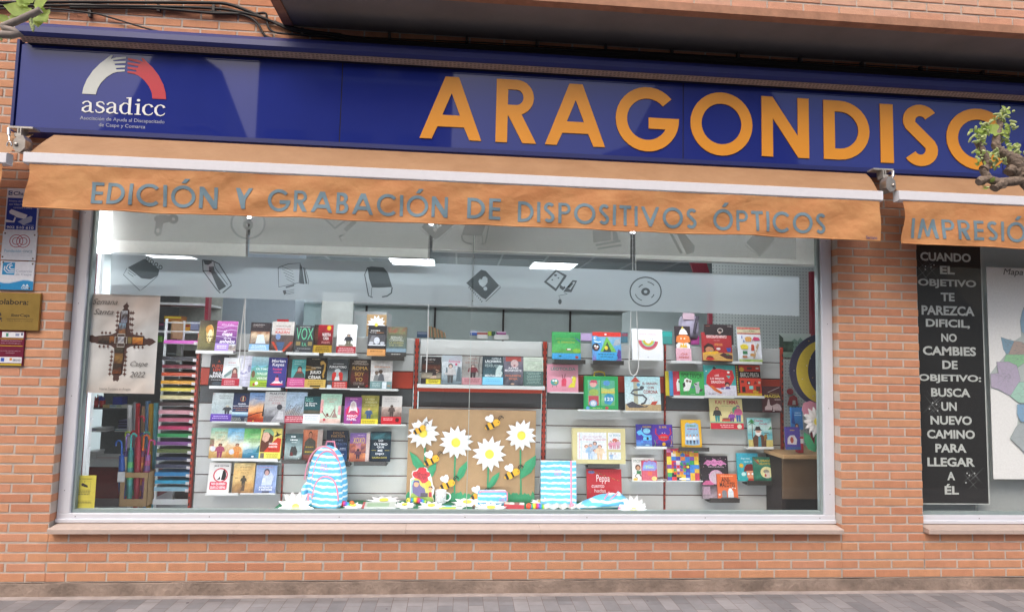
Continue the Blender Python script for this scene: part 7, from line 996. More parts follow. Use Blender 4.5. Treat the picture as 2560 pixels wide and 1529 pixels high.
# --- pencil case, binder, drawstring bag
YP = flo('Z6', 1240, 1302).y; pa, pb = at('Z6', 1058, 1290, YP), at('Z6', 1430, 1290, YP); pw_ = pb.x - pa.x; ph = at('Z6', 1240, 1128, YP).z - at('Z6', 1240, 1302, YP).z
K = thing('pencil_case', 'blue and white striped pencil case with a pink zip on the felt', 'pencil case', ((pa.x + pb.x) / 2, YP + .04, FLOORZ + .001), R(3))
vs, fs = loft([(t * ph, 0, 0, pw_ / 2 * w_, .04 * w_) for t, w_ in ((0, .93), (.06, .985), (.3, 1), (.7, .995), (.92, .96), (1, .86))], 28, 5); b = MB(); b.add(vs, fs, sm=True); b.build('case_body', M_DYE, K)
b = MB(); b.tube([(-pw_ * .46, -.03, ph * .9), (-pw_ * .4, -.034, ph * .985), (pw_ * .4, -.034, ph * .985), (pw_ * .475, -.03, ph * .9), (pw_ * .485, -.03, ph * .3)], .006, 8); b.build('zip', M_PINK, K)
b = MB(); write(b, 'GO 4 FOR IT', pw_ * .2, ph * .3, pw_ * .4, ph * .5, -.0412, 'd07a9c', 1); b.build('lettering', INK, K)
a, c = at('Z6', 978, 1275, .5), at('Z6', 1060, 1155, .5)
K = thing('key_charm', 'small dark plush charm with a white price tag against the pencil case', 'charm', ((a.x + c.x) / 2 - .006, .52, FLOORZ)); b = MB(); b.ball((0, 0, .02), (.014, .014, .02), 12, 8, '3a3430'); b.ball((.004, 0, .047), (.013, .013, .013), 12, 8, '5a4a40'); b.ball((.01, -.004, .058), (.006, .006, .006), 8, 6, 'c0a03a'); b.build('plush', PAINT, K); b = MB(); b.prism([(.008, .002), (.028, .004), (.027, .032), (.018, .038), (.009, .032)], -.018, -.0172, 'dcdde0'); b.build('price_tag', PAINT, K)
bk('Y1', 68, 532, 692, 1262, '66bde0', 'blue and white striped ring binder with a pink elastic band', [], Y=.74, lean=7, th=.045, name='ring_binder', cat='binder')
bn = bpy.data.objects['ring_binder']; bn.data.materials.clear(); bn.data.materials.append(M_DYE); W_ = max(v.co.x for v in bn.data.vertices); Hb = max(v.co.z for v in bn.data.vertices)
b = MB(); b.box((W_ * .66, -.002, 0), (W_ * .76, -.0005, Hb)); b.build('elastic_band', M_PINK, bn)
for i in range(4): b = MB(); b.tube([(-W_ * .88 + .014 + .014 * math.cos(t), -.001 - .003 * abs(math.sin(t)), Hb * (.14 + .244 * i) + .004 * math.sin(t)) for t in [2 * math.pi * k / 12 for k in range(13)]], .0014, 5, cap=False); b.build('ring', mat('chrome'), bn)
b = MB(); write(b, 'GO 4', -W_ * .24, Hb * .74, W_ * .1, Hb * .795, -.001, 'c87a94', 1); write(b, 'FOR IT', -W_ * .24, Hb * .655, W_ * .16, Hb * .715, -.001, 'c87a94', 1); b.build('lettering', INK, bn)
# drawstring bag: a slumped soft sack
YG = flo('Y1', 900, 1352).y; ga, gb_ = at('Y1', 475, 1300, YG), at('Y1', 1318, 1320, YG); L_ = gb_.x - ga.x; hmax = at('Y1', 1000, 1082, YG + .12).z - FLOORZ
K = thing('drawstring_bag', 'slumped blue striped drawstring bag lying in front of the red picture book', 'bag', (ga.x, YG + .09, FLOORZ)); b = MB(); n, m_ = 26, 20
for i in range(n + 1):
    u = i / n; prof = (math.sin(math.pi * min(1, u * .98 + .01)) ** .9) * (.35 + 1.05 * u) * .86 if u < .75 else max(.05, (1 - u) / .25) ** .6 * .98
    for j in range(m_):
        a = 2 * math.pi * j / m_; w_ = .105 * (math.sin(math.pi * min(1, .06 + u * .9)) ** .7); fo = 1 + .07 * math.sin(j * 2.1 + u * 9) + .05 * math.sin(u * 23 + j)
        b.v.append((u * L_ + .012 * math.sin(a * 2), w_ * math.cos(a) * fo, max(.002, (hmax * prof * .5) * (1 + math.sin(a)) * fo)))
b.f = [(i * m_ + j, i * m_ + (j + 1) % m_, (i + 1) * m_ + (j + 1) % m_, (i + 1) * m_ + j) for i in range(n) for j in range(m_)] + [tuple(range(m_))[::-1], tuple(range(n * m_, n * m_ + m_))]; b.c = [None] * len(b.f); b.m = [0] * len(b.f); b.smooth = [True] * len(b.f)
o = b.build('sack', M_DYE, K)
for k in range(2):
    b = MB(); b.tube([(L_ * (.5 + .09 * k) + .1 * i * (.5 + .3 * k), -.108 + .05 * i + .03 * k, hmax * (.62 + .34 * i - .12 * k) + .01) for i in [0, .25, .5, .75, 1]], .0045, 6); b.build('pull_string', M_PINK, K)
b = MB(); b.lathe([(0, 0), (.018, .004), (.02, .02), (.009, .034), (.011, .042), (.0, .046)], 12, c=(L_ * .72, -.155, 0)); b.ball((.012, -.02, .02), (.02, .02, .018), 12, 8); b.build('tassel', M_PINK, K)
# --- red box, pens, flat books and the map sheet
a, c = flo('Z6', 1390, 1345), flo('Z6', 1640, 1345); K = thing('open_box', 'small open red box with white stamps inside, on the felt by the pencil case', 'box', ((a.x + c.x) / 2, a.y + .035, FLOORZ + .001), R(-8)); w_ = (c.x - a.x) / 2
b = MB(); b.box((-w_, -.035, 0), (w_, .035, .003), 'a82c34'); b.box((-w_, -.035, .003), (w_, -.032, .034), 'b0303a'); b.box((-w_, .032, .003), (w_, .035, .034), 'b0303a'); b.box((-w_, -.032, .003), (-w_ + .003, .032, .034), 'a82c34'); b.box((w_ - .003, -.032, .003), (w_, .032, .034), 'd4d0d0'); b.build('tray', PAINT, K)
for i in range(4): b = MB(); b.cbox((-w_ + .006 + i * w_ * .48, -.028, .006), (-w_ + .003 + (i + 1) * w_ * .48, .028, .038), .002, ['c9b8a8', 'e0dcd8', '8a5a58', 'd8d4d0'][i]); b.build('stamp', PAINT, K)
for lb, x0, x1, y, col in (('pale blue felt tip pen, hindmost of three by the glass joint', 575, 800, 1322, '7fb4dc'), ('green felt tip pen, middle of three by the glass joint', 585, 880, 1336, '7cc46a'), ('yellow felt tip pen, foremost of three by the glass joint', 580, 868, 1350, 'dccb3a')):
    a, c = flo('Z6', x0, y), flo('Z6', x1, y); K = thing('felt_pen', lb, 'pen', (a.x, a.y, FLOORZ + .0075)); l_ = c.x - a.x; b = MB(); b.tube([(0, 0, 0), (l_ * .72, 0, 0)], .0065, 10, col); b.build('barrel', PRINT, K); b = MB(); b.tube([(l_ * .72, 0, 0), (l_ * .98, 0, 0), (l_, 0, 0)], [.0072, .0068, .003], 10, 'e0e4e0'); b.build('cap', PRINT, K)
a, c = flo('Z4', 985, 1365), flo('Z4', 1345, 1365); K = thing('flat_book', 'picture book with a red spine lying flat between two paper daisies', 'book', (a.x, a.y, FLOORZ + .001), R(4)); w_ = c.x - a.x; b = MB(); b.box((0, 0, 0), (w_, .2, .012), 'cfd0cc'); b.box((-.006, -.001, -.0), (.012, .201, .0135), 'a83038'); b.build('block', PRINT, K); b = MB(); b.box((.014, .001, .0122), (w_ - .001, .199, .0138), 'b9c0b8'); b.box((.03, .03, .0139), (w_ * .8, .15, .0143), '8fae8a'); b.build('cover', PRINT, K)
a, c = flo('Y1', 110, 1345), flo('Y1', 590, 1350); K = thing('folded_map', 'open folded sheet with a printed plan beside the striped drawstring bag', 'map', (a.x, a.y - .01, FLOORZ + .002), R(-2)); w_ = c.x - a.x; b = MB(); nx = 8
for i in range(nx + 1): b.v += [(w_ * i / nx, 0, .004 + .012 * (i % 2) + .006 * rnd.random()), (w_ * i / nx * .96 + .01, .17, .012 + .014 * (i % 2))]
b.f = [(2 * i, 2 * i + 2, 2 * i + 3, 2 * i + 1) for i in range(nx)]; cols = ['d8d4c4', 'c8ccc0', 'd4d8d0', 'ccc4b4']; b.c = [cols[i % 4] for i in range(nx)]; b.m = [0] * nx; b.smooth = [False] * nx; b.build('sheet', PRINT, K)
b = MB(); 
for i in range(26): x, y_ = rnd.uniform(.01, w_ - .02), rnd.uniform(.01, .15); b.box((x, y_, .026), (x + rnd.uniform(.005, .025), y_ + .003, .0262), rnd.choice(['8a9ab0', 'a8907a', '7a8a7c']))
b.build('printed_lines', PRINT, K)
# --- tag card with a daisy on the top novels
c = at('Z2', 1380, 455, BKY + .05); a = at('Z2', 1238, 455, BKY + .05); e = at('Z2', 1520, 455, BKY + .05); z0 = at('Z2', 1380, 690, BKY + .05).z; z1 = at('Z2', 1380, 376, BKY + .05).z
K = thing('gift_tag', 'big brown cardboard tag with half a paper daisy, behind the black and orange novel', 'tag', (0, 0, 0)); MB().cbox((a.x, BKY + .05, z0), (e.x, BKY + .056, z1), .002).build('card', M_CARD, K); b = MB(); petals(b, (e.x - a.x) / 2, 14, .42, .3, 0, seed=31, cup=.05); b.build('petals', PAPER, K, (c.x, BKY + .047, at('Z2', 1385, 525, BKY + .05).z)); b = MB(); b.fill([circ(0, 0, .014, .014, 14)], -.006, None, 0, .002); b.build('flower_centre', M_YEL, K, (c.x, BKY + .042, at('Z2', 1385, 525, BKY + .05).z))

# ================================================================ LEFT CORNER OF THE WINDOW
PY = GLASS + .012
def sheet(name, label, cat, t, x0, x1, y0, y1, col, Y=PY, n=8, curl=.004, th=.001):
    a, c = at(t, x0, (y0 + y1) / 2, Y), at(t, x1, (y0 + y1) / 2, Y); z1, z0 = at(t, (x0 + x1) / 2, y0, Y).z, at(t, (x0 + x1) / 2, y1, Y).z; W, H = c.x - a.x, z1 - z0
    o = MB().box((0, 0, 0), (W, th, H), col).build(name, PRINT, None, (a.x, Y, z0)); tag(o, label, cat); return o, Art(lambda u: u * W, lambda v: v * H, 0), W, H
o, A, W, H = sheet('poster', 'pale parchment poster with an ornate dark cross hung inside the left pane', 'poster', 'L6', 212, 1130, 85, 1392, 'd9d8d2')
U = lambda x, y: ((x - 212) / 918, (1392 - y) / 1307)
A.draw([('n', 0, 0, 1, 1, ['d8cfc6', 'd4d6d4', 'd6d8d8', 'd2d6d6', 'd8d2cc', 'cfc0b4'], 6, 9)])
cross = [(690, 175), (700, 210), (722, 235), (705, 268), (732, 300), (745, 560), (790, 610), (950, 630), (960, 660), (985, 668), (1010, 655), (1060, 665), (1112, 705), (1060, 740), (1025, 760), (990, 745), (955, 760), (780, 770), (730, 800), (718, 860), (690, 1140), (650, 1170), (655, 1210), (635, 1238), (608, 1225), (585, 1238), (570, 1210), (575, 1170), (552, 1140), (568, 900), (560, 800), (510, 765), (340, 748), (300, 735), (255, 735), (228, 715), (208, 680), (228, 640), (262, 632), (300, 650), (345, 640), (500, 625), (575, 590), (600, 470), (610, 320), (655, 268), (640, 240), (668, 212), (682, 200)]
A.draw([('p', [U(*p) for p in cross], '4a2f2a')])
for x, y in [(780 - 60 * s_ - 20 * (y > 800), y) for y in (330, 410, 490, 560) for s_ in (0,)] + [(578, y) for y in (330, 380, 440, 500, 565)] + [(535 - (y > 1000) * 8, y) for y in (850, 915, 965, 1025, 1085, 1140)] + [(722, y) for y in (850, 915, 965, 1025, 1085, 1140)] + [(755, y) for y in (330, 410, 480, 560)]:
    u, v = U(x, y); A.draw([('p', [(u - .03, v), (u - .008, v + .012), (u, v + .028), (u + .008, v + .012), (u + .03, v), (u + .008, v - .008), (u, v - .024), (u - .008, v - .008)], '5f3f38')])
for x, y in [(x, 605) for x in (390, 440, 495, 790, 850, 910)] + [(x, 785) for x in (370, 425, 480, 830, 885, 940)]:
    u, v = U(x, y); A.draw([('p', [(u - .02, v), (u, v + .022), (u + .02, v), (u + .006, v - .004), (u, v - .018), (u - .006, v - .004)], '5f3f38')])
for q, cs in (((630, 460, 712, 300), ['8a93a8', '40302e', 'c4ccd4']), ((610, 600, 700, 465), ['b5784a', '4a3a34', '8fb0c8']), ((350, 735, 490, 645), ['1f1612', '3a2a20', '5a4434']), ((495, 735, 560, 645), ['3a2218', 'a0642c']), ((740, 735, 790, 650), ['6a5a34', '8a7a44']), ((800, 745, 940, 650), ['5a2410', 'c87a2a', 'e0a848']), ((580, 860, 690, 790), ['2a221c', '4a4434']), ((578, 1000, 690, 865), ['5a3a24', '8a6a34', '6a4a28']), ((565, 1135, 680, 1005), ['7a3c12', '2a1a12', '3a2a1c'])):
    a, c = U(q[0], q[1]), U(q[2], q[3]); A.draw([('n', *a, *c, cs, 5, 6)])
a, c = U(565, 745), U(728, 640); A.draw([('r', *a, *c, '4a342e'), ('r', *U(600, 690 + 95), *U(700, 605), 'c4c0b8'), ('r', *U(605, 775), *U(695, 615), '4a3a34'), ('r', *U(565, 735), *U(730, 645), 'b9b4ac'), ('r', *U(575, 732), *U(720, 650), '4a3830'), ('n', *U(608, 735), *U(690, 645), ['d8d8d8', '6a6a78', 'c8ccd4'], 3, 3)])
A.draw([('t', *U(240, 225), *U(572, 150), 'Semana', '5a5654', 0, .45), ('t', *U(262, 358), *U(528, 285), 'Santa', '5a5654', 0, .45), ('t', *U(795, 1050), *U(1025, 965), 'Caspe', '55524f', 0, .45), ('t', *U(795, 1175), *U(1000, 1105), '2022', '55524f', 0, .35), ('t', *U(412, 1360), *U(820, 1318), 'Interes Turístico en Aragón', '7a7672', 0)]).done(o, 'cross_print', 'title', INK)
o, A, W, H = sheet('camera_notice', 'small yellow camera notice stuck low inside the left pane', 'notice', 'L3', 790, 1040, 905, 1268, 'd2c84c')
A.draw([('r', .03, .02, .97, .98, 'd6cc55'), ('r', .22, .57, .78, .84, '8a8440'), ('r', .23, .575, .77, .835, 'd2c950'), ('p', [(.36, .72), (.42, .78), (.64, .7), (.66, .64), (.6, .64), (.4, .68)], '2f2a26'), ('r', .5, .78, .52, .83, '2f2a26'), ('t', .18, .88, .82, .91, 'ZONA VIDEOVIGILADA', '5a5430'), ('q', .18, .4, .82, .56, 3, '7a7444'), ('r', .05, .25, .95, .254, 'a49c50'), ('q', .1, .16, .9, .22, 2, '6f6840')]).done(o, 'notice_print', 'notice_lettering')
# --- rack of coloured card
RY = 1.02
xr0, xr1 = at('o', 398, 1050, RY).x, at('o', 488, 1050, RY).x
rack = thing('card_rack', 'white tray rack for coloured card between the poster and the display wall', 'rack', (0, 0, 0))
zt = at('Z1', 180, 435, RY).z; z_lo = at('L3', 1700, 1195, RY).z
for x, y_ in ((xr0, RY + .02), (xr0, RY + .36), (xr1, RY + .02), (xr1, RY + .36)): MB().box((x - .008, y_ - .008, z_lo - .06), (x + .008, y_ + .008, zt)).build('rack_post', M_WHITE, rack)
trays = [('magenta', 'c65ab4', 858), ('black', '26262c', 900), ('dark wine red', '6c1a2c', 920), ('orange red', 'c04a24', 939), ('amber', 'd89a28', 959), ('lemon yellow', 'd2c03a', 977), ('cream', 'd4c894', 997), ('dark brown', '3a2a28', 1014), ('pale rose', 'c89098', 1034), ('dusty pink', 'b05a70', 1053), ('crimson', 'b0305c', 1073), ('emerald green', '2f8a50', 1092), ('plum', '7a4a84', 1112), ('olive green', '56643a', 1131), ('navy', '2a3350', 1150), ('slate grey', '44485a', 1169), ('strong blue', '3a84b8', 1189), ('cyan', '3fa0c4', 1208), ('pale sky blue', '8fb8c8', 1226)]
for nm, col, yy in trays:
    z = at('o', 430, yy, RY).z; b = MB(); b.box((xr0 - .01, RY, z - .0035), (xr1 + .008, RY + .38, z - .001)); b.build('tray', M_WHITE, rack)
    th = .032 if nm != 'magenta' else .03
    o = MB().box((xr0 - .004 + rnd.uniform(-.004, .004), RY - .004, z), (xr1 + .001, RY + .36, z + th * rnd.uniform(.8, 1)), col).build('card_stack', PRINT); tag(o, f'{nm} stack of card on its tray in the white rack', 'card stack')
    MB().box((xr1 - .045, RY - .006, z - .008), (xr1 + .006, RY - .0045, z + .016)).build('price_label', PAPER, rack)
b = MB(); b.box((xr0 - .01, RY - .002, z_lo - .02), (xr1 + .01, RY + .01, z_lo + .022)); b.build('foot_rail', M_WHITE, rack)
MB().box((xr0 + .005, RY + .1, at('o', 430, 858, RY).z + .04), (xr0 + .02, RY + .3, zt - .01)).build('side_card', M_CARD, rack)
MB().box((xr0 - .008, RY + .37, z_lo - .06), (xr1 + .008, RY + .376, at('o', 430, 875, RY).z)).build('back_panel', mat('rack_back', '4c4846', .8), rack)
for yy in (806, 828): z = at('o', 450, yy, RY).z; b = MB(); b.box((xr0, RY + .01, z - .003), (xr1, RY + .02, z + .003)); b.build('cross_bar', M_WHITE, rack)
# --- window side shelf posts
px0 = [at('L3', 870, 500, .32), at('L3', 950, 500, .32)]
sh = thing('side_shelving', 'white and red shelving posts standing edge on behind the camera notice', 'shelving', (0, 0, 0))
for p in px0: MB().box((p.x - .012, .31, FLZ), (p.x + .012, .35, 2.3)).build('post', M_WHITE, sh)
b = MB(); b.box((px0[0].x + .013, .345, FLZ), (px0[1].x - .013, .36, 2.3)); b.build('back_strip', mat('deep_red', '8a1f34', .5), sh)
for i in range(14): b = MB(); b.ball((px0[1].x + .02, .33, .5 + i * .1), .006, 6, 4); b.build('hook', M_WHITE, sh)
# --- umbrella stand
UY = .95; ua, ub = at('L3', 1292, 1240, UY), at('L3', 1600, 1240, UY); zt_, zb_ = at('L3', 1440, 875, UY).z, at('L3', 1440, 1245, UY).z; wb = ub.x - ua.x
Bx = thing('umbrella_box', 'brown cardboard box with a square window holding many umbrellas', 'box', (ua.x, UY, zb_)); hb = zt_ - zb_; db = wb * .8
b = MB(); b.fill([[(0, 0), (wb, 0), (wb, hb), (0, hb)], [(wb * .16, hb * .22), (wb * .86, hb * .22), (wb * .86, hb * .85), (wb * .16, hb * .85)]], 0); b.fill([[(0, 0), (wb, 0), (wb, hb), (0, hb)], [(wb * .16, hb * .22), (wb * .86, hb * .22), (wb * .86, hb * .85), (wb * .16, hb * .85)]], .006)
b.box((0, .0, 0), (.005, db, hb)); b.box((wb - .005, .0, 0), (wb, db, hb)); b.box((0, db - .005, 0), (wb, db, hb)); b.box((0, .001, 0), (wb, db, .005)); b.build('carton', M_CARD, Bx)
MB().box((-.02, -.004, hb * .72), (.035, -.002, hb * 1.02), 'd8d8d8').build('price_card', PRINT, Bx)
zz0 = zb_ + .02
def umbrella(label, x, ytop, col, pat, hook, k):
    pb_ = at('L3', 1330 + 26 * k, 1150, UY + .05 + .02 * (k % 3)); p = at('L3', x, ytop, UY + .05 + .02 * (k % 3)); H = p.z - zz0; K = thing('umbrella', label, 'umbrella', (pb_.x, UY + .06 + .028 * (k % 3), zz0)); dx = p.x - pb_.x; r_ = .021
    sh_ = lambda f: (dx * f, 0, H * f); s_ = hook; c = Vector(sh_(1)); b = MB(); b.tube([sh_(.74), sh_(.93)] + [(c.x + s_ * r_ * (1 - math.cos(t)), 0, H - r_ + r_ * math.sin(t)) for t in [math.pi * i / 8 for i in range(9)]] + [(c.x + s_ * 2 * r_, 0, H - r_ - .02)], .0075, 8, col); b.build('hook_handle', PRINT, K)
    b = MB(); n = 9; q = random.Random(k)
    for i in range(n): f0, f1 = .0 + .76 * i / n, .76 * (i + 1) / n; R0, R1 = [.026 * (.45 + .55 * math.sin(math.pi * min(1, .12 + f * .95))) for f in (f0, f1)]; b.tube([sh_(f0), sh_(f1)], [R0, R1], 9, q.choice(pat), cap=i in (0, n - 1))
    b.build('furled_canopy', PRINT, K)
mixp = ['4a5f9c', 'b0506a', '6a8a5a', 'c8b48c', '4a8a94', '5a4a7c']
for args in (('blue hooked umbrella leaning out over the box edge', 1320, 530, '2f5fb0', ['2a4fa0', '3058a8'], -1, 0), ('umbrella with a lilac hook and a mottled canopy', 1368, 470, '9a7cc0', mixp, 1, 1), ('umbrella with a lime green hook, at the back of the box', 1352, 435, 'a8c43a', mixp, 1, 2), ('umbrella with a turquoise straight grip and green canopy', 1425, 455, '4ab4ac', ['4a9c94', '5ab06a', '3f8a84'], 1, 3), ('umbrella with a red hook next to the turquoise one', 1420, 425, 'b82430', mixp, 1, 4), ('violet furled umbrella in the middle of the box', 1515, 450, '5a4f90', ['54488a', '4a4080', '5e5298'], 1, 5), ('umbrella with the tallest dark red hook, leaning on the paper rolls', 1510, 262, 'a02434', ['8a2030', '94283a'], 1, 6), ('umbrella with an orange hook on the box side near the rack', 1560, 470, 'd86a24', ['a0482a', '6a3a5a', 'c0702c'], 1, 7), ('umbrella with a green hook behind the orange one', 1558, 435, '4a9a84', mixp, 1, 8), ('umbrella with a raspberry pink hook nearest the rack', 1625, 520, 'c04a80', ['a04a70', '8a5a90', '6a4a7a'], 1, 9)): umbrella(*args)
for lb, x, y0, col, k in (('white paper roll leaning behind the umbrellas', 1415, 140, 'd4d4d4', 0), ('grey paper roll behind the umbrellas', 1480, 110, '8a8c92', 1), ('red paper roll behind the umbrellas', 1505, 118, 'b0282c', 2), ('brown paper roll behind the umbrellas', 1572, 152, '94785a', 3), ('steel blue paper roll behind the umbrellas', 1615, 95, '5a7a9c', 4), ('golden yellow paper roll behind the umbrellas', 1650, 125, 'c89a2c', 5), ('turquoise paper roll behind the umbrellas, nearest the rack', 1705, 115, '6ab4c0', 6)):
    p0 = at('L3', x + (40 if k == 0 else 8), 700, UY + .3); p1 = at('L3', x, y0, UY + .3); b = MB(); b.tube([(p0.x, UY + .3, zb_ - .1), (p1.x, UY + .3, p1.z)], .019, 12, col); tag(b.build('paper_roll', PRINT), lb, 'paper roll')
# --- shelves at the back left, seen between poster and rack
SBY = 2.6
sx0, sx1 = at('o', 205, 1080, SBY).x, at('o', 400, 1080, SBY).x
bs = thing('back_shelving', 'grey shelves with a red base at the back left, behind the umbrellas', 'shelving', (0, 0, 0))
zs_ = [at('o', 270, y, SBY).z for y in (1021, 1078, 1148, 1162, 1201)]
MB().box((sx0, SBY + .36, FLZ), (sx1, SBY + .38, 2.3)).build('back_panel', mat('shelf_grey', '6f7476', .7), bs)
for z in (zs_[0], zs_[1], at('o', 300, 880, SBY).z, at('o', 300, 800, SBY).z): MB().box((sx0, SBY + .05, z - .012), (sx1, SBY + .359, z)).build('shelf_board', mat('shelf_board_grey', '5f6365', .6), bs)
MB().box((sx0, SBY - .1, zs_[3]), (sx1, SBY + .359, zs_[2])).build('counter_board', M_WHITE, bs); MB().box((sx0, SBY - .06, FLZ), (sx1, SBY + .359, zs_[3] - .001)).build('base_cabinet', mat('deep_red_board', '7c1c22', .5), bs)
def smallbox(label, t, x0, x1, y0, y1, col, name='stationery_box', cat='box', Y=SBY + .1, depth=.12, top=None):
    a, c = at(t, x0, y1, Y), at(t, x1, y1, Y); h = at(t, x0, y0, Y).z - a.z; b = MB(); b.cbox((0, 0, 0), (c.x - a.x, depth, h), .003, col)
    if top: b.box((.002, -.0005, h * .6), (c.x - a.x - .002, 0, h * .9), top)
    o = b.build(name, PRINT, None, (a.x, Y, a.z + .001)); return tag(o, label, cat)
for a_ in (('cream pencil carton on the upper back shelf', 'L3', 1118, 1188, 138, 177, 'c8b07a'), ('white blue striped carton on the upper back shelf', 'L3', 1192, 1262, 138, 177, 'c4d0d4', '7fa0b8'), ('white green striped carton on the upper back shelf', 'L3', 1266, 1322, 138, 177, 'd0d4c4', '8fae94'), ('longest white carton on the upper back shelf', 'L3', 1328, 1400, 138, 177, 'd4d0c4'), ('royal blue pen caddy above the cartons', 'L3', 1225, 1325, 50, 136, '2f3f94')):
    smallbox(*a_[:7], **({'top': a_[7]} if len(a_) > 7 else {}))
def pot(label, x0, x1, y0, y1, col, pens, t='L3', Y=SBY + .12):
    a, c = at(t, x0, y1, Y), at(t, x1, y1, Y); h = at(t, x0, y0, Y).z - a.z; r_ = (c.x - a.x) / 2; K = thing('pen_pot', label, 'pen pot', (a.x + r_, Y + r_, a.z + .001)); b = MB(); b.lathe([(0, 0), (r_ * .9, 0), (r_, h), (r_ * .94, h), (r_ * .86, .01), (0, .01)], 14, col); b.build('cup', PRINT, K); q = random.Random(int(x0))
    for i in range(9): x, y_ = q.uniform(-.6, .6) * r_, q.uniform(-.6, .6) * r_; b = MB(); b.tube([(x, y_, .02), (x * 1.4, y_ * 1.4, h + q.uniform(.02, .06))], .005, 6, pens); b.build('pen', PRINT, K)
pot('red pen pot with red pens on the upper back shelf', 1010, 1060, 90, 177, 'a82c2c', '8a2430'); pot('red pen pot full of blue pens on the upper back shelf', 1062, 1128, 90, 177, 'b03030', '2f3fa0')
for lb, x0, x1, y0, y1, c in (('heap of violet edged exercise books on the middle back shelf', 985, 1050, 385, 428, '8a84a4'), ('heap of white exercise books on the middle back shelf', 1055, 1170, 385, 428, 'b9bcb8'), ('heap of teal edged exercise books on the middle back shelf', 1255, 1400, 398, 428, '5f8f98'), ('dark tray of pens on the middle back shelf', 1290, 1450, 300, 398, '2a2a38'), ('tall pile of white magazines on the back counter', 950, 1060, 640, 730, 'c4c6c4'), ('flat pile of pinkish papers on the back counter', 1062, 1330, 690, 730, 'c8b4b4')):
    a, c_ = at('L3', x0, y1, SBY), at('L3', x1, y1, SBY); h = at('L3', x0, y0, SBY).z - a.z; b = MB(); n = max(3, int(h / .012))
    for i in range(n): b.box((rnd.uniform(0, .012), rnd.uniform(0, .01), h * i / n), (c_.x - a.x - rnd.uniform(0, .012), .16, h * (i + .8) / n), c if i % 2 else 'd0d0d0' if c != '2a2a38' else '6a6a90')
    tag(b.build('paper_pile', PRINT, None, (a.x, SBY - .02, a.z + .001)), lb, 'paper pile')
# shelves right behind the rack: coloured bags above
for a_ in (('orange and purple folder lying on the high shelf behind the rack', 'Z1', 168, 415, 395, 480, 'a0662c', 'c8b43a'), ('red, yellow and blue folder stack behind the rack', 'Z1', 335, 540, 512, 608, 'c8922c', '8a2430'), ('translucent violet folder box behind the rack', 'Z1', 545, 660, 475, 600, '8f94b4'), ('dark bag with a pink stripe beside the poster', 'Z1', 95, 165, 490, 595, '2a2c3a', '7a3a5a'), ('green box under the high shelf beside the poster', 'Z1', 75, 135, 680, 770, '5a8a3a')):
    smallbox(*a_[:7], name='folder', cat='folder', Y=1.75, **({'top': a_[7]} if len(a_) > 7 else {}))
hs = thing('high_shelf', 'white shelf with a dark red line at the far left behind the poster', 'shelf', (0, 0, 0)); a, c = at('Z1', 90, 600, 1.7), at('Z1', 800, 600, 1.7); MB().box((a.x, 1.7, a.z - .02), (c.x, 2.1, a.z)).build('shelf_board', M_WHITE, hs); a2, c2 = at('Z1', 100, 200, 1.7), at('Z1', 765, 235, 1.7); MB().box((a2.x, 1.7, c2.z - .01), (c2.x, 2.1, a2.z)).build('shelf_board', M_WHITE, hs); MB().box((a2.x, 1.696, a2.z - .035), (c2.x, 1.699, a2.z - .025)).build('red_line', M_GROOVE, hs); MB().box((c2.x, 1.69, a.z - .5), (c2.x + .03, 1.76, a2.z + .4)).build('post', mat('deep_red', '8a1f34', .5), hs); MB().box((a.x, 2.11, a.z - .3), (c2.x, 2.13, a2.z + .3)).build('back_panel', mat('shelf_panel_pale', 'a9aea6', .7), hs)

# ================================================================ BACK OF THE SHOP, over the display wall
BYW = 3.6
wu = thing('wall_shelving', 'long white wall shelving with thin dark posts far behind the novels', 'shelving', (0, 0, 0))
xa, xb = at('o', 715, 800, BYW).x, at('o', 1570, 800, BYW).x; zu = at('o', 1100, 765, BYW).z; zl = at('o', 1100, 848, BYW).z
MB().box((xa, BYW + .3, zl - .6), (xb, BYW + .32, zu + .3)).build('back_panel', mat('shelf_panel_mint', 'bccac6', .7, var=.03), wu)
b = MB(); b.box((xa, BYW, zu), (xb, BYW + .299, zu + .03)); b.build('shelf_board', M_WHITE, wu); b = MB(); b.box((xa, BYW, zl - .03), (xb, BYW + .299, zl - .005)); b.build('shelf_board', M_WHITE, wu); MB().box((xa, BYW - .004, zu + .07), (xb, BYW, zu + .085)).build('red_line', M_GROOVE, wu)
for x in (737, 907, 1085, 1262, 1435): p = at('o', x, 800, BYW); MB().box((p.x - .012, BYW + .27, zl - .4), (p.x + .012, BYW + .299, zu + .28)).build('post', M_SLOT, wu)
cl = thing('white_column', 'white square column far inside, behind the novels', 'column', (0, 0, 0)); a, c = at('o', 533, 800, 3.0), at('o', 737, 800, 3.0); MB().cbox((a.x, 3.0, FLZ), (c.x, 3.4, CEZ - .002), .004).build('shaft', mat('column_white', 'c3d2dc', .8, var=.03), cl)
pn = thing('marble_panel', 'pale marbled panel standing behind the white novel', 'panel', (0, 0, 0)); a, c = at('Z2', 590, 350, 1.9), at('Z2', 1040, 350, 1.9); MB().cbox((a.x, 1.9, FLZ), (c.x, 1.93, at('Z2', 800, 60, 1.9).z), .003).build('board', mat('marbled_laminate', 'c0c6c0', .4, var=.12, scale=4), pn)
cb = thing('white_cabinet', 'white cabinet end behind the big cardboard tag', 'cabinet', (0, 0, 0)); a, c = at('Z2', 1050, 400, 2.2), at('Z2', 1525, 400, 2.2); z1 = at('Z2', 1200, 330, 2.2).z; MB().cbox((a.x, 2.2, FLZ), (c.x, 2.7, z1), .004).build('carcass', M_WHITE, cb); MB().box((a.x + .02, 2.196, FLZ + .1), (c.x - .02, 2.199, z1 - .04)).build('door', M_WALLI, cb)
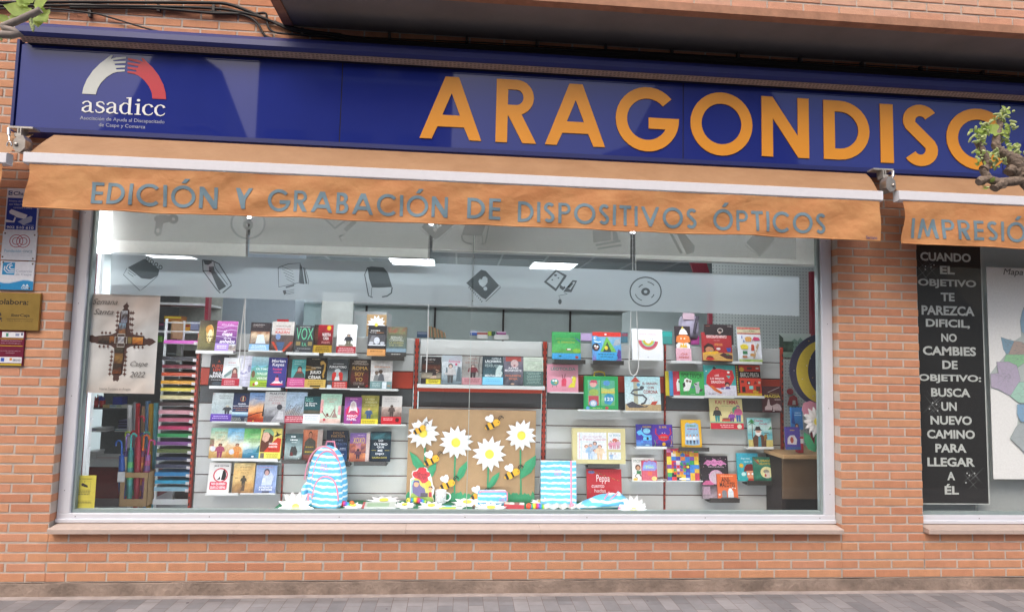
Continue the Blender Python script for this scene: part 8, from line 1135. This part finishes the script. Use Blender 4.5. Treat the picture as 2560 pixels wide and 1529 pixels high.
a, c = at('Z5', 405, 245, 2.0), at('Z5', 655, 245, 2.0); n = 18; cols = ['a4744a', '8a6a4a', '5a7a6a', 'b08458', '6a4a3a', '4a6a54', '9a7a5a']
for i in range(n):
    h = (at('Z5', 405, 82, 2.0).z - a.z) * (1 - .55 * (i / n) ** 1.5); o = MB().box((0, 0, 0), ((c.x - a.x) / n * .8, .24, h), cols[i % 7]).build('thin_book', PRINT, None, (a.x + (c.x - a.x) * i / n, 2.0, a.z), (0, R(-3 - .6 * i), 0)); tag(o, 'thin book leaning in the coloured row behind the middle shelf', 'book', 'thin books leaning behind the middle shelf')
for a_ in (('blue flat case behind the middle shelf', 'Z5', 240, 390, 165, 245, '3a5a7c', '8a94a8'), ('blue box on the far shelf', 'Z5', 1000, 1110, 150, 215, '2f58a8', 'd4d8e0'), ('white box in front of the lime one on the far shelf', 'Z5', 1095, 1250, 165, 265, 'd8d8d4', 'a04a44'), ('lime green box on the far shelf', 'Z5', 1255, 1305, 160, 220, 'a8b83a'), ('dark green box on the far shelf', 'Z5', 1308, 1362, 160, 220, '1f4a3a'), ('magenta domed box on the far shelf', 'Z5', 1380, 1512, 160, 205, '94387c', 'd8c8d4'), ('white speckled basket on the far shelf', 'Z5', 1340, 1548, 205, 278, 'd4d4d0'),
           ('pale lilac printed box behind the green picture book', 'Z7', 640, 795, 300, 410, 'b8a0c8'), ('teal printed pencil tin behind the red topped picture book', 'Z7', 1215, 1310, 285, 435, '4a7484', '8a4a5a'), ('turquoise toy packet behind the rainbow book', 'Z7', 1800, 1945, 270, 455, '4a9a94', '3ab4ac'), ('pink topped bottle packet behind the tall narrow book', 'Z8', 632, 735, 395, 500, 'b04a90', 'c83a90')):
    smallbox(*a_[:7], Y=1.25 if a_[1] in ('Z7', 'Z8') else 2.3, **({'top': a_[7]} if len(a_) > 7 else {}))
K = thing('school_bag', 'grey and lilac school bag standing behind the black box', 'bag', at('Z8', 600, 420, 1.3)); u = (at('Z8', 800, 420, 1.3).x - at('Z8', 500, 420, 1.3).x); vs, fs = loft([(t * u * .95, .0, 0, u * .4 * w_, .08 * w_) for t, w_ in ((0, .9), (.3, 1), (.7, .95), (.9, .8), (1, .4))]); b = MB(); b.add(vs, fs, 'a8a0b4', sm=True); b.build('bag_body', PAINT, K); b = MB(); b.tube([(u * .1, -.08, u * .2), (u * .16, -.09, u * .6), (u * .28, -.06, u * .85)], .014, 8, '3f3a48'); b.build('strap', PAINT, K); b = MB(); b.box((-u * .36, -.085, u * .72), (u * .1, -.07, u * .98), 'c4a8b4'); b.build('flap', PAINT, K)

# ================================================================ RIGHT CORNER OF THE WINDOW
QY = 1.9
def pegboard():
    m = mat('pegboard', 'b9c3c0', .7, var=.02); t = m.node_tree; n = t.nodes; L = t.links; b = n['Principled BSDF']; tc = n.new('ShaderNodeTexCoord'); mp = n.new('ShaderNodeMapping'); mp.inputs['Scale'].default_value = (30, 30, 30); L.new(tc.outputs['Object'], mp.inputs[0])
    fr = n.new('ShaderNodeVectorMath'); fr.operation = 'FRACTION'; L.new(mp.outputs[0], fr.inputs[0]); sb = n.new('ShaderNodeVectorMath'); sb.operation = 'SUBTRACT'; L.new(fr.outputs[0], sb.inputs[0]); sb.inputs[1].default_value = (.5, 0, .5); ml = n.new('ShaderNodeVectorMath'); ml.operation = 'MULTIPLY'; L.new(sb.outputs[0], ml.inputs[0]); ml.inputs[1].default_value = (1, 0, 1)
    ln = n.new('ShaderNodeVectorMath'); ln.operation = 'LENGTH'; L.new(ml.outputs[0], ln.inputs[0]); lt = n.new('ShaderNodeMath'); lt.operation = 'LESS_THAN'; lt.inputs[1].default_value = .2; L.new(ln.outputs['Value'], lt.inputs[0]); mx = n.new('ShaderNodeMix'); mx.data_type = 'RGBA'; L.new(lt.outputs[0], mx.inputs[0]); mx.inputs[6].default_value = (*lin('c0c9c6'), 1); mx.inputs[7].default_value = (*lin('8b9593'), 1); L.new(mx.outputs[2], b.inputs['Base Color']); return m
a, c = at('o', 1782, 800, QY), at('o', 2029, 800, QY); pg = thing('peg_wall', 'white perforated panel wall with dark red posts at the right end of the shop', 'panel', (0, 0, 0))
MB().box((a.x, QY, FLZ), (c.x + .6, QY + .02, at('o', 1900, 660, QY).z)).build('peg_panel', pegboard(), pg)
for x, y0 in ((1775, 690), (2031, 680)): p = at('o', x, 800, QY - .03); MB().box((p.x - .02, QY - .05, FLZ), (p.x + .02, QY - .002, at('o', x, y0, QY).z)).build('post', mat('deep_red', '8a1f34', .5), pg)
p = at('o', 1720, 640, QY + .6); e = at('o', 1775, 700, QY + .6); MB().prism([(p.x - .1, p.z + .25), (p.x + .12, p.z + .25), (e.x + .05, e.z - .1), (e.x - .12, e.z - .1)], QY + .6, QY + .63).build('slanting_brace', mat('deep_red', '8a1f34', .5), pg)
o, A, W, H = sheet('town_print', 'greenish monochrome print of a grand building behind trees, pinned on the perforated wall', 'print', 'Z8', 1722, 2130, 362, 658, '9fb8a4', Y=QY - .03)
A.draw([('n', 0, 0, 1, .28, ['8fae9c', 'a8c4b0'], 6, 2), ('g', 0, .5, 1, 1, 'b4cabc', 'd0dcd4'), ('p', [(.36, .28), (.36, .66), (.46, .78), (.56, .68), (.64, .84), (.72, .7), (.9, .72), (1, .6), (1, .28)], '7fa090'), ('n', .02, .22, .42, .66, ['2f4438', '56705e', '3a5244'], 6, 4), ('p', [(0, .3), (0, .95), (.12, .8), (.14, .3)], '4a5a50')] + [('r', .42 + .07 * i, .4 + .16 * j, .45 + .07 * i, .48 + .16 * j, '54705f') for i in range(8) for j in range(2)]).done(o, 'picture', 'x')
RYD = .42
mc = at('o', 2063, 926, RYD); mr_ = at('o', 2063, 926, RYD).x - at('o', 1974, 926, RYD).x
K = thing('moon_disc', 'round night sky disc with a yellow crescent moon, cut off by the window frame', 'disc', (mc.x, RYD, mc.z)); MB().prism(circ(0, 0, mr_, mr_, 48), 0, .006, '2a2c4c').build('night_disc', PRINT, K)
b = MB(); b.prism(circ(.0, -.012, mr_ * .81, mr_ * .86, 30, 96, 262) + circ(mr_ * .17, .0, mr_ * .66, mr_ * .76, 26, 108, 252)[::-1], -.003, -.0005, 'c8b43a'); b.build('crescent', PRINT, K)
b = MB(); q = random.Random(9)
for i in range(26): t_, r_ = q.uniform(0, 6.28), q.uniform(.3, .95) * mr_; b.prism(circ(r_ * math.cos(t_), r_ * math.sin(t_), .0035, .0035, 6), -.0045, -.0032, q.choice(['d8dcec', 'a0a8d8', 'c8a05a']))
b.build('stars', PRINT, K)
Y_ = .36; c = at('Y3', 484, 776, Y_); e = at('Y3', 384, 776, Y_); daisy('big white paper daisy on a green stem in the window corner beside the brick pier', (c.x, Y_, c.z), c.x - e.x, False, 41, 14)
K = thing('paper_sprig', 'green paper stalk and leaf under the corner daisy', 'paper stalk', (0, 0, 0)); pp = [at('Y3', x, y, Y_ + .02) for x, y in ((478, 800), (474, 900), (470, 975))]; b = MB(); b.prism(thick([(p.x, p.z) for p in pp], .016), Y_ + .014, Y_ + .018); b.build('stalk', M_GREEN, K); pp = [at('Y3', x, y, Y_) for x, y in ((400, 848), (440, 870), (470, 930), (470, 978), (430, 960), (405, 910))]; b = MB(); b.prism([(p.x, p.z) for p in pp][::-1], Y_ + .006, Y_ + .01); b.build('leaf', M_GREEN, K)
b = MB(); q = [at('Y3', x, y, .4) for x, y in ((385, 700), (395, 655), (440, 640), (500, 660), (540, 640), (540, 760), (420, 770))]; b.prism([(p.x, p.z) for p in q][::-1], .4, .405, 'c88aa0'); tag(b.build('paper_cloud', PRINT), 'pink paper cloud behind the corner daisy', 'paper cloud')
DY = .62; dz = at('Y3', 380, 1000, DY).z; a = at('Y3', 262, 1000, DY); K = thing('wooden_desk', 'light wooden counter with a brown front in the right window corner', 'counter', (0, 0, 0)); MB().cbox((a.x, DY, dz - .03), (GX1 + .5, DY + .8, dz), .004).build('desk_top', mat('beech_top', 'ab8a62', .45, var=.1, scale=6), K); MB().box((a.x + .02, DY + .05, dz - .36), (GX1 + .5, DY + .07, dz - .031)).build('front_board', mat('walnut_board', '5f4c3a', .5, var=.15, scale=5), K); MB().box((a.x + .02, DY + .08, FLZ), (a.x + .06, DY + .7, dz - .031)).build('leg', M_SLOT, K); MB().box((a.x + .06, DY + .3, FLZ), (GX1 + .5, DY + .33, dz - .361)).build('panel_below_desk', mat('black_panel', '1f1f22', .6), K)  # black panel closing the space below the desk top
for lb, x0, x1, y0, y1, col, art, yy in (('blue picture leaflet standing behind the violet one on the counter', 308, 384, 682, 830, '3a7ab8', [('p', [(0, .3), (.2, .9), (.3, .4), (.36, .2)], '2a4f94'), ('q', .3, .6, .9, .8, 2, '9fc0dc'), ('e', .45, .16, .16, .12, '5a4038'), ('e', .45, .12, .1, .1, 'c89a84')], .06), ('violet storybook with two animals standing on the counter', 272, 368, 812, 962, '4f4290', [('t', .3, .8, .66, .9, 'MIA', 'b8a040'), ('p', [(.1, .24), (.14, .5), (.3, .62), (.6, .64), (.78, .44), (.72, .22)], 'c9c4c8'), ('e', .42, .42, .12, .14, 'a0483c'), ('r', 0, 0, 1, .12, '3f5a8c')], .0)):
    bk('Y3', x0, x1, y0, y1, col, lb, art, Y=DY + .05 + yy, lean=6, th=.015)
for lb, x, y0, y1, col in (('small red and white carton on the counter beside the paper stalk', 378, 880, 985, 'a83040'),): smallbox(lb, 'Y3', 362, 396, y0, y1, col, Y=DY + .06, depth=.05, top='d8d4d0')
K = thing('mushroom_figure', 'flat red figure with round ears pinned low on the perforated wall', 'cut-out', at('Z8', 1890, 1250, QY - .04)); u = at('Z8', 1990, 1250, QY).x - at('Z8', 1890, 1250, QY).x; b = MB(); b.prism([(-.7 * u, 0), (.62 * u, 0), (.5 * u, .95 * u), (.1 * u, 1.2 * u), (-.4 * u, 1.0 * u)], -.006, 0, 'a02c34'); b.prism(circ(-.34 * u, 1.62 * u, .4 * u, .36 * u, 16), -.006, 0, 'a02c34'); b.build('cut_shape', PRINT, K); b = MB(); b.prism([(-.1 * u, .1 * u), (.3 * u, .1 * u), (.26 * u, .6 * u), (-.06 * u, .6 * u)], -.008, -.0065, 'c8c0bc'); b.build('door_patch', PRINT, K)

# ================================================================ SECOND WINDOW: black banner and map
BYN = GLASS + .008
o, A, W, H = sheet('black_banner', 'tall black banner with white capitals and star glints hung in the second window', 'banner', 'R1', 583, 1092, 500, 2550, '1a1a1b', Y=BYN, th=.002)
zb0 = at('R2', 660, 848, BYN).z
x_l, x_r = at('o', 2291, 900, BYN).x, at('o', 2466, 900, BYN).x; zt_b = 2.6; bpy.data.objects.remove(o, do_unlink=True)
x_r = (at('R1', 1092, 650, BYN).x + at('R2', 882, 840, BYN).x) / 2; W, H = x_r - HX0 - .004, zt_b - zb0
# the banner's left edge is tucked behind the brick pier, so the frame stile is covered by it
ban = MB().box((0, 0, 0), (W, .002, H), '19191a').build('black_banner', PRINT, None, (HX0 + .004, BYN, zb0)); tag(ban, 'tall black banner with white capitals and star glints hung in the second window', 'banner')
b = MB(); b.box((W - .008, -.0006, 0), (W, -.0002, H), 'cdd6d4'); b.box((0, -.0006, 0), (W - .008, -.0002, .006), 'cdd6d4'); b.build('pale_border', PRINT, ban)
lines = [('CUANDO', 'R1', 620, 1010, 655, 722), ('EL', 'R1', 772, 885, 757, 820), ('OBJETIVO', 'R1', 603, 1052, 860, 930), ('TE', 'R1', 778, 885, 963, 1028), ('PAREZCA', 'R1', 630, 1038, 1065, 1138), ('DIFICIL,', 'R1', 663, 1003, 1168, 1240), ('NO', 'R1', 782, 902, 1278, 1342), ('CAMBIES', 'R1', 640, 1050, 1378, 1448), ('DE', 'R2', 603, 693, 2, 52), ('OBJETIVO:', 'R2', 463, 832, 84, 136), ('BUSCA', 'R2', 537, 768, 165, 216), ('UN', 'R2', 597, 688, 247, 298), ('NUEVO', 'R2', 533, 777, 328, 380), ('CAMINO', 'R2', 513, 795, 410, 462), ('PARA', 'R2', 562, 745, 492, 543), ('LLEGAR', 'R2', 515, 795, 573, 626), ('A', 'R2', 632, 678, 656, 706), ('ÉL', 'R2', 617, 700, 728, 790)]
for tx, t, x0, x1, y0, y1 in lines:
    p, q = at(t, x0, (y0 + y1) / 2, BYN), at(t, x1, (y0 + y1) / 2, BYN); z1, z0 = at(t, (x0 + x1) / 2, y0, BYN).z, at(t, (x0 + x1) / 2, y1, BYN).z; b = MB(); write(b, tx, p.x - HX0 - .004, z0 - zb0, q.x - HX0 - .004, z1 - zb0, -.0008, 'c8cfcc', 1.5); b.build('lettering', INK, ban)
b = MB()
for t, x, y in (('R1', 690, 790), ('R2', 560, 275), ('R2', 770, 690)):
    c = at(t, x, y, BYN); q = random.Random(int(y))
    for k in range(5):
        ox, oz = q.uniform(-.06, .05), q.uniform(-.06, .06); l_ = q.uniform(.05, .12)
        for s_ in (R(40), R(-50)):
            dx, dz = math.cos(s_) * l_, math.sin(s_) * l_; nx_, nz_ = -math.sin(s_) * .0009, math.cos(s_) * .0009; px_, pz_ = c.x - HX0 - .004 + ox, c.z - zb0 + oz
            b.add([(px_ - dx, -.001, pz_ - dz), (px_ + nx_, -.001, pz_ + nz_), (px_ + dx, -.001, pz_ + dz), (px_ - nx_, -.001, pz_ - nz_)], [(0, 1, 2, 3)], '8a8e8e')
    for k in range(4): ox, oz = q.uniform(-.05, .05), q.uniform(-.05, .05); b.fill([circ(c.x - HX0 - .004 + ox, c.z - zb0 + oz, .006, .006, 10)], -.0012, 'c8cccc')
b.build('star_glints', INK, ban)
# map poster
MY = GLASS + .014; x0 = at('R1', 1135, 900, MY).x; zt_m, zb_m = at('R1', 1300, 770, MY).z, at('R2', 980, 700, MY).z; W, H = 1.6, zt_m - zb_m
mp_ = MB().box((0, 0, 0), (W, .002, H), 'f6fafa').build('map_poster', PRINT, None, (x0, MY, zb_m)); tag(mp_, 'pale blue map poster with coloured districts beside the black banner', 'poster')
A = Art(lambda u: u, lambda v: v, 0, .00004); mm = lambda t, x, y: (lambda P_: (P_.x - x0, P_.z - zb_m))(at(t, x, y, MY))
reg = [([('R1', 1243, 1305), ('R1', 1290, 1322), ('R1', 1345, 1335), ('R1', 1330, 1400), ('R1', 1290, 1440), ('R1', 1262, 1400)], '8fb4cc'), ([('R1', 1345, 1335), ('R1', 1410, 1345), ('R1', 1440, 1380), ('R1', 1430, 1440), ('R1', 1330, 1455), ('R1', 1300, 1440)], 'bcaca4'), ([('R1', 1440, 1020), ('R1', 1405, 1110), ('R1', 1390, 1180), ('R1', 1400, 1260), ('R1', 1440, 1300), ('R1', 1600, 1280), ('R1', 1600, 1000)], '9cc0d8'), ([('R1', 1280, 1440), ('R1', 1430, 1440), ('R1', 1440, 1490), ('R2', 1020, 60), ('R2', 960, 20)], '9cd4a8'),
       ([('R2', 920, 10), ('R2', 990, 8), ('R2', 1040, 30), ('R2', 1060, 110), ('R2', 1050, 190), ('R2', 990, 205), ('R2', 930, 170), ('R2', 888, 160), ('R2', 885, 80), ('R2', 930, 75)], 'c0b8d0'), ([('R2', 1050, 130), ('R2', 1200, 110), ('R2', 1200, 260), ('R2', 1050, 250), ('R2', 1000, 210)], 'b0dccc'), ([('R2', 1040, 260), ('R2', 1200, 250), ('R2', 1200, 370), ('R2', 1060, 360), ('R2', 1040, 320)], '8fb8d8'), ([('R2', 1060, 370), ('R2', 1200, 380), ('R2', 1200, 540), ('R2', 1085, 545), ('R2', 1000, 460), ('R2', 1030, 395)], 'b4c0c4')]
A.draw([('p', [mm(*p) for p in (('R1', 1243, 1305), ('R1', 1345, 1335), ('R1', 1400, 1300), ('R1', 1390, 1180), ('R1', 1440, 1020), ('R1', 1760, 980), ('R1', 1800, 1500), ('R2', 1330, 540), ('R2', 1085, 545), ('R2', 1000, 460), ('R2', 1045, 380), ('R2', 1060, 250), ('R2', 990, 205), ('R2', 888, 160), ('R2', 885, 80), ('R2', 930, 20), ('R1', 1280, 1440))], 'c2cfce')])
for pts, col in reg:
    ps = [mm(*p) for p in pts]; A.draw([('p', ps, col)])
    cx_, cz_ = sum(p[0] for p in ps) / len(ps), sum(p[1] for p in ps) / len(ps); q = random.Random(int(cx_ * 1000))
    for i in range(len(ps)): m_ = ((ps[i][0] + cx_) / 2 + q.uniform(-.012, .012), (ps[i][1] + cz_) / 2 + q.uniform(-.012, .012)); A.draw([('l', [ps[i], ps[(i + 1) % len(ps)]], '7a8890', .0016), ('l', [ps[i], m_, (cx_, cz_)], '93a0a4', .0009), ('l', [m_, ((ps[i - 1][0] + cx_) / 2, (ps[i - 1][1] + cz_) / 2)], '93a0a4', .0009)])
    for k in range(9): u, v = cx_ + q.uniform(-.04, .04), cz_ + q.uniform(-.045, .045); A.draw([('r', u, v, u + q.uniform(.01, .02), v + .0025, '8a949c')])
p, q = mm('R1', 1255, 838), mm('R1', 1720, 798); A.draw([('t', p[0], p[1], p[0] + (q[0] - p[0]), q[1] + .005, 'Mapa Comarcal', '3a4448', 0, .25)]); A.done(mp_, 'map_print', 'title')
bb_ = thing('second_blind', 'pale folded blind behind the map poster in the second window', 'blind', (0, 0, 0)); MB().box((x0 - .05, MY + .1, HZ - .03), (HX1, MY + .122, 2.64)).build('blind_fabric', mat('blind_pale', 'dfe6e6', .85, var=.03, trans=.5), bb_)
for y in (740, 778, 838): z = at('R2', 1000, y, MY + .12).z; MB().box((x0 - .05, MY + .116, z - .006), (HX1, MY + .1195, z + .002)).build('fold_bar', mat('blind_bar', '93a2a2', .7, var=0), bb_)

# ================================================================ TREES AT THE KERB (their branches reach into the picture)
M_BARK = mat('grey_bark', '857568', .9, var=.3, scale=45, bump=.8, bscale=90); M_LEAF = mat('young_leaf', 'b8d070', .6, var=.2, scale=30, trans=.5); M_CATKIN = mat('catkin', 'cdd99a', .8, var=.2, scale=120, bump=.5, trans=.2)
def leaf(b, p, dirv, size, seed):
    q = random.Random(seed); d = Vector(dirv).normalized(); s_ = d.cross(Vector((0, -1, .25))).normalized(); n_ = d.cross(s_); p = Vector(p)
    prof = [(0, 0), (.08, .2), (.2, .36), (.34, .34), (.42, .46), (.58, .38), (.66, .3), (.82, .17), (1, 0)]
    L_ = [p + d * size * a + s_ * size * w_ * q.uniform(.85, 1.1) - n_ * size * (.1 * w_ + .16 * a * a) for a, w_ in prof]; R_ = [p + d * size * a - s_ * size * w_ * q.uniform(.85, 1.1) - n_ * size * (.1 * w_ + .16 * a * a) for a, w_ in prof]; Mi = [p + d * size * a - n_ * size * .16 * a * a + n_ * size * .03 for a, w_ in prof]
    k = len(prof); b.add(L_ + Mi + R_, [(i, i + 1, k + i + 1, k + i) for i in range(k - 1)] + [(k + i, k + i + 1, 2 * k + i + 1, 2 * k + i) for i in range(k - 1)], None, 0, True)
def smooth_path(pts, m=5):
    out = []
    for i in range(len(pts) - 1):
        p0, p1, p2, p3 = [Vector(pts[k]) for k in (max(i - 1, 0), i, i + 1, min(i + 2, len(pts) - 1))]
        for k in range(m): t = k / m; out.append(.5 * ((2 * p1) + (p2 - p0) * t + (2 * p0 - 5 * p1 + 4 * p2 - p3) * t * t + (3 * p1 - p0 - 3 * p2 + p3) * t ** 3))
    return out + [Vector(pts[-1])]
def limb(b, pts, r0, r1, knob=0.0, seed=1):
    P_ = smooth_path(pts); q = random.Random(seed); n = len(P_); b.tube(P_, [(r0 + (r1 - r0) * i / (n - 1)) * (1 + knob * q.uniform(-.5, 1)) for i in range(n)], 10)
TY = -2.45
tr = thing('street_tree', 'pollarded street tree reaching in from the right, knobbly grey twigs with pale green buds', 'tree', (2.75, TY, 0))
o3 = Vector((2.75, TY, 0)); T3 = lambda x, y, dy=0: at('S3', x, y, TY + dy) - o3
b = MB(); limb(b, [(0, 0, -.02), (.02, 0, 1.0), (-.01, .02, 1.9), (0, 0, 2.55)], .09, .075, .06); b.build('trunk', M_BARK, tr)
b = MB(); e0 = T3(2600, 1290); limb(b, [(0, 0, 2.4), (-.2, 0, 2.5), tuple(e0), tuple(T3(2440, 1285)), tuple(T3(2290, 1300)), tuple(T3(2200, 1270)), tuple(T3(2160, 1200))], .021, .011, .16, 3)
limb(b, [tuple(T3(2200, 1270)), tuple(T3(2160, 1285)), tuple(T3(2128, 1300))], .016, .012, .3, 4); limb(b, [tuple(T3(2290, 1300)), tuple(T3(2255, 1330)), tuple(T3(2240, 1345))], .015, .012, .3, 5); limb(b, [tuple(T3(2310, 1295)), tuple(T3(2290, 1330)), tuple(T3(2292, 1348))], .014, .012, .3, 5)
limb(b, [tuple(T3(2165, 1210)), tuple(T3(2195, 1170)), tuple(T3(2160, 1090)), tuple(T3(2120, 1010))], .014, .0095, .25, 6); b.build('branch', M_BARK, tr)
b = MB(); limb(b, [(0, 0, 2.5), (-.2, .03, 2.58), tuple(T3(2560, 1190)), tuple(T3(2420, 1190)), tuple(T3(2340, 1120)), tuple(T3(2262, 1060)), tuple(T3(2258, 980)), tuple(T3(2285, 900)), tuple(T3(2272, 850))], .028, .0065, .16, 7); limb(b, [tuple(T3(2270, 1070)), tuple(T3(2330, 1110)), tuple(T3(2400, 1140)), tuple(T3(2470, 1190))], .014, .02, .25, 8); limb(b, [tuple(T3(2420, 1250)), tuple(T3(2370, 1215)), tuple(T3(2345, 1235))], .018, .016, .4, 9); b.build('branch', M_BARK, tr)
b = MB(); c = MB(); q = random.Random(12)
for x, y, nb, nl in ((2280, 840, 12, 8), (2310, 800, 6, 6), (2130, 1000, 9, 4), (2170, 900, 4, 9), (2150, 960, 7, 7), (2140, 1090, 9, 6), (2210, 1090, 8, 6), (2340, 910, 10, 7), (2300, 970, 6, 4), (2380, 1060, 12, 6), (2330, 1040, 6, 4), (2220, 1160, 9, 2), (2270, 1170, 6, 2), (2130, 1150, 2, 5), (2460, 1170, 5, 2), (2420, 1220, 4, 1), (2160, 1320, 1, 2), (2100, 950, 5, 3), (2400, 1090, 5, 3), (2210, 1310, 1, 2)):
    p = T3(x, y)
    for _ in range(nb):
        d_ = Vector((q.uniform(-1, 1), q.uniform(-.8, .5), q.uniform(-.7, 1))).normalized(); s_ = p + Vector((q.uniform(-.018, .018), q.uniform(-.02, .02), q.uniform(-.016, .016))); l_ = q.uniform(.014, .024); c.tube([s_, s_ + d_ * l_ * .3, s_ + d_ * l_ * .8, s_ + d_ * l_], [.0022, .0042, .004, .0016], 7)
    for _ in range(nl): leaf(b, p + Vector((q.uniform(-.012, .012), q.uniform(-.015, .015), q.uniform(-.012, .012))), (q.uniform(-1, 1), q.uniform(-.6, .3), q.uniform(-.5, 1)), q.uniform(.011, .022), q.random())
leaf(b, T3(2190, 915), (1, -.1, -.3), .06, 3); leaf(b, T3(2140, 960), (.9, 0, .7), .05, 4); b.build('leaves', M_LEAF, tr); c.build('catkins', M_CATKIN, tr)
TY2 = -2.75; o1 = Vector((-2.6, TY2, 0)); T1 = lambda x, y, dy=0: at('S1', x, y, TY2 + dy) - o1
t2 = thing('street_tree', 'young street tree with a pale cut twig and fresh leaves above the sign end', 'tree', tuple(o1))
b = MB(); limb(b, [(0, 0, -.02), (.01, 0, 1.1), (-.02, 0, 2.1), (0, 0, 2.5)], .085, .06, .06, 2); b.build('trunk', M_BARK, t2)
b = MB(); limb(b, [(0, 0, 2.35), (.3, 0, 2.42), tuple(T1(-120, 245)), tuple(T1(20, 190)), tuple(T1(160, 135)), tuple(T1(290, 72))], .011, .0085, .08, 6); b.build('branch', mat('pale_twig', '9a8f88', .85, var=.2, scale=60), t2)
b = MB()
for x, y, dx, dz, s_ in ((210, 90, -.9, .1, .075), (225, 60, -.35, -.65, .06), (240, 40, .9, .3, .06), (250, 70, .75, -.75, .075), (270, 95, .25, -1, .06), (235, 20, -.6, .6, .06), (60, 160, -.5, .35, .035), (20, 235, -.2, -1, .028), (70, 215, .1, -1, .026), (255, 45, .4, -.2, .04), (215, 30, -1, .3, .05), (100, 90, .3, -.5, .05), (240, 120, -.1, -1, .03)): leaf(b, T1(x, y, .03), (dx, -.1, dz), s_ * .8, x)
b.build('leaves', M_LEAF, t2); b = MB()
for x, y in ((225, 150), (235, 175), (222, 130), (75, 230), (8, 240), (15, 165)): p = T1(x, y); b.tube([p, p + Vector((0, 0, -.008)), p + Vector((.002, 0, -.02))], [.003, .005, .002], 7)
b.build('catkins', M_CATKIN, t2)

# ================================================================ THE OTHER SIDE OF THE STREET (seen mirrored in sign and panes)
M_REND = mat('cream_render', 'cfc4b2', .9, var=.06, scale=2); M_PANE = mat('dark_pane', '2a3036', .15)
def house(label, x0, x1, y, h, wins, mat_, roof='6b4a3c'):
    K = thing('opposite_house', label, 'house', ((x0 + x1) / 2, y, -.14)); w_ = (x1 - x0) / 2; MB().box((-w_, -8, 0), (w_, 0, h)).build('wall', mat_, K); MB().box((-w_ - .3, -8.3, h), (w_ + .3, .35, h + .25), roof).build('roof', PAINT, K)
    for i, (u, z) in enumerate(wins):
        wd = MB().box((u - .6, .002, z), (u + .6, .04, z + 1.9)).build('window', M_PANE, K); b = MB(); b.box((u - 1, .05, z - .25), (u + 1, .9, z - .1)); b.build('balcony_slab', M_WHITE, K); b = MB()
        for k in range(12): b.tube([(u - 1 + k * .18, .86, z - .1), (u - 1 + k * .18, .86, z + .85)], .012, 5)
        b.tube([(u - 1, .86, z + .85), (u + 1, .86, z + .85)], .02, 6); b.build('railing', M_SLOT, K)
house('cream house across the street, mirrored in the middle of the blue sign', -6.4, -.6, -15.5, 15, [(0, 3.2), (0, 6.6), (0, 10), (-2, 3.2), (-2, 6.6), (2, 6.6), (2, 10)], M_REND)
house('low brick house across the street, mirrored in the left panes', -19, -9, -15, 6.2, [(-2, 3), (2, 3)], mat('dull_brick_wall', '8a5a44', .9))
struct(MB().box((-9, -15.5, -.14), (-6.4, -15.2, 2.6)).build('yard_wall', M_CONC)) if 0 else None
b = MB(); n = 60
hp = [(-160 + 320 * i / n, 26 + 10 * math.sin(i * .33 + 1) + 6 * math.sin(i * .81) + 2.5 * math.sin(i * 2.3) + (16 * math.exp(-((i - 42) / 5) ** 2)) + 10 * math.exp(-((i - 16) / 4) ** 2)) for i in range(n + 1)]
b.v = [(x, -110, -.2) for x, _ in hp] + [(x, -140 + 4 * math.sin(x * .2), h * 1.6) for x, h in hp] + [(x, -200, -.2) for x, _ in hp]; m_ = n + 1
b.f = [(i, i + 1, m_ + i + 1, m_ + i) for i in range(n)] + [(m_ + i, m_ + i + 1, 2 * m_ + i + 1, 2 * m_ + i) for i in range(n)]; b.c = [None] * len(b.f); b.m = [0] * len(b.f); b.smooth = [True] * len(b.f); struct(b.build('hills', mat('scrub_hill', '8f8c7e', .95, var=.3, scale=.1)))
L_ = thing('street_lamp', 'curved arm street lamp across the road, mirrored in the blue sign', 'street lamp', (-5.1, -10, -.14)); b = MB(); b.tube([(0, 0, 0), (0, 0, 5.6)] + [(-.7 * (1 - math.cos(t)), 0, 5.6 + 1.0 * math.sin(t)) for t in [math.pi * i / 16 for i in range(1, 10)]], .05, 8, '4a4d50'); b.build('pole', PAINT, L_); b = MB(); b.ball((-.9, 0, 6.55), (.25, .1, .06), 10, 6, '7a7d80'); b.build('lamp_head', PAINT, L_)
